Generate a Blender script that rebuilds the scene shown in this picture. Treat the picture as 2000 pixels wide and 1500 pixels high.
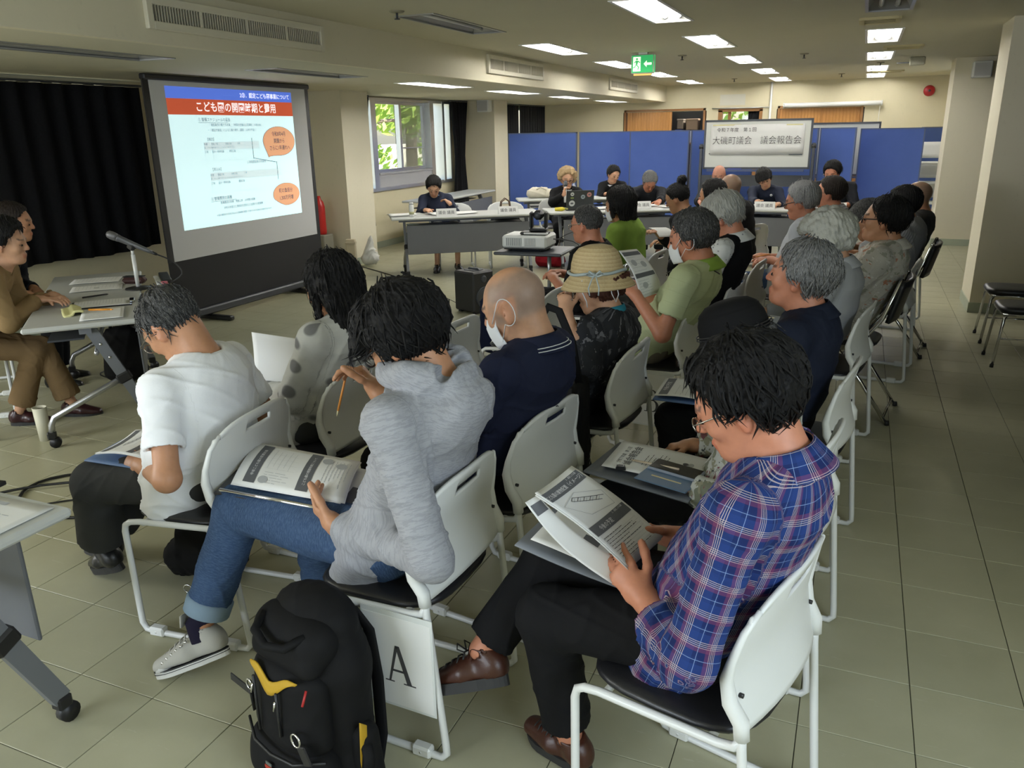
import bpy, bmesh, math, random
import numpy as np
from mathutils import Vector, Matrix, Euler
random.seed(7); rng = np.random.default_rng(7)
PI = math.pi
sc = bpy.context.scene
for o in list(bpy.data.objects): bpy.data.objects.remove(o)
C = sc.collection

# ---------------------------------------------------------------- camera, world, exposure
cam = bpy.data.cameras.new('camera'); camo = bpy.data.objects.new('camera', cam); C.objects.link(camo)
cam.sensor_fit = 'HORIZONTAL'; cam.sensor_width = 36.0; cam.lens = 1549.3/2000*36; cam.clip_start = 0.05; cam.clip_end = 200
RX = Vector((0.92050559, 0.39032731, -0.01772144)); DN = Vector((0.10296978, -0.28608473, -0.95265563)); FW = Vector((-0.37691734, 0.87510006, -0.30353451))
mw = Matrix((( RX.x, -DN.x, -FW.x, 0), (RX.y, -DN.y, -FW.y, 0), (RX.z, -DN.z, -FW.z, 1.6116), (0, 0, 0, 1)))
camo.matrix_world = mw
sc.camera = camo
sc.view_settings.view_transform = 'Standard'; sc.view_settings.look = 'None'
sc.view_settings.gamma = 1.0; sc.view_settings.use_curve_mapping = False
sc.view_settings.exposure = 0.0
sc.cycles.use_denoising = True
sc.cycles.max_bounces = 6; sc.cycles.diffuse_bounces = 4; sc.cycles.glossy_bounces = 3
sc.cycles.transmission_bounces = 4; sc.cycles.transparent_max_bounces = 8
sc.cycles.caustics_reflective = False; sc.cycles.caustics_refractive = False
sc.cycles.sample_clamp_indirect = 4.0

w = bpy.data.worlds.new('world'); sc.world = w; w.use_nodes = True
wn = w.node_tree; wn.nodes.clear()
sky = wn.nodes.new('ShaderNodeTexSky'); sky.sky_type = 'NISHITA'; sky.sun_disc = False
sky.sun_elevation = math.radians(55); sky.sun_rotation = math.radians(90); sky.air_density = 1.2; sky.dust_density = 2.0
bg = wn.nodes.new('ShaderNodeBackground'); bg.inputs[1].default_value = 0.55
wo = wn.nodes.new('ShaderNodeOutputWorld')
wn.links.new(sky.outputs[0], bg.inputs[0]); wn.links.new(bg.outputs[0], wo.inputs[0])

sl = bpy.data.lights.new('sun', 'SUN'); sl.energy = 20.0; sl.angle = math.radians(0.6); sl.color = (1.0, 0.95, 0.85)
so = bpy.data.objects.new('sun', sl); C.objects.link(so)
so.rotation_euler = (0, math.radians(38), math.radians(-20))
so.rotation_euler = Vector((-0.62, -0.10, -0.78)).to_track_quat('-Z', 'Y').to_euler()

def area_light(name, loc, direction, sx, sy, energy, col):
    l = bpy.data.lights.new(name, 'AREA'); l.shape = 'RECTANGLE'; l.size = sx; l.size_y = sy; l.energy = energy; l.color = col
    o = bpy.data.objects.new(name, l); C.objects.link(o); o.location = loc
    o.rotation_euler = Vector(direction).to_track_quat('-Z', 'Y').to_euler(); return o
# added area lamps inside the walls, standing in for daylight from assumed unseen windows
area_light('assumed_daylight_lamp_rear', (-3.2, -2.42, 1.45), (.12, 1, -.30), 3.2, 1.3, 120, (0.86, 0.93, 1.0))  # lamp added just inside the assumed rear window
area_light('assumed_daylight_lamp_left', (-6.38, .3, 1.45), (1, .25, -.30), 2.4, 1.2, 150, (0.95, 0.98, 1.0))  # lamp added before the solid left wall; its window is assumed
area_light('assumed_daylight_lamp_right', (1.54, .2, 1.50), (-1, .15, -.25), 2.0, 1.2, 75, (0.72, 0.86, 1.0))  # bluish lamp added before the solid right wall; assumed window, no opening
TUBE_E = 55.0

# ---------------------------------------------------------------- helpers
class N:
    """tiny node-graph helper"""
    def __init__(s, name):
        s.m = bpy.data.materials.new(name); s.m.use_nodes = True; s.t = s.m.node_tree; s.t.nodes.clear()
        s.o = s.n('ShaderNodeOutputMaterial'); s.b = s.n('ShaderNodeBsdfPrincipled'); s.t.links.new(s.b.outputs[0], s.o.inputs[0])
    def n(s, t, **k):
        x = s.t.nodes.new(t)
        for a, v in k.items(): setattr(x, a, v)
        return x
    def put(s, sock, v):
        if isinstance(v, bpy.types.NodeSocket): s.t.links.new(v, sock)
        elif v is not None:
            if sock.type == 'RGBA' and len(v) == 3: v = (*v, 1)
            sock.default_value = v
    def i(s, k, v): s.put(s.b.inputs[k], v)
    def math(s, op, a, b=0.0, c=0.0):
        x = s.n('ShaderNodeMath', operation=op); s.put(x.inputs[0], a); s.put(x.inputs[1], b); s.put(x.inputs[2], c); return x.outputs[0]
    def mix(s, f, a, b, mode='MIX'):
        x = s.n('ShaderNodeMix', data_type='RGBA', blend_type=mode); s.put(x.inputs[0], f); s.put(x.inputs[6], a); s.put(x.inputs[7], b); return x.outputs[2]
    def co(s, kind='Object', scale=(1, 1, 1)):
        if kind == 'World': v = s.n('ShaderNodeNewGeometry').outputs['Position']
        elif kind in ('Object', 'Generated'): v = s.n('ShaderNodeTexCoord').outputs[kind]
        else: v = s.n('ShaderNodeAttribute', attribute_name=kind).outputs['Vector']
        if scale != (1, 1, 1):
            x = s.n('ShaderNodeMapping'); s.put(x.inputs[0], v); x.inputs['Scale'].default_value = scale; v = x.outputs[0]
        return v
    def noise(s, v, sc_, det=3, rough=.55, out=0):
        x = s.n('ShaderNodeTexNoise'); s.put(x.inputs['Vector'], v); x.inputs['Scale'].default_value = sc_; x.inputs['Detail'].default_value = det; x.inputs['Roughness'].default_value = rough; return x.outputs[out]
    def voro(s, v, sc_, feat='F1', out='Distance', rnd=1.0):
        x = s.n('ShaderNodeTexVoronoi', feature=feat); s.put(x.inputs['Vector'], v); x.inputs['Scale'].default_value = sc_; x.inputs['Randomness'].default_value = rnd; return x.outputs[out]
    def ramp(s, f, pts, interp='LINEAR'):
        x = s.n('ShaderNodeValToRGB'); x.color_ramp.interpolation = interp; s.put(x.inputs[0], f); e = x.color_ramp.elements
        while len(e) < len(pts): e.new(1)
        for q, (p, c) in zip(e, pts): q.position = p; q.color = (*c, 1) if len(c) == 3 else c
        return x.outputs[0]
    def sep(s, v):
        x = s.n('ShaderNodeSeparateXYZ'); s.put(x.inputs[0], v); return x.outputs
    def bump(s, h, st=.3, d=.002):
        x = s.n('ShaderNodeBump'); x.inputs['Strength'].default_value = st; x.inputs['Distance'].default_value = d; s.put(x.inputs['Height'], h); s.i('Normal', x.outputs[0])

def mat(name, c, r=.6, m=0., var=0., vs=8., bump=0., bs=60., coat=0., emit=0., spec=.5, co='Object', sheen=0.):
    g = N(name); g.i('Roughness', r); g.i('Metallic', m); g.i('Specular IOR Level', spec)
    v = g.co(co) if (var or bump) else None
    if var: g.i('Base Color', g.mix(g.noise(v, vs, 4), [x*(1-var) for x in c], [min(1, x*(1+var)) for x in c]))
    else: g.i('Base Color', c)
    if bump: g.bump(g.noise(v, bs, 3), bump)
    if coat: g.i('Coat Weight', coat)
    if sheen: g.i('Sheen Weight', sheen)
    if emit: g.i('Emission Color', c); g.i('Emission Strength', emit)
    return g.m

class MB:
    """collects primitives; build() links them as one mesh object"""
    def __init__(s): s.v = []; s.f = []; s.mi = []; s.sm = []; s.k = 0; s.smooth = False
    def add(s, vs, fs, sm=None):
        b = len(s.v); s.v.extend([tuple(p) for p in vs]); 
        for f in fs: s.f.append([b+i for i in f]); s.mi.append(s.k); s.sm.append(s.smooth if sm is None else sm)
        return s
    def mat(s, k): s.k = k; return s
    def box(s, c, d, R=None, bev=0.0):
        hx, hy, hz = d[0]/2, d[1]/2, d[2]/2
        if bev <= 0:
            vs = [Vector((x*hx, y*hy, z*hz)) for x in (-1, 1) for y in (-1, 1) for z in (-1, 1)]
            fs = [(0, 1, 3, 2), (4, 6, 7, 5), (0, 4, 5, 1), (2, 3, 7, 6), (0, 2, 6, 4), (1, 5, 7, 3)]
        else:
            b = min(bev, hx*.99, hy*.99, hz*.99); vs = []; idx = {}
            for x in (-1, 1):
                for y in (-1, 1):
                    for z in (-1, 1):
                        for a in range(3):
                            p = [x*(hx-b), y*(hy-b), z*(hz-b)]; p[a] = (x*hx, y*hy, z*hz)[a]
                            idx[(x, y, z, a)] = len(vs); vs.append(Vector(p))
            fs = []
            for a in range(3):
                u, v = [(1, 2), (2, 0), (0, 1)][a]
                for sgn in (-1, 1):
                    q = []
                    for (i, j) in ((-1, -1), (1, -1), (1, 1), (-1, 1)):
                        k = [0, 0, 0]; k[a] = sgn; k[u] = i; k[v] = j; q.append(idx[(*k, a)])
                    fs.append(q if sgn > 0 else q[::-1])
            for a in range(3):
                u, v = [(1, 2), (2, 0), (0, 1)][a]
                for i in (-1, 1):
                    for j in (-1, 1):
                        k0 = [0, 0, 0]; k0[u] = i; k0[v] = j; k0[a] = -1; k1 = list(k0); k1[a] = 1
                        q = [idx[(*k0, u)], idx[(*k1, u)], idx[(*k1, v)], idx[(*k0, v)]]
                        fs.append(q if i*j < 0 else q[::-1])
            for x in (-1, 1):
                for y in (-1, 1):
                    for z in (-1, 1):
                        q = [idx[(x, y, z, a)] for a in range(3)]; fs.append(q if x*y*z > 0 else q[::-1])
        if R is not None: vs = [R @ p for p in vs]
        return s.add([p + Vector(c) for p in vs], fs, False)
    def b2(s, lo, hi, bev=0.0):
        return s.box([(a+b)/2 for a, b in zip(lo, hi)], [abs(b-a) for a, b in zip(lo, hi)], None, bev)
    def tube(s, pts, r, n=8, closed=False, cap=True, flat=1.0, up=None):
        pts = [Vector(p) for p in pts]; m = len(pts); rs = r if isinstance(r, (list, tuple)) else [r]*m
        vs = []; fs = []; prev = None
        for i, p in enumerate(pts):
            if closed: t = (pts[(i+1) % m]-pts[i-1])
            else: t = pts[min(i+1, m-1)]-pts[max(i-1, 0)]
            t = t.normalized() if t.length > 1e-9 else Vector((0, 0, 1))
            if prev is None:
                a = Vector(up) if up else (Vector((0, 0, 1)) if abs(t.z) < .9 else Vector((1, 0, 0)))
            else: a = prev
            u = (a - t*a.dot(t)); u = u.normalized() if u.length > 1e-6 else t.orthogonal().normalized()
            prev = u; w_ = t.cross(u)
            for k in range(n):
                an = 2*PI*k/n; vs.append(p + u*(math.cos(an)*rs[i]*flat) + w_*(math.sin(an)*rs[i]))
        L = m if closed else m-1
        for i in range(L):
            j = (i+1) % m
            for k in range(n): fs.append((i*n+k, i*n+(k+1) % n, j*n+(k+1) % n, j*n+k))
        if cap and not closed: fs.append(tuple(range(n))[::-1]); fs.append(tuple((m-1)*n+k for k in range(n)))
        return s.add(vs, fs, True)
    def cyl(s, p0, p1, r0, r1=None, n=16): return s.tube([p0, p1], [r0, r0 if r1 is None else r1], n)
    def lathe(s, prof, c=(0, 0, 0), n=24, R=None, sx=1., sy=1.):
        vs = []; fs = []; m = len(prof)
        for r, z in prof:
            for k in range(n): vs.append(Vector((r*sx*math.cos(2*PI*k/n), r*sy*math.sin(2*PI*k/n), z)))
        for i in range(m-1):
            for k in range(n): fs.append((i*n+k, i*n+(k+1) % n, (i+1)*n+(k+1) % n, (i+1)*n+k))
        if prof[0][0] > 1e-5: fs.append(tuple(range(n))[::-1])
        if prof[-1][0] > 1e-5: fs.append(tuple((m-1)*n+k for k in range(n)))
        if R is not None: vs = [R @ p for p in vs]
        return s.add([p+Vector(c) for p in vs], fs, True)
    def grid(s, fn, nu, nv, th=0.0, nrm=None):
        """fn(u,v)->point; with th a second skin is offset along the normal"""
        P_ = [[Vector(fn(i/nu, j/nv)) for j in range(nv+1)] for i in range(nu+1)]
        vs = [p for r_ in P_ for p in r_]; W = nv+1
        fs = [(i*W+j, (i+1)*W+j, (i+1)*W+j+1, i*W+j+1) for i in range(nu) for j in range(nv)]
        if th:
            b = len(vs)
            for i in range(nu+1):
                for j in range(nv+1):
                    du = P_[min(i+1, nu)][j]-P_[max(i-1, 0)][j]; dv = P_[i][min(j+1, nv)]-P_[i][max(j-1, 0)]
                    n_ = du.cross(dv); n_ = n_.normalized() if n_.length > 1e-12 else Vector((0, 0, 1))
                    vs.append(P_[i][j] - n_*th)
            fs += [tuple(b+q for q in f[::-1]) for f in fs]
            rim = [(i, 0) for i in range(nu)] + [(nu, j) for j in range(nv)] + [(i, nv) for i in range(nu, 0, -1)] + [(0, j) for j in range(nv, 0, -1)]
            R_ = [i*W+j for i, j in rim]
            for a in range(len(R_)): p, q = R_[a], R_[(a+1) % len(R_)]; fs.append((q, p, b+p, b+q))
        return s.add(vs, fs, True)
    def prism(s, poly, z0, z1, fn=None):
        """polygon extruded z0..z1; fn maps (x,y,z) to a point"""
        n = len(poly); fn = fn or (lambda x, y, z: (x, y, z))
        vs = [fn(x, y, z0) for x, y in poly]+[fn(x, y, z1) for x, y in poly]
        fs = [tuple(range(n))[::-1], tuple(range(n, 2*n))]+[(i, (i+1) % n, n+(i+1) % n, n+i) for i in range(n)]
        return s.add(vs, fs, False)
    def mesh(s, name, mats):
        me = bpy.data.meshes.new(name); me.from_pydata([tuple(p) for p in s.v], [], s.f)
        for m_ in (mats if isinstance(mats, (list, tuple)) else [mats]): me.materials.append(m_)
        me.polygons.foreach_set('material_index', s.mi); me.polygons.foreach_set('use_smooth', s.sm)
        me.update(); return me
    def build(s, name, mats, parent=None, kind=None):
        o = bpy.data.objects.new(name, s.mesh(name, mats)); C.objects.link(o)
        if parent is not None: o.parent = parent
        if kind: o['kind'] = kind
        return o
def tag(o, label, cat, group=None, kind=None):
    o['label'] = label; o['category'] = cat
    if group: o['group'] = group
    if kind: o['kind'] = kind
    return o
def thing(name, label, cat, loc=(0, 0, 0), rz=0., group=None, rot=None):
    o = bpy.data.objects.new(name, None); C.objects.link(o); o.empty_display_size = .1
    o.location = loc; o.rotation_euler = rot if rot else (0, 0, rz); return tag(o, label, cat, group)
def put(o, loc, rz=0., rot=None): o.location = loc; o.rotation_euler = rot if rot else (0, 0, rz); return o
def struct(name, mb, mats): return mb.build(name, mats, None, 'structure')
def dup(root, loc=None, rz=None, label=None, group=None):
    r = root.copy(); C.objects.link(r)
    if loc is not None: r.location = loc
    if rz is not None: r.rotation_euler = (0, 0, rz)
    if label: r['label'] = label
    if group: r['group'] = group
    for ch in list(root.children):
        c = ch.copy(); C.objects.link(c); c.parent = r
        for gch in list(ch.children): d = gch.copy(); C.objects.link(d); d.parent = c
    return r
def text_mesh(s, size, align='CENTER', ex=0.0, font=None, bold=0.0, sx=1.0):
    cu = bpy.data.curves.new('t', 'FONT'); cu.body = s; cu.size = size; cu.align_x = align; cu.align_y = 'CENTER'; cu.extrude = ex
    cu.resolution_u = 2; cu.offset = bold
    o = bpy.data.objects.new('t', cu); C.objects.link(o)
    bpy.context.view_layer.update()
    me = bpy.data.meshes.new_from_object(o.evaluated_get(bpy.context.evaluated_depsgraph_get()))
    bpy.data.objects.remove(o); bpy.data.curves.remove(cu)
    vs = [Vector((v.co.x*sx, v.co.y, v.co.z)) for v in me.vertices]; fs = [tuple(p.vertices) for p in me.polygons]
    bpy.data.meshes.remove(me); return vs, fs
_tc = {}
def put_text(mb, s, size, c, ux, uy, align='CENTER', bold=0.0, sx=1.0, lift=None):
    """flat lettering on the plane through c spanned by ux (reading direction) and uy (up)"""
    key = (s, size, align, bold, sx)
    if key not in _tc: _tc[key] = text_mesh(s, size, align, 0.0, None, bold, sx)
    vs, fs = _tc[key]; c = Vector(c); ux = Vector(ux).normalized(); uy = Vector(uy).normalized()
    mb.add([c+ux*v.x+uy*v.y for v in vs], fs, False)

# ---------------------------------------------------------------- room materials
def wall_mat(name, c, dirt=.10):
    g = N(name); v = g.co('World')
    a = g.noise(v, 1.3, 5, .6); b = g.noise(v, 26, 3)
    col = g.mix(a, [x*(1-dirt) for x in c], [min(1, x*(1+dirt*.6)) for x in c])
    col = g.mix(g.math('MULTIPLY', g.math('SUBTRACT', b, .62, 0), 1.2), col, [x*.6 for x in c])
    g.i('Base Color', col); g.i('Roughness', .75); g.bump(g.noise(v, 160, 2), .12); return g.m
M_wall = wall_mat('wall_paint', (.70, .635, .44)); M_wall2 = wall_mat('wall_paint_pale', (.72, .67, .52), .06)
M_ceil = wall_mat('ceiling_paint', (.60, .57, .44), .05); M_beam = wall_mat('beam_paint', (.72, .67, .51), .06)
M_base = mat('baseboard_vinyl', (.36, .40, .31), .5, var=.1)
def floor_mat():
    g = N('floor_tile_vinyl'); v = g.co('World')
    r = g.n('ShaderNodeObjectInfo').outputs['Random']
    a = g.noise(v, 2.6, 6, .62); b = g.noise(v, 14, 5, .7)
    col = g.mix(a, (.33, .325, .215), (.54, .53, .38)); col = g.mix(g.math('MULTIPLY', b, .5), col, (.44, .41, .26))
    st = g.noise(g.co('World', (1, 5, 1)), 7, 4, .7)
    col = g.mix(g.math('MULTIPLY', g.math('GREATER_THAN', st, .66), .18), col, (.62, .62, .52))
    hs = g.n('ShaderNodeHueSaturation'); g.put(hs.inputs['Color'], col); g.put(hs.inputs['Value'], g.math('ADD', g.math('MULTIPLY', r, .08), .95)); 
    g.i('Base Color', hs.outputs[0])
    g.i('Roughness', g.math('ADD', g.math('MULTIPLY', b, .22), .22)); g.i('Specular IOR Level', .45)
    g.bump(g.noise(v, 40, 3), .05); return g.m
M_floor = floor_mat(); M_grout = mat('floor_joint', (.06, .06, .045), .8)

# ---------------------------------------------------------------- floor: 300 nearest tiles as parts, the rest one part
XL, XR, YN, YF = -6.45, 1.62, -2.5, 16.8
ZH, ZL, XB = 2.42, 2.12, -3.75
fl = MB().b2((XL-.2, YN-.2, -.06), (XR+.2, YF+.2, -.0035)); fl = struct('floor', fl, M_grout)
TX0, TY0, TS = .2954, 2.0006, .30
tm = MB().box((0, 0, -.003), (TS-.0025, TS-.0025, .006), None, .0012).mesh('floor_tile', M_floor)
tiles = []
camp = Vector((0, 0, 1.6116))
for i in range(-23, 6):
    for j in range(-16, 51):
        x, y = TX0+i*TS+TS/2, TY0+j*TS+TS/2
        if x < XL-.1 or x > XR+.1 or y < YN or y > YF+.1: continue
        d = Vector((x, y, 0))-camp; z = d.dot(FW)
        ok = z > .3 and abs(d.dot(RX)/z) < .74 and abs(d.dot(DN)/z) < .58
        tiles.append((0 if ok else 1, z if ok else 99, x, y))
tiles.sort()
rest = MB()
for k, (a, z, x, y) in enumerate(tiles):
    if k < 300: o = bpy.data.objects.new('floor_tile', tm); C.objects.link(o); o.parent = fl; o.location = (x, y, 0)
    else: rest.box((x, y, -.003), (TS-.0025, TS-.0025, .006))
rest.build('floor_tiles', M_floor, fl, 'stuff')

# ---------------------------------------------------------------- ceilings with holes for the recessed fixtures
LROW = [(-1.49, 6.2, 1), (-1.49, 8.6, 1), (-1.49, 11.05, 1), (-1.49, 13.5, 1), (-1.49, 15.9, 1)]
LEFT = [(-3.06, 6.1, 0), (-3.06, 8.45, 1), (-3.06, 10.85, 1), (-3.06, 13.25, 1), (-3.06, 15.7, 1)]
RIGHT = [(.07, 6.42, 0), (.07, 8.98, 1), (.07, 11.5, 1), (.07, 13.95, 1), (.07, 15.9, 1)]
LOW = [(-4.47, 3.75, 0), (-4.47, 6.1, 0), (-4.47, 8.4, 1), (-4.47, 10.65, 1), (-4.47, 13.0, 1), (-4.47, 15.4, 1)]
FW_, FL_ = .30, 1.28
def holey(name, x0, x1, y0, y1, z, holes, m):
    xs = sorted({x0, x1, *[h[0]-FW_/2 for h in holes], *[h[0]+FW_/2 for h in holes]})
    ys = sorted({y0, y1, *[h[1]-FL_/2 for h in holes], *[h[1]+FL_/2 for h in holes]})
    b = MB()
    for a, c in zip(xs, xs[1:]):
        for d, e in zip(ys, ys[1:]):
            mx, my = (a+c)/2, (d+e)/2
            if any(abs(mx-h[0]) < FW_/2 and abs(my-h[1]) < FL_/2 for h in holes): continue
            b.add([(a, d, z), (a, e, z), (c, e, z), (c, d, z)], [(0, 1, 2, 3)])
    b.b2((x0, y0, z+.22), (x1, y1, z+.30))
    return struct(name, b, m)
holey('ceiling', XB, XR+.1, YN, YF, ZH, LROW+LEFT+RIGHT, M_ceil)
holey('ceiling_low', XL, XB-.06, YN, YF, ZL, LOW, M_ceil)
struct('trim_beam', MB().b2((XB-.06, YN, ZL), (XB, YF, ZH+.22)), M_beam)

# walls
struct('wall_back', MB().b2((XL-.3, YF, 0), (-4.62, YF+.15, 2.8)).b2((-4.62, YF, 1.93), (XR+.3, YF+.15, 2.8)).b2((-2.93, YF, 0), (-2.68, YF+.15, 1.93)).b2((-1.86, YF, 0), (-1.60, YF+.15, 1.93)).b2((-.05, YF, 0), (XR+.3, YF+.15, 1.93)).b2((-4.62, YF, 0), (-.05, YF+.15, .08)), M_wall)
WY0, WY1, WZ0, WZ1 = 9.55, 12.55, .84, 2.09       # left-hand window
W2 = (3.2, 6.03, .80, 2.06)                        # window behind the large curtain
W3 = (13.9, 16.4, .84, 2.06)
lw = MB()
ys = [YN, W2[0], W2[1], WY0, WY1, W3[0], W3[1], YF]
for k, (a, b) in enumerate(zip(ys, ys[1:])):
    if k % 2 == 0: lw.b2((XL-.16, a, 0), (XL, b, 2.6))
    else:
        z0, z1 = {1: W2[2:], 3: (WZ0, WZ1), 5: W3[2:]}[k]
        lw.b2((XL-.16, a, 0), (XL, b, z0)).b2((XL-.16, a, z1), (XL, b, 2.6))
struct('wall_left', lw, M_wall)
struct('wall_right', MB().b2((XR, YN, 0), (XR+.15, YF, 2.8)), M_wall)
rw = MB().b2((XL-.2, YN-.15, 0), (-4.85, YN, 2.8)).b2((-1.55, YN-.15, 0), (XR+.2, YN, 2.8)).b2((-4.85, YN-.15, 0), (-1.55, YN, .75)).b2((-4.85, YN-.15, 2.15), (-1.55, YN, 2.8))  # includes the opening of the assumed, unseen rear window
struct('wall_rear', rw, M_wall)
wf = MB()
for x in (-4.85, -3.22, -1.60): wf.b2((x, YN-.1, .75), (x+.05, YN-.05, 2.15))
wf.b2((-4.85, YN-.1, .75), (-1.55, YN-.05, .80)).b2((-4.85, YN-.1, 2.10), (-1.55, YN-.05, 2.15))
M_alu = mat('aluminium', (.66, .67, .68), .35, .85, var=.05)
struct('window_assumed_rear', wf, M_alu)  # frame of the assumed rear window, out of view
for n, x in (('window_frame_assumed_left', XL+.02), ('window_frame_assumed_right', XR-.02)):  # frames added on solid walls beside the daylight lamps; windows assumed, no openings
    f = MB()
    for y in (-1.1, .25, 1.5): f.b2((x-.02, y, .78), (x+.02, y+.05, 2.1))
    f.b2((x-.02, -1.1, .78), (x+.02, 1.55, .83)).b2((x-.02, -1.1, 2.05), (x+.02, 1.55, 2.1)); struct(n, f, M_alu)
# columns standing proud of the side walls
for n, (x0, x1, y0, y1, zt) in {'wall_column_left': (XL, -5.86, 8.53, 9.13, 2.12), 'wall_column_left_far': (XL, -5.86, 13.05, 13.62, 2.12),
        'wall_column_right': (1.01, XR, 7.97, 8.6, 2.42), 'wall_column_right_far': (1.0, XR, 12.5, 13.15, 2.42)}.items():
    o = struct(n, MB().b2((x0, y0, 0), (x1, y1, zt)), M_wall2)
    b = MB().b2((x0, y0-.008, 0), (x1, y0, .09)); xx = x1 if 'left' in n else x0; sg = .008 if 'left' in n else -.008
    b.b2((min(xx, xx+sg), y0-.008, 0), (max(xx, xx+sg), y1, .09)); b.build('skirting', M_base, o)
struct('baseboard_left', MB().b2((XL, 2, 0), (XL+.012, YF, .09)), M_base)
struct('baseboard_back', MB().b2((XL, YF-.012, 0), (XR, YF, .09)), M_base)
struct('baseboard_right', MB().b2((XR-.012, YN, 0), (XR, YF, .09)), M_base)

# ---------------------------------------------------------------- recessed twin-tube lights
M_lampw = mat('lamp_reflector', (.86, .86, .84), .35); M_lampoff = mat('unlit_fixture_and_socket_grey', (.35, .35, .34), .3, .3)  # grey paints the lack of light into unlit frames and reflectors; also socket colour
M_tube = mat('lit_tube', (1.0, .98, .93), .4, emit=TUBE_E); M_tubeoff = mat('unlit_tube', (.62, .62, .60), .3)
def make_light(on):
    r = thing('ceiling_light', '', 'ceiling light')
    hw, hl, d = FW_/2, FL_/2, .09
    f = MB()
    for sx in (-1, 1): f.b2((sx*hw-.012, -hl-.012, -.006), (sx*hw+.012, hl+.012, .004))
    for sy in (-1, 1): f.b2((-hw+.012, sy*hl-.012, -.006), (hw-.012, sy*hl+.012, .004))
    f.build('frame', M_lampw if on else M_lampoff, r)
    t = .06; b = MB()
    P_ = [(-hw, -hl, .0), (hw, -hl, .0), (hw, hl, .0), (-hw, hl, .0), (-hw+t, -hl+.1, d), (hw-t, -hl+.1, d), (hw-t, hl-.1, d), (-hw+t, hl-.1, d)]
    b.add(P_, [(0, 1, 5, 4), (1, 2, 6, 5), (2, 3, 7, 6), (3, 0, 4, 7), (4, 5, 6, 7)])
    b.build('reflector', M_lampw if on else M_lampoff, r)
    for sx in (-.055, .055):
        MB().tube([(sx, -hl+.07, .035), (sx, hl-.07, .035)], .0165, 8).build('tube', M_tube if on else M_tubeoff, r)
        MB().cyl((sx, -hl+.03, .035), (sx, -hl+.07, .035), .02).cyl((sx, hl-.07, .035), (sx, hl-.03, .035), .02).build('socket', M_lampoff, r)
    return r
l_on, l_off = make_light(1), make_light(0); first = {1: l_on, 0: l_off}; used = {1: 0, 0: 0}
ORD = ['nearest', 'second', 'third', 'fourth', 'fifth', 'sixth']
for row, z, txt in ((LROW, ZH, 'middle row of the main ceiling'), (LEFT, ZH, 'row beside the beam on the main ceiling'), (RIGHT, ZH, 'right-hand row of the main ceiling'), (LOW, ZL, 'row on the lowered ceiling by the windows')):
    for k, (x, y, on) in enumerate(row):
        lab = f"{'lit' if on else 'unlit'} recessed twin-tube light, {ORD[k]} in the {txt}"
        if not used[on]: o = first[on]; o.location = (x, y, z); o['label'] = lab; o['group'] = 'recessed ceiling lights'; used[on] = 1
        else: dup(first[on], (x, y, z), 0, lab, 'recessed ceiling lights')

# ---------------------------------------------------------------- materials for fittings
M_white = mat('white_plastic', (.74, .75, .73), .38, var=.03); M_steelw = mat('white_enamelled_steel', (.72, .73, .72), .3)
M_blk = mat('black_plastic', (.012, .012, .013), .45); M_blksoft = mat('black_vinyl', (.014, .014, .016), .36, bump=.15, bs=220)
M_dk = mat('dark_grey_steel', (.05, .055, .065), .4, .2); M_chrome = mat('chrome', (.75, .75, .76), .12, 1.0)
M_top = mat('table_laminate', (.52, .53, .51), .42, var=.04); M_grey = mat('grey_steel', (.20, .21, .235), .42, .3, var=.05)
M_greyp = mat('modesty_panel_grey', (.115, .12, .13), .5, var=.05); M_silver = mat('satin_silver_tube', (.45, .46, .48), .3, .8)
M_paper = mat('paper', (.78, .78, .76), .8, spec=.2); M_ink = mat('ink_black', (.03, .03, .035), .7); M_inkg = mat('ink_dark_grey', (.10, .105, .115), .7); M_inkl = mat('ink_light_grey', (.36, .37, .38), .8)
M_wood = None
def wood_mat():
    g = N('orange_slatted_wood'); v = g.co('Object', (38, 38, .8))
    a = g.noise(v, 1.0, 4, .6); g.i('Base Color', g.mix(a, (.36, .155, .035), (.60, .30, .085))); g.i('Roughness', .45); g.bump(a, .2); return g.m
M_wood = wood_mat()
def curtain_mat():
    g = N('black_curtain_cloth'); v = g.co('Object'); a = g.noise(v, 60, 2)
    g.i('Base Color', g.mix(a, (.006, .006, .007), (.014, .014, .016))); g.i('Roughness', .95); g.i('Specular IOR Level', .12); return g.m
M_cur = curtain_mat()
M_curg = mat('charcoal_curtain_cloth', (.028, .029, .032), .95, spec=.15)
def panel_mat():
    g = N('blue_felt'); v = g.co('Object'); g.i('Base Color', g.mix(g.noise(v, 3, 3), (.075, .130, .40), (.095, .155, .47))); g.i('Roughness', .9); g.i('Specular IOR Level', .2); g.bump(g.noise(v, 300, 2), .2); return g.m
M_felt = panel_mat()
g = N('window_glass'); g.t.nodes.remove(g.b)
tr = g.n('ShaderNodeBsdfTransparent'); gl_ = g.n('ShaderNodeBsdfGlossy'); gl_.inputs['Roughness'].default_value = .02; mx = g.n('ShaderNodeMixShader'); mx.inputs[0].default_value = .05
g.t.links.new(tr.outputs[0], mx.inputs[1]); g.t.links.new(gl_.outputs[0], mx.inputs[2]); g.t.links.new(mx.outputs[0], g.o.inputs[0]); M_glass = g.m
g = N('frosted_glass'); g.i('Base Color', (.80, .84, .76)); g.i('Roughness', .4); g.i('Transmission Weight', .92); M_frost = g.m

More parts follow.
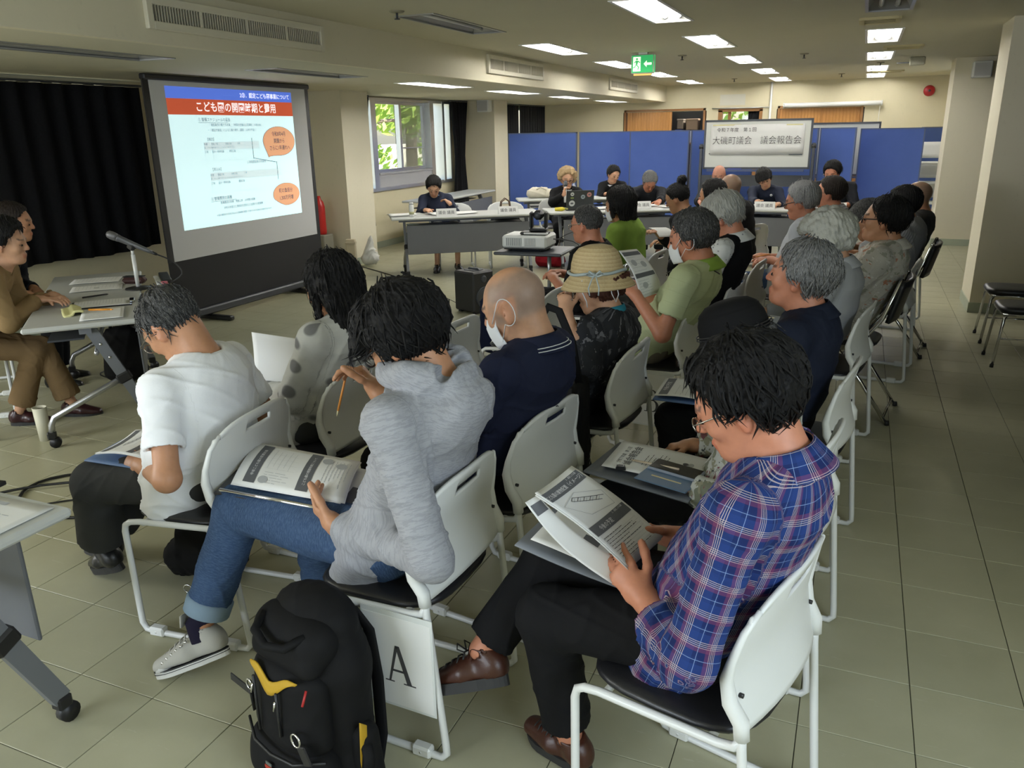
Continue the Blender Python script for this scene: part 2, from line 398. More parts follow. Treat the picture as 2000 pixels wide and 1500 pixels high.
# ---------------------------------------------------------------- left window (sashes, panes) and the garden behind it
xw = XL
wn_ = MB()
wn_.b2((xw-.14, WY0, WZ0-.03), (xw+.03, WY1, WZ0+.02)).b2((xw-.14, WY0, WZ1-.03), (xw+.03, WY1, WZ1+.01))
for y in (WY0, WY1-.06): wn_.b2((xw-.14, y, WZ0), (xw+.02, y+.06, WZ1))
for y, t in ((10.05, .13), (11.78, .12), (12.2, .07)): wn_.b2((xw-.14, y, WZ0), (xw+.04, y+t, WZ1))
win = struct('window_1', wn_, M_alu)
MB().b2((xw-.05, 10.18, WZ0+.02), (xw+.03, 11.78, 1.04)).b2((xw-.07, 10.18, 1.04), (xw+.05, 11.78, 1.065)).build('spandrel_panel', mat('grey_metal_panel', (.50, .50, .53), .5), win)
for k, (a, b) in enumerate(((10.18, 10.98), (10.93, 11.78))):
    x = xw-.04-.04*k; s = MB()
    s.b2((x-.02, a, 1.065), (x+.02, a+.05, 2.06)).b2((x-.02, b-.06, 1.065), (x+.02, b, 2.06)).b2((x-.018, a+.05, 1.065), (x+.018, b-.06, 1.11)).b2((x-.018, a+.05, 2.02), (x+.018, b-.06, 2.06))
    if k: s.b2((x-.018, a+.05, 1.385), (x+.018, b-.06, 1.405))
    s = s.build('sash', M_alu, win); MB().b2((x-.003, a+.05, 1.11), (x+.003, b-.06, 2.02)).build('pane', M_glass if k == 0 else M_glass, s)
for a, b in ((WY0+.06, 10.05), (11.90, 12.2)): MB().b2((xw-.06, a, WZ0+.02), (xw-.054, b, WZ1-.03)).build('pane', M_glass, win)
# insect screen half drawn behind the right sash
g = N('insect_screen'); g.t.nodes.remove(g.b); tr = g.n('ShaderNodeBsdfTransparent'); df = g.n('ShaderNodeBsdfDiffuse'); df.inputs[0].default_value = (.45, .45, .38, 1); mx = g.n('ShaderNodeMixShader'); mx.inputs[0].default_value = .55
g.t.links.new(tr.outputs[0], mx.inputs[1]); g.t.links.new(df.outputs[0], mx.inputs[2]); g.t.links.new(mx.outputs[0], g.o.inputs[0])
MB().b2((xw-.125, 10.95, 1.08), (xw-.122, 11.76, 2.05)).build('insect_screen', g.m, win)
for n, (a, b, c, d) in (('window_2', W2), ('window_4', W3)):
    f = MB(); 
    for y in (a, (a+b)/2-.03, b-.05): f.b2((xw-.12, y, c), (xw-.02, y+.05, d))
    f.b2((xw-.12, a, c), (xw-.02, b, c+.05)).b2((xw-.12, a, d-.05), (xw-.02, b, d)); f = struct(n, f, M_alu)
    for k in (0, 1): MB().b2((xw-.07, a+.05 if k == 0 else (a+b)/2+.02, c+.05), (xw-.064, (a+b)/2-.03 if k == 0 else b-.05, d-.05)).build('pane', M_glass, f)
g = N('foliage'); v = g.co('World'); a = g.noise(v, 3.5, 3); g.i('Base Color', g.mix(a, (.10, .23, .02), (.40, .56, .08))); g.i('Roughness', .6); g.i('Transmission Weight', .0); g.i('Subsurface Weight', 0); M_leaf = g.m
M_bark = mat('bark', (.15, .12, .085), .9, var=.3, vs=14, bump=.6, bs=25)
struct('ground_outside', MB().b2((-22, 0, -.5), (XL-.17, 30, -.35)), mat('garden_soil', (.42, .40, .26), .9, var=.3, vs=1.5))
struct('exterior_garden_wall', MB().b2((-15.2, 4, -.4), (-15, 34, 1.25)), mat('garden_wall_plaster', (.80, .79, .70), .8, var=.08))
def leaves(mb, c, rad, n, s, r_):
    for _ in range(n):
        while True:
            p = r_.uniform(-1, 1, 3)
            if .35 < np.dot(p, p) < 1: break
        p = Vector(c)+Vector(p*np.array(rad)); d = Vector(r_.normal(size=3)).normalized(); u = d.orthogonal().normalized()*s*r_.uniform(.6, 1.3); v_ = d.cross(u).normalized()*s*.45
        mb.add([p-u, p+v_, p+u, p-v_], [(0, 1, 2, 3)])
gr = np.random.default_rng(3)
t1 = MB().tube([(-9.9, 14.1, -.4), (-10.0, 14.25, .6), (-10.2, 14.55, 1.6), (-10.6, 15.1, 3.2), (-11, 15.6, 5)], [.34, .26, .22, .17, .1], 10).tube([(-10.15, 14.5, 1.5), (-9.8, 15.2, 1.85), (-9.5, 16.1, 1.9)], [.07, .05, .03], 6)
tree = tag(t1.build('tree', M_bark), 'leaning grey garden tree trunk seen through the left-hand window', 'tree'); lm = MB()
for c, rd, n in (((-10.6, 15.0, 3.6), (1.8, 2.6, 1.3), 700), ((-9.6, 15.7, 2.3), (.8, 1.6, .6), 260), ((-10.2, 13.3, 2.7), (1.0, 1.2, .7), 260)): leaves(lm, c, rd, n, .16, gr)
lm.build('foliage', M_leaf, tree, 'stuff')
t2_ = MB().tube([(-12.4, 21.5, -.4), (-12.3, 21.4, 2), (-12.2, 21.0, 5)], [.2, .16, .1], 8); tree2 = tag(t2_.build('tree', M_bark), 'slim leafy tree farther off in the garden, behind the right sash', 'tree'); lm = MB()
for c, rd, n in (((-12.2, 21.2, 3.0), (1.6, 2.4, 1.6), 700), ((-11.6, 19.2, 2.6), (.9, 1.1, .9), 300)): leaves(lm, c, rd, n, .17, gr)
lm.build('foliage', M_leaf, tree2, 'stuff')
for k, (c, rd, n) in enumerate((((-12.2, 15.2, .45), (1.2, 1.4, .9), 520), ((-12.6, 18.6, .5), (1.3, 1.9, 1.0), 620), ((-10.6, 17.8, .1), (.8, 1.3, .6), 380), ((-13.6, 26.5, .8), (1.2, 2.2, 1.2), 600))):
    lm = MB(); leaves(lm, c, rd, n, .13, gr); b = lm.build('shrub', M_leaf); MB().tube([(c[0], c[1], -.4), (c[0], c[1], c[2])], [.06, .03], 6).build('stem', M_bark, b)
    tag(b, ['sunlit shrub behind the leaning trunk outside the window', 'wide pale green shrub under the slim tree outside', 'low shrub close to the window outside, right of the trunk', 'tall shrub farthest off against the garden wall'][k], 'shrub', 'garden shrubs outside the window')
# a second patch of garden seen over the back window
lm = MB(); leaves(lm, (-2.3, 20.5, 1.7), (1.3, .9, 1.0), 700, .12, gr); b = lm.build('shrub', M_leaf); MB().tube([(-2.3, 20.5, -.4), (-2.3, 20.5, 1.7)], [.06, .03], 6).build('stem', M_bark, b); struct('ground_outside', MB().b2((-6, YF+.6, -.5), (2, 26, -.35)), M_bark); tag(b, 'leafy shrub seen through the small window above the whiteboard', 'shrub', 'garden shrubs outside the window')

# ---------------------------------------------------------------- curtains
def curtain(name, lab, y0, y1, z0, z1, x, m, folds, amp=.035, waist=None, group=None, hem=0.0):
    r = thing(name, lab, 'curtain', (x, (y0+y1)/2, 0), 0, group)
    def fn(u, v):
        z = z0+(z1-z0)*v; wd = (y1-y0)
        k = 1.0
        if waist: zw, ww = waist; t = abs(z-zw)/((z1-zw) if z > zw else (zw-z0)); k = ww+(1-ww)*min(1, t)**1.2
        yy = (u-.5)*wd*k
        return (amp*math.sin(u*folds*2*PI+.6*math.sin(9*u)+.5*v)*(.55+.45*k), yy+.01*math.sin(u*40), z+hem*math.sin(u*14)*(1-v))
    MB().grid(fn, max(24, folds*8), 10, .006).build('cloth', m, r)
    MB().tube([(0, -(y1-y0)/2-.05, z1+.015), (0, (y1-y0)/2+.05, z1+.015)], .011, 8).build('rail', M_dk, r)
    return r
curtain('curtain', 'wide black blackout curtain drawn across the wall left of the projection screen', 3.1, 5.90, .60, 2.06, -6.30, M_cur, 13, .03, None, 'black curtains', .012)
curtain('curtain', 'black curtain gathered at the left side of the bright garden window', 9.22, 9.80, .36, 2.09, -6.30, M_cur, 5, .04, (1.25, .62), 'black curtains')
curtain('curtain', 'black curtain gathered at the right side of the bright garden window', 12.30, 12.86, .36, 2.09, -6.30, M_cur, 5, .04, (1.2, .55), 'black curtains')
curtain('curtain', 'charcoal pleated curtain in the far left corner behind the blue partitions, left half', 13.75, 15.15, .4, 2.09, -6.30, M_curg, 11, .03, None, 'black curtains')
curtain('curtain', 'charcoal pleated curtain in the far left corner behind the blue partitions, right half', 15.25, 16.6, .4, 2.09, -6.30, M_curg, 10, .03, None, 'black curtains')
curtain('curtain', 'black curtain hanging between the two right-hand columns', 8.65, 12.45, .10, 2.36, 1.50, M_cur, 16, .035, None, 'black curtains')
curtain('curtain', 'black curtain at the right edge in front of the nearer column', 3.2, 7.9, .10, 2.36, 1.54, M_cur, 18, .03, None, 'black curtains')

# ---------------------------------------------------------------- projection screen
scr = thing('projection_screen', 'large floor-standing projection screen showing a slide with blue and red bands', 'projection screen', (-5.42, 6.16, 0))
SY0, SY1 = -.96, 1.09
f = MB().b2((-.035, SY0-.06, 2.065), (.03, SY1+.06, 2.112), .01)
f.b2((-.012, SY0-.06, .575), (.004, SY0, 2.07)).b2((-.012, SY1, .575), (.004, SY1+.06, 2.07)); f.build('black_border', M_blk, scr)
MB().b2((-.010, SY0-.06, .12), (.002, SY1+.06, .578)).build('black_skirt', mat('black_screen_cloth', (.009, .009, .010), .8), scr)
MB().b2((-.05, SY0-.08, .055), (.05, SY1+.08, .125), .012).build('base_case', M_dk, scr)
for y in (-.62, .70): MB().b2((-.22, y-.03, .004), (.26, y+.03, .045), .01).cyl((.0, y, .04), (.0, y, .06), .02).build('foot', M_blk, scr)
MB().b2((-.06, .05, .12), (-.03, .12, 2.08)).build('rear_post', M_dk, scr)
fab = MB().b2((-.006, SY0, .578), (.006, SY1, 2.07)).build('screen_fabric', mat('matt_screen_fabric', (.62, .62, .63), .8, spec=.1), scr)
M_sw = mat('projected_white', (.72, .97, 1.0), .9, emit=.72, spec=0); M_sb = mat('projected_blue', (.13, .24, .92), .9, emit=.50, spec=0); M_sr = mat('projected_red', (.72, .13, .06), .9, emit=.42, spec=0)  # projector light put into glowing slide colours; the projector itself casts none
M_so = mat('projected_orange', (.95, .48, .27), .9, emit=.48, spec=0); M_si = mat('projected_ink', (.14, .18, .24), .9, emit=.10, spec=0); M_sl = mat('projected_pale_line', (.55, .68, .72), .9, emit=.45, spec=0); M_sg = mat('projected_pale_table', (.74, .90, .93), .9, emit=.60, spec=0)
PY0, PY1, PZ0, PZ1 = -.80, .86, .83, 2.025   # projected picture
def S(u, v, x): return (x, PY0+(PY1-PY0)*u, PZ1-(PZ1-PZ0)*v)
def srect(mb, u0, v0, u1, v1, x): mb.add([S(u0, v1, x), S(u1, v1, x), S(u1, v0, x), S(u0, v0, x)], [(0, 1, 2, 3)], False)
b = MB(); srect(b, 0, .19, 1, 1, .0075); b.mat(1); srect(b, 0, 0, 1, .08, .0075); b.mat(2); srect(b, 0, .08, 1, .19, .0075); sb = b.build('projected_slide', [M_sw, M_sb, M_sr], fab)
uy = (0, 1, 0); uz = (0, 0, 1)
M_hw = mat('projected_heading_white', (1, 1, 1), .9, emit=.8, spec=0)
tx = MB(); put_text(tx, 'こども園の開園時期と費用', .092, S(.52, .138, .0085), uy, uz, bold=.0012, sx=.98); tx.build('slide_heading', M_hw, fab); tx = MB(); put_text(tx, '2③．認定こども園事業について', .05, S(.98, .042, .0085), uy, uz, 'RIGHT', .0008, 1.0)
tx.build('slide_section_title', M_hw, fab)
tx = MB()
for s_, u, v, z in (('① 整備スケジュールの延長', .20, .225, .036), ('・「建設業界の働き方改革」（時間外労働の上限規制、４週８休）', .26, .262, .027), ('・「建設作業員」による工事の遅れ（基礎、人材の不足）', .26, .30, .027), ('【検討】', .24, .365, .032), ('１年程度延長の可能性', .54, .545, .03),
        ('【見込み】', .25, .585, .032), ('② 整備費用の高騰', .22, .80, .036), ('整備費用の高騰　物価上昇　人件費の高騰', .29, .835, .027), ('令和８年度の工事契約を想定した試算での整備費', .31, .875, .027), ('※ 国の補助金の活用を見込んだ整備費の概算（今後の入札で変動する場合があります）', .25, .925, .022),
        ('年度　　令和７年　　　　令和８年　　　 ９年', .22, .40, .024), ('月　4 5 6 7 8 9 10 11 12 1 2 3 4 5 6 7 8 9 10 11 12', .22, .425, .020), ('工程　　設計・開発協議　　　建築工事', .22, .455, .024), ('年度　　令和７年　　　　令和８年　　　　９年', .24, .625, .024), ('月　4 5 6 7 8 9 10 11 12 1 2 3 4 5 6 7 8 9 10 11 12 1 2', .24, .65, .020), ('工程　　設計・開発協議　　　　　建築工事', .24, .685, .024)):
    put_text(tx, s_, z, S(u, v, .0088), uy, uz, 'LEFT', 0, .92)
for s_, u, v in (('令和8年4月', .845, .335), ('開園から', .845, .39), ('さらに1年遅れへ', .845, .445), ('町の負担分', .86, .795), ('1,300万円増', .86, .855)): put_text(tx, s_, .05, S(u, v, .0105), uy, uz, 'CENTER', .0004, .86)
srect(tx, .60, .36, .604, .52, .0092); srect(tx, .80, .55, .804, .70, .0092); srect(tx, .20, .244, .42, .246, .0088); srect(tx, .22, .818, .42, .82, .0088)
tx.add([S(.60, .512, .009), S(.60, .515, .009), S(.795, .558, .009), S(.795, .553, .009)], [(0, 1, 2, 3)], False); tx.build('slide_text', M_si, fab)
ln = MB()
for (u0, u1, v0, v1) in ((.22, .66, .385, .52), (.24, .83, .608, .755)):
    srect(ln.mat(1), u0, v0, u1, v0+.055, .0079); ln.mat(0)
    for v in (v0, v0+.028, v0+.055, v1): srect(ln, u0, v-.001, u1, v+.001, .0083)
    for u in (u0, u0+.06, u0+.22, u1-.12, u1): srect(ln, u-.0012, v0, u+.0012, v1, .0083)
ln.build('slide_table', [M_sl, M_sg], fab)
for (cu, cv, a, b_, tu, tv) in ((.845, .39, .145, .115, .735, .52), (.865, .825, .125, .092, .755, .86)):
    pts = []; bl = MB()
    for k in range(36):
        an = 2*PI*k/36; u, v = cu+a*math.cos(an), cv+b_*math.sin(an)
        if .56*PI < an < .92*PI: q = 1-abs(an-.74*PI)/(.18*PI); u += (tu-u)*q; v += (tv-v)*q
        pts.append((u, v))
    for kk, s_, x in ((1, 1.022, .0088), (0, 1.0, .0095)):
        bl.mat(kk); bl.add([S(cu+(u-cu)*s_, cv+(v-cv)*s_, x) for u, v in pts][::-1], [tuple(range(36))], False)
    bl.build('speech_balloon', [M_so, M_si], fab)
tag(MB().lathe([(.001, 0), (.06, 0), (.065, .02), (.065, .34), (.05, .40), (.025, .43), (.02, .47)], n=16).build('fire_extinguisher', mat('fire_red', (.42, .015, .012), .35)), 'red fire extinguisher standing in the gap between screen and column', 'fire extinguisher').location = (-6.15, 8.33, .42)
tag(MB().b2((-.10, -.10, 0), (.10, .10, .42), .01).build('extinguisher_box', mat('grey_box', (.20, .19, .15), .6)), 'low grey box carrying the red fire extinguisher by the column', 'box').location = (-6.15, 8.33, 0)

# ---------------------------------------------------------------- grilles on the beam
def grille(y0, y1, z0, z1, lab):
    r = thing('air_grille', lab, 'air grille', (XB, (y0+y1)/2, (z0+z1)/2), 0, 'air grilles along the beam')
    hy, hz = (y1-y0)/2, (z1-z0)/2; f = MB()
    for sy in (-1, 1): f.b2((0, sy*hy-.022, -hz-.022), (.03, sy*hy+.022, hz+.022), .004)
    for sz in (-1, 1): f.b2((0, -hy+.022, sz*hz-.022), (.03, hy-.022, sz*hz+.022), .004)
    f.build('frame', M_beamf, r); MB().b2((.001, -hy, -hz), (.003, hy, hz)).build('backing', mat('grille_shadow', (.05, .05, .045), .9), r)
    s = MB(); n = int((y1-y0)/.021)
    for k in range(n):
        y = -hy+(k+.5)*(2*hy)/n; s.box((.013, y, 0), (.018, .0035, 2*hz), Matrix.Rotation(-.25, 3, 'Z'))
    s.build('slats', M_beamf, r, 'stuff')
    for k in range(1, 4): MB().b2((.004, -hy+k*hy/2-.008, -hz), (.024, -hy+k*hy/2+.008, hz)).build('mullion', M_beamf, r)
M_beamf = mat('grille_enamel', (.70, .66, .53), .5, var=.05)
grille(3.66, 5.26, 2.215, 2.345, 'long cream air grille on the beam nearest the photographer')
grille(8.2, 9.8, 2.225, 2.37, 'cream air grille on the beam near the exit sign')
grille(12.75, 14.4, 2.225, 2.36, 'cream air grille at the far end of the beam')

# ---------------------------------------------------------------- ceiling fittings
def bar_vent(x, y, lx, ly, lab, m):
    r = thing('ceiling_vent', lab, 'ceiling vent', (x, y, ZH), 0, 'ceiling vents by the right-hand lights'); f = MB()
    for s in (-1, 1): f.b2((-lx/2, s*ly/2-.02, -.02), (lx/2, s*ly/2+.02, 0)).b2((s*lx/2-.02, -ly/2, -.02), (s*lx/2+.02, ly/2, 0))
    f.build('frame', m, r); MB().b2((-lx/2, -ly/2, -.004), (lx/2, ly/2, 0)).build('dark_slot', M_dk, r)
    for k in range(5): MB().box((0, -ly/2+(k+.5)*ly/5, -.012), (lx, .02, .004), Matrix.Rotation(.6, 3, 'X')).build('slat', m, r)
M_yel = mat('aged_cream_metal', (.55, .48, .27), .6)
bar_vent(.02, 7.6, .27, .32, 'cream slotted ceiling vent between the two nearest right-hand lights', M_yel); bar_vent(.29, 10.3, .36, .34, 'cream slotted ceiling vent right of the third right-hand light', M_yel); bar_vent(.24, 14.8, .42, .34, 'yellowish slotted ceiling vent before the far wall', M_yel)
ex = thing('exit_sign', 'green emergency exit sign hanging from the ceiling', 'exit sign', (-2.36, 9.35, ZH-.24))
MB().b2((-.13, -.035, .02), (.13, .035, .22), .008).build('housing', mat('exit_housing', (.55, .56, .50), .5), ex); MB().b2((-.05, -.03, .22), (.05, .03, .24)).build('mount', M_white, ex)
gm = mat('exit_green', (.03, .48, .14), .5, emit=.55); wm = mat('exit_white', (.85, 1, .80), .5, emit=.9)
for sgn in (1, -1):
    p = MB().b2((.1302 if sgn > 0 else -.1312, -.028, .03), (.1312 if sgn > 0 else -.1302, .028, .21)).build('side_plate', gm, ex)
fp = MB().b2((-.12, -.0365, .03), (.12, -.035, .21)).build('green_face', gm, ex)
q = MB(); yq = -.0372
def poly(mb, pts, y): mb.add([(x, y, z) for x, z in pts], [tuple(range(len(pts)))], False)
poly(q, [(-.105, .045), (-.02, .045), (-.02, .195), (-.105, .195)], yq)
q.mat(1); poly(q, [(-.062+.012*math.cos(a), .172+.012*math.sin(a)) for a in [i*PI/5 for i in range(10)]], yq-.0004)
for L in ([(-.075, .158), (-.045, .155), (-.058, .108), (-.072, .112)], [(-.047, .155), (-.022, .138), (-.026, .13), (-.05, .142)], [(-.074, .157), (-.096, .135), (-.09, .129), (-.068, .146)], [(-.06, .112), (-.035, .09), (-.045, .06), (-.054, .064), (-.047, .088), (-.072, .108)], [(-.07, .112), (-.08, .085), (-.104, .078), (-.104, .087), (-.087, .095), (-.076, .118)]): poly(q, L, yq-.0004)
q.mat(0); poly(q, [(.015, .12), (.05, .155), (.05, .132), (.105, .132), (.105, .108), (.05, .108), (.05, .085)], yq); q.build('running_figure', [wm, gm], fp)
MB().b2((-.10, -.02, .002), (.10, .02, .02)).build('emergency_lamp', mat('amber_lamp', (.9, .55, .15), .4, emit=.5), ex)
for k, (x, y, z) in enumerate(((-3.08, 5.25, ZH), (-2.05, 9.95, ZH), (-2.2, 15.2, ZH), (.10, 12.7, ZH), (-.75, 10.6, ZH), (-.45, 15.0, ZH))):
    d = thing('ceiling_sprinkler', f"{['nearest', 'second nearest', 'farthest left', 'right-hand', 'middle', 'farthest middle'][k]} small sprinkler head on the main ceiling", 'sprinkler', (x, y, z), 0, 'sprinkler heads on the ceiling')
    MB().lathe([(.001, -.012), (.045, -.010), (.055, 0)], n=16).build('rosette', mat('aged_metal', (.30, .28, .20), .5, .5), d); MB().cyl((0, 0, -.012), (0, 0, -.045), .008).lathe([(.001, -.055), (.02, -.053), (.02, -.048), (.001, -.046)], n=12).build('head', M_dk, d)
d = thing('loudspeaker_box', 'small grey box mounted under the ceiling before the far right wall', 'box', (.52, 12.0, ZH-.10)); MB().b2((-.09, -.05, 0), (.09, .05, .10), .01).build('body', mat('putty', (.30, .29, .22), .6), d); MB().b2((-.24, -.006, .03), (-.09, .006, .042)).build('arm', M_dk, d)
for x, y, rz, lab in ((1.30, 12.42, 0, 'white wall loudspeaker high on the far right column beside the curtain'), (-5.98, 12.93, 0, 'white wall loudspeaker high beside the garden window')):
    d = thing('wall_speaker', lab, 'loudspeaker', (x, y, 1.93 if x < 0 else 2.16), rz, 'white wall loudspeakers'); MB().b2((-.11, -.09, 0), (.11, .07, .20), .012).build('cabinet', M_white, d); MB().b2((-.09, -.094, .02), (.09, -.091, .18)).build('grille', mat('speaker_grille', (.5, .5, .5), .7), d); MB().b2((-.03, .06, .06), (.03, .12, .14)).build('bracket', M_dk, d)
d = thing('fire_bell', 'round red fire alarm bell on the far wall', 'alarm', (.98, YF, 2.17)); R90 = Matrix.Rotation(PI/2, 3, 'X')
MB().lathe([(.001, .07), (.06, .065), (.09, .035), (.095, 0)], n=24, R=R90).build('gong', mat('alarm_red', (.36, .012, .02), .4), d); MB().lathe([(.001, .085), (.02, .08), (.022, .065)], n=12, R=R90).build('hub', M_dk, d)

# ---------------------------------------------------------------- cupboards and opening in the far wall, whiteboards, partitions
def cupboard(x0, x1, z0, z1, lab, doors, openx=None):
    r = thing('wall_cupboard', lab, 'cupboard', ((x0+x1)/2, YF, 0), 0, 'built-in cupboards of the far wall'); cx = (x0+x1)/2
    f = MB(); 
    for x in (x0, x1-.04): f.b2((x-cx, -.02, z0), (x+.04-cx, .14, z1))
    f.b2((x0-cx, -.02, z1-.04), (x1-cx, .14, z1)); f.build('frame', M_woodd, r)
    MB().b2((x0-cx, .50, z0), (x1-cx, .52, z1)).b2((x0-cx-.02, .14, z0), (x0-cx, .52, z1)).b2((x1-cx, .14, z0), (x1-cx+.02, .52, z1)).build('carcass', M_blk, r)
    for k, (a, b) in enumerate(doors):
        d = MB().b2((a-cx, .02+.035*k, z0), (b-cx, .045+.035*k, z1-.04)).build('sliding_door', M_wood, r)
        nb = max(4, int((b-a)/.055)); 
        for i in range(nb):
            xx = a+(i+.5)*(b-a)/nb; MB().b2((xx-cx-.022, .012+.035*k, z0), (xx-cx+.022, .021+.035*k, z1-.04), .004).build('slat', M_wood, d)
    return r
M_woodd = mat('dark_wood_frame', (.26, .12, .035), .5, var=.15)
cupboard(-4.60, -2.95, .08, 1.98, 'open slatted wooden cupboard of the far wall with boxes on its shelf, left', [(-4.54, -3.62)])
cupboard(-1.58, -.07, .08, 1.98, 'closed orange slatted wooden cupboard of the far wall, right', [(-1.54, -.80), (-.82, -.11)])
MB().b2((-3.6, YF+.16, 1.30), (-2.97, YF+.5, 1.32)).build('cupboard_shelf', M_woodd).name = 'trim_shelf'
bpy.data.objects['trim_shelf']['kind'] = 'structure'
for x, z, w_, h_, c, lab in ((-3.52, 1.32, .14, .26, (.03, .06, .30), 'dark blue box on the open cupboard shelf'), (-3.30, 1.32, .26, .24, (.28, .32, .42), 'pale blue clear crate on the open cupboard shelf'), (-3.05, 1.32, .17, .22, (.24, .27, .36), 'clear crate beside the right jamb of the open cupboard'), (-3.25, 1.57, .24, .22, (.16, .11, .07), 'brown cardboard box stacked on the crate in the open cupboard'), (-3.49, 1.59, .13, .20, (.10, .08, .06), 'narrow brown box stacked on the dark blue box in the cupboard')):
    bx_ = MB().b2((-w_/2, -.12, 0), (w_/2, .12, h_), .012).b2((-w_/2-.004, -.124, h_*.82), (w_/2+.004, .124, h_), .008).build('storage_box', mat('box_'+lab[:9], c, .6)); tag(put(bx_, (x, YF+.34, z)), lab, 'box', 'boxes in the open cupboard')
bw = struct('window_5', MB().b2((-2.70, YF-.01, 1.9), (-1.86, YF+.1, 1.96)).b2((-2.70, YF-.01, .2), (-2.62, YF+.1, 1.93)).b2((-1.92, YF-.01, .2), (-1.86, YF+.1, 1.93)).b2((-2.52, YF+.06, .2), (-2.46, YF+.1, 1.93)).b2((-2.68, YF, .08), (-1.86, YF+.1, .9)), M_woodd)
MB().b2((-2.46, YF+.08, .9), (-1.92, YF+.084, 1.92)).build('pane', M_glass, bw)
curt = thing('curtain', 'narrow black curtain at the right side of the small far-wall window', 'curtain', (-2.02, YF+.05, 0), 0, 'black curtains'); MB().grid(lambda u, v: ((u-.5)*.22, .012*math.sin(u*22), 1.0+.92*v), 20, 4, .005).build('cloth', M_cur, curt)
MB().tube([(-2.82, YF-.04, 1.965), (-1.72, YF-.04, 1.965)], .01, 8).build('trim_1', M_alu)['kind'] = 'structure'
o = MB().tube([(-1.72, YF-.03, 0), (-1.72, YF-.03, 2.42)], .022, 10).build('wall_pipe', M_white); tag(o, 'white vertical pipe on the far wall right of the small window', 'pipe')
ps = thing('pull_down_screen', 'thin rolled-up projection screen tube fixed over the right-hand cupboard', 'screen', (-.62, YF-.10, 1.985)); MB().tube([(-.84, 0, 0), (.84, 0, 0)], .042, 12).build('tube', M_white, ps); MB().cyl((-.86, 0, 0), (-.84, 0, 0), .05).cyl((.84, 0, 0), (.86, 0, 0), .05).build('end_cap', M_white, ps)
MB().tube([(.82, .01, -.02), (.82, .01, -1.2)], .004, 5).build('pull_cord', M_white, ps)
o = tag(MB().b2((-.24, -.006, 0), (.24, 0, .20)).build('wall_notice', mat('pale_board', (.66, .64, .55), .7)), 'pale blank notice sheet on the far wall above the small window', 'notice'); o.location = (-2.44, YF, 2.02)
def whiteboard(name, lab, loc, rz, W_, H_, zb, stand=True):
    r = thing(name, lab, 'whiteboard', loc, rz); 
    MB().b2((-W_/2, -.012, zb), (W_/2, .012, zb+H_)).build('board', mat('whiteboard_face', (.60, .61, .56), .3), r); f = MB()
    for s in (-1, 1): f.b2((s*W_/2-.014, -.018, zb-.014), (s*W_/2+.014, .018, zb+H_+.014)).b2((-W_/2, -.018, (zb if s < 0 else zb+H_)-.014), (W_/2, .018, (zb if s < 0 else zb+H_)+.014))
    f.build('frame', M_dk, r)
    MB().b2((-W_/2+.06, -.085, zb-.045), (W_/2-.06, -.015, zb-.028)).b2((-W_/2+.06, -.09, zb-.045), (W_/2-.06, -.083, zb-.015)).build('marker_tray', mat('tray_blue_grey', (.05, .07, .15), .5), r)
    for s in (-1, 1):
        MB().b2((s*(W_/2+.045)-.022, -.022, .06), (s*(W_/2+.045)+.022, .022, zb+H_*.52), .006).build('post', M_dk, r); MB().cyl((s*(W_/2+.015), 0, zb+H_*.45), (s*(W_/2+.075), 0, zb+H_*.45), .03).build('pivot_knob', M_blk, r)
        MB().b2((s*(W_/2+.045)-.025, -.28, .05), (s*(W_/2+.045)+.025, .28, .09), .006).build('foot_bar', M_dk, r)
        for t in (-.25, .25): MB().cyl((s*(W_/2+.045)-.012, t, .027), (s*(W_/2+.045)+.012, t, .027), .026).build('caster', M_blk, r)
    MB().b2((-W_/2-.04, -.012, zb-.26), (W_/2+.04, .012, zb-.10)).build('crossbar', M_dk, r)
    return r
wb = whiteboard('whiteboard', 'wheeled whiteboard carrying the paper title banner behind the head table', (-1.42, 12.35, 0), 0, 1.47, .66, 1.04)
bn = tag(MB().grid(lambda u, v: ((u-.5)*1.30, -.021-.006*math.sin(u*3.3)-.003*math.sin(v*3), .42*v), 12, 4, .0015).build('banner', M_paper), 'wide white paper banner with printed meeting title on the whiteboard', 'banner'); bn.location = (-1.425, 12.35, 1.225)
tx = MB(); put_text(tx, '大磯町議会　議会報告会', .122, (0, -.0345, .195), (1, 0, 0), (0, 0, 1), bold=-.001, sx=.92); put_text(tx, '令和７年度　第１回', .062, (-.56, -.0345, .345), (1, 0, 0), (0, 0, 1), 'LEFT', sx=1.0); tx.build('lettering', mat('ink_grey', (.07, .07, .07), .8), bn)
tp = MB().b2((-.62, -.026, .408), (-.22, -.024, .424)).b2((.40, -.026, .400), (.62, -.024, .416)); tp.build('yellow_tape', mat('masking_tape', (.72, .66, .34), .7), bn); MB().b2((.46, -.028, -.004), (.64, -.024, .008)).b2((-.66, -.026, .012), (-.645, -.022, .026)).build('dark_magnet', M_dk, bn)
for k, (x, c, l) in enumerate(((-.16, (.05, .08, .4), 'blue'), (-.08, (.55, .03, .06), 'red'), (-.02, (.6, .05, .15), 'pink'), (.06, (.75, .75, .75), 'white'))):
    o = MB().cyl((-.055, 0, .008), (.03, 0, .008), .0085).cyl((.03, 0, .008), (.055, 0, .008), .0095).build('marker_pen', mat('marker_'+l, c, .4)); tag(put(o, (-1.42+x*1.1-.12, 12.30, .997)), f'{l} marker pen in the whiteboard tray', 'marker', 'pens in the whiteboard tray')
o = tag(MB().b2((-.10, -.025, 0), (.10, .02, .035), .006).build('board_eraser', mat('eraser_blue', (.03, .05, .30), .6)), 'blue board eraser lying in the whiteboard tray', 'eraser'); o.location = (-1.70, 12.30, 1.0)
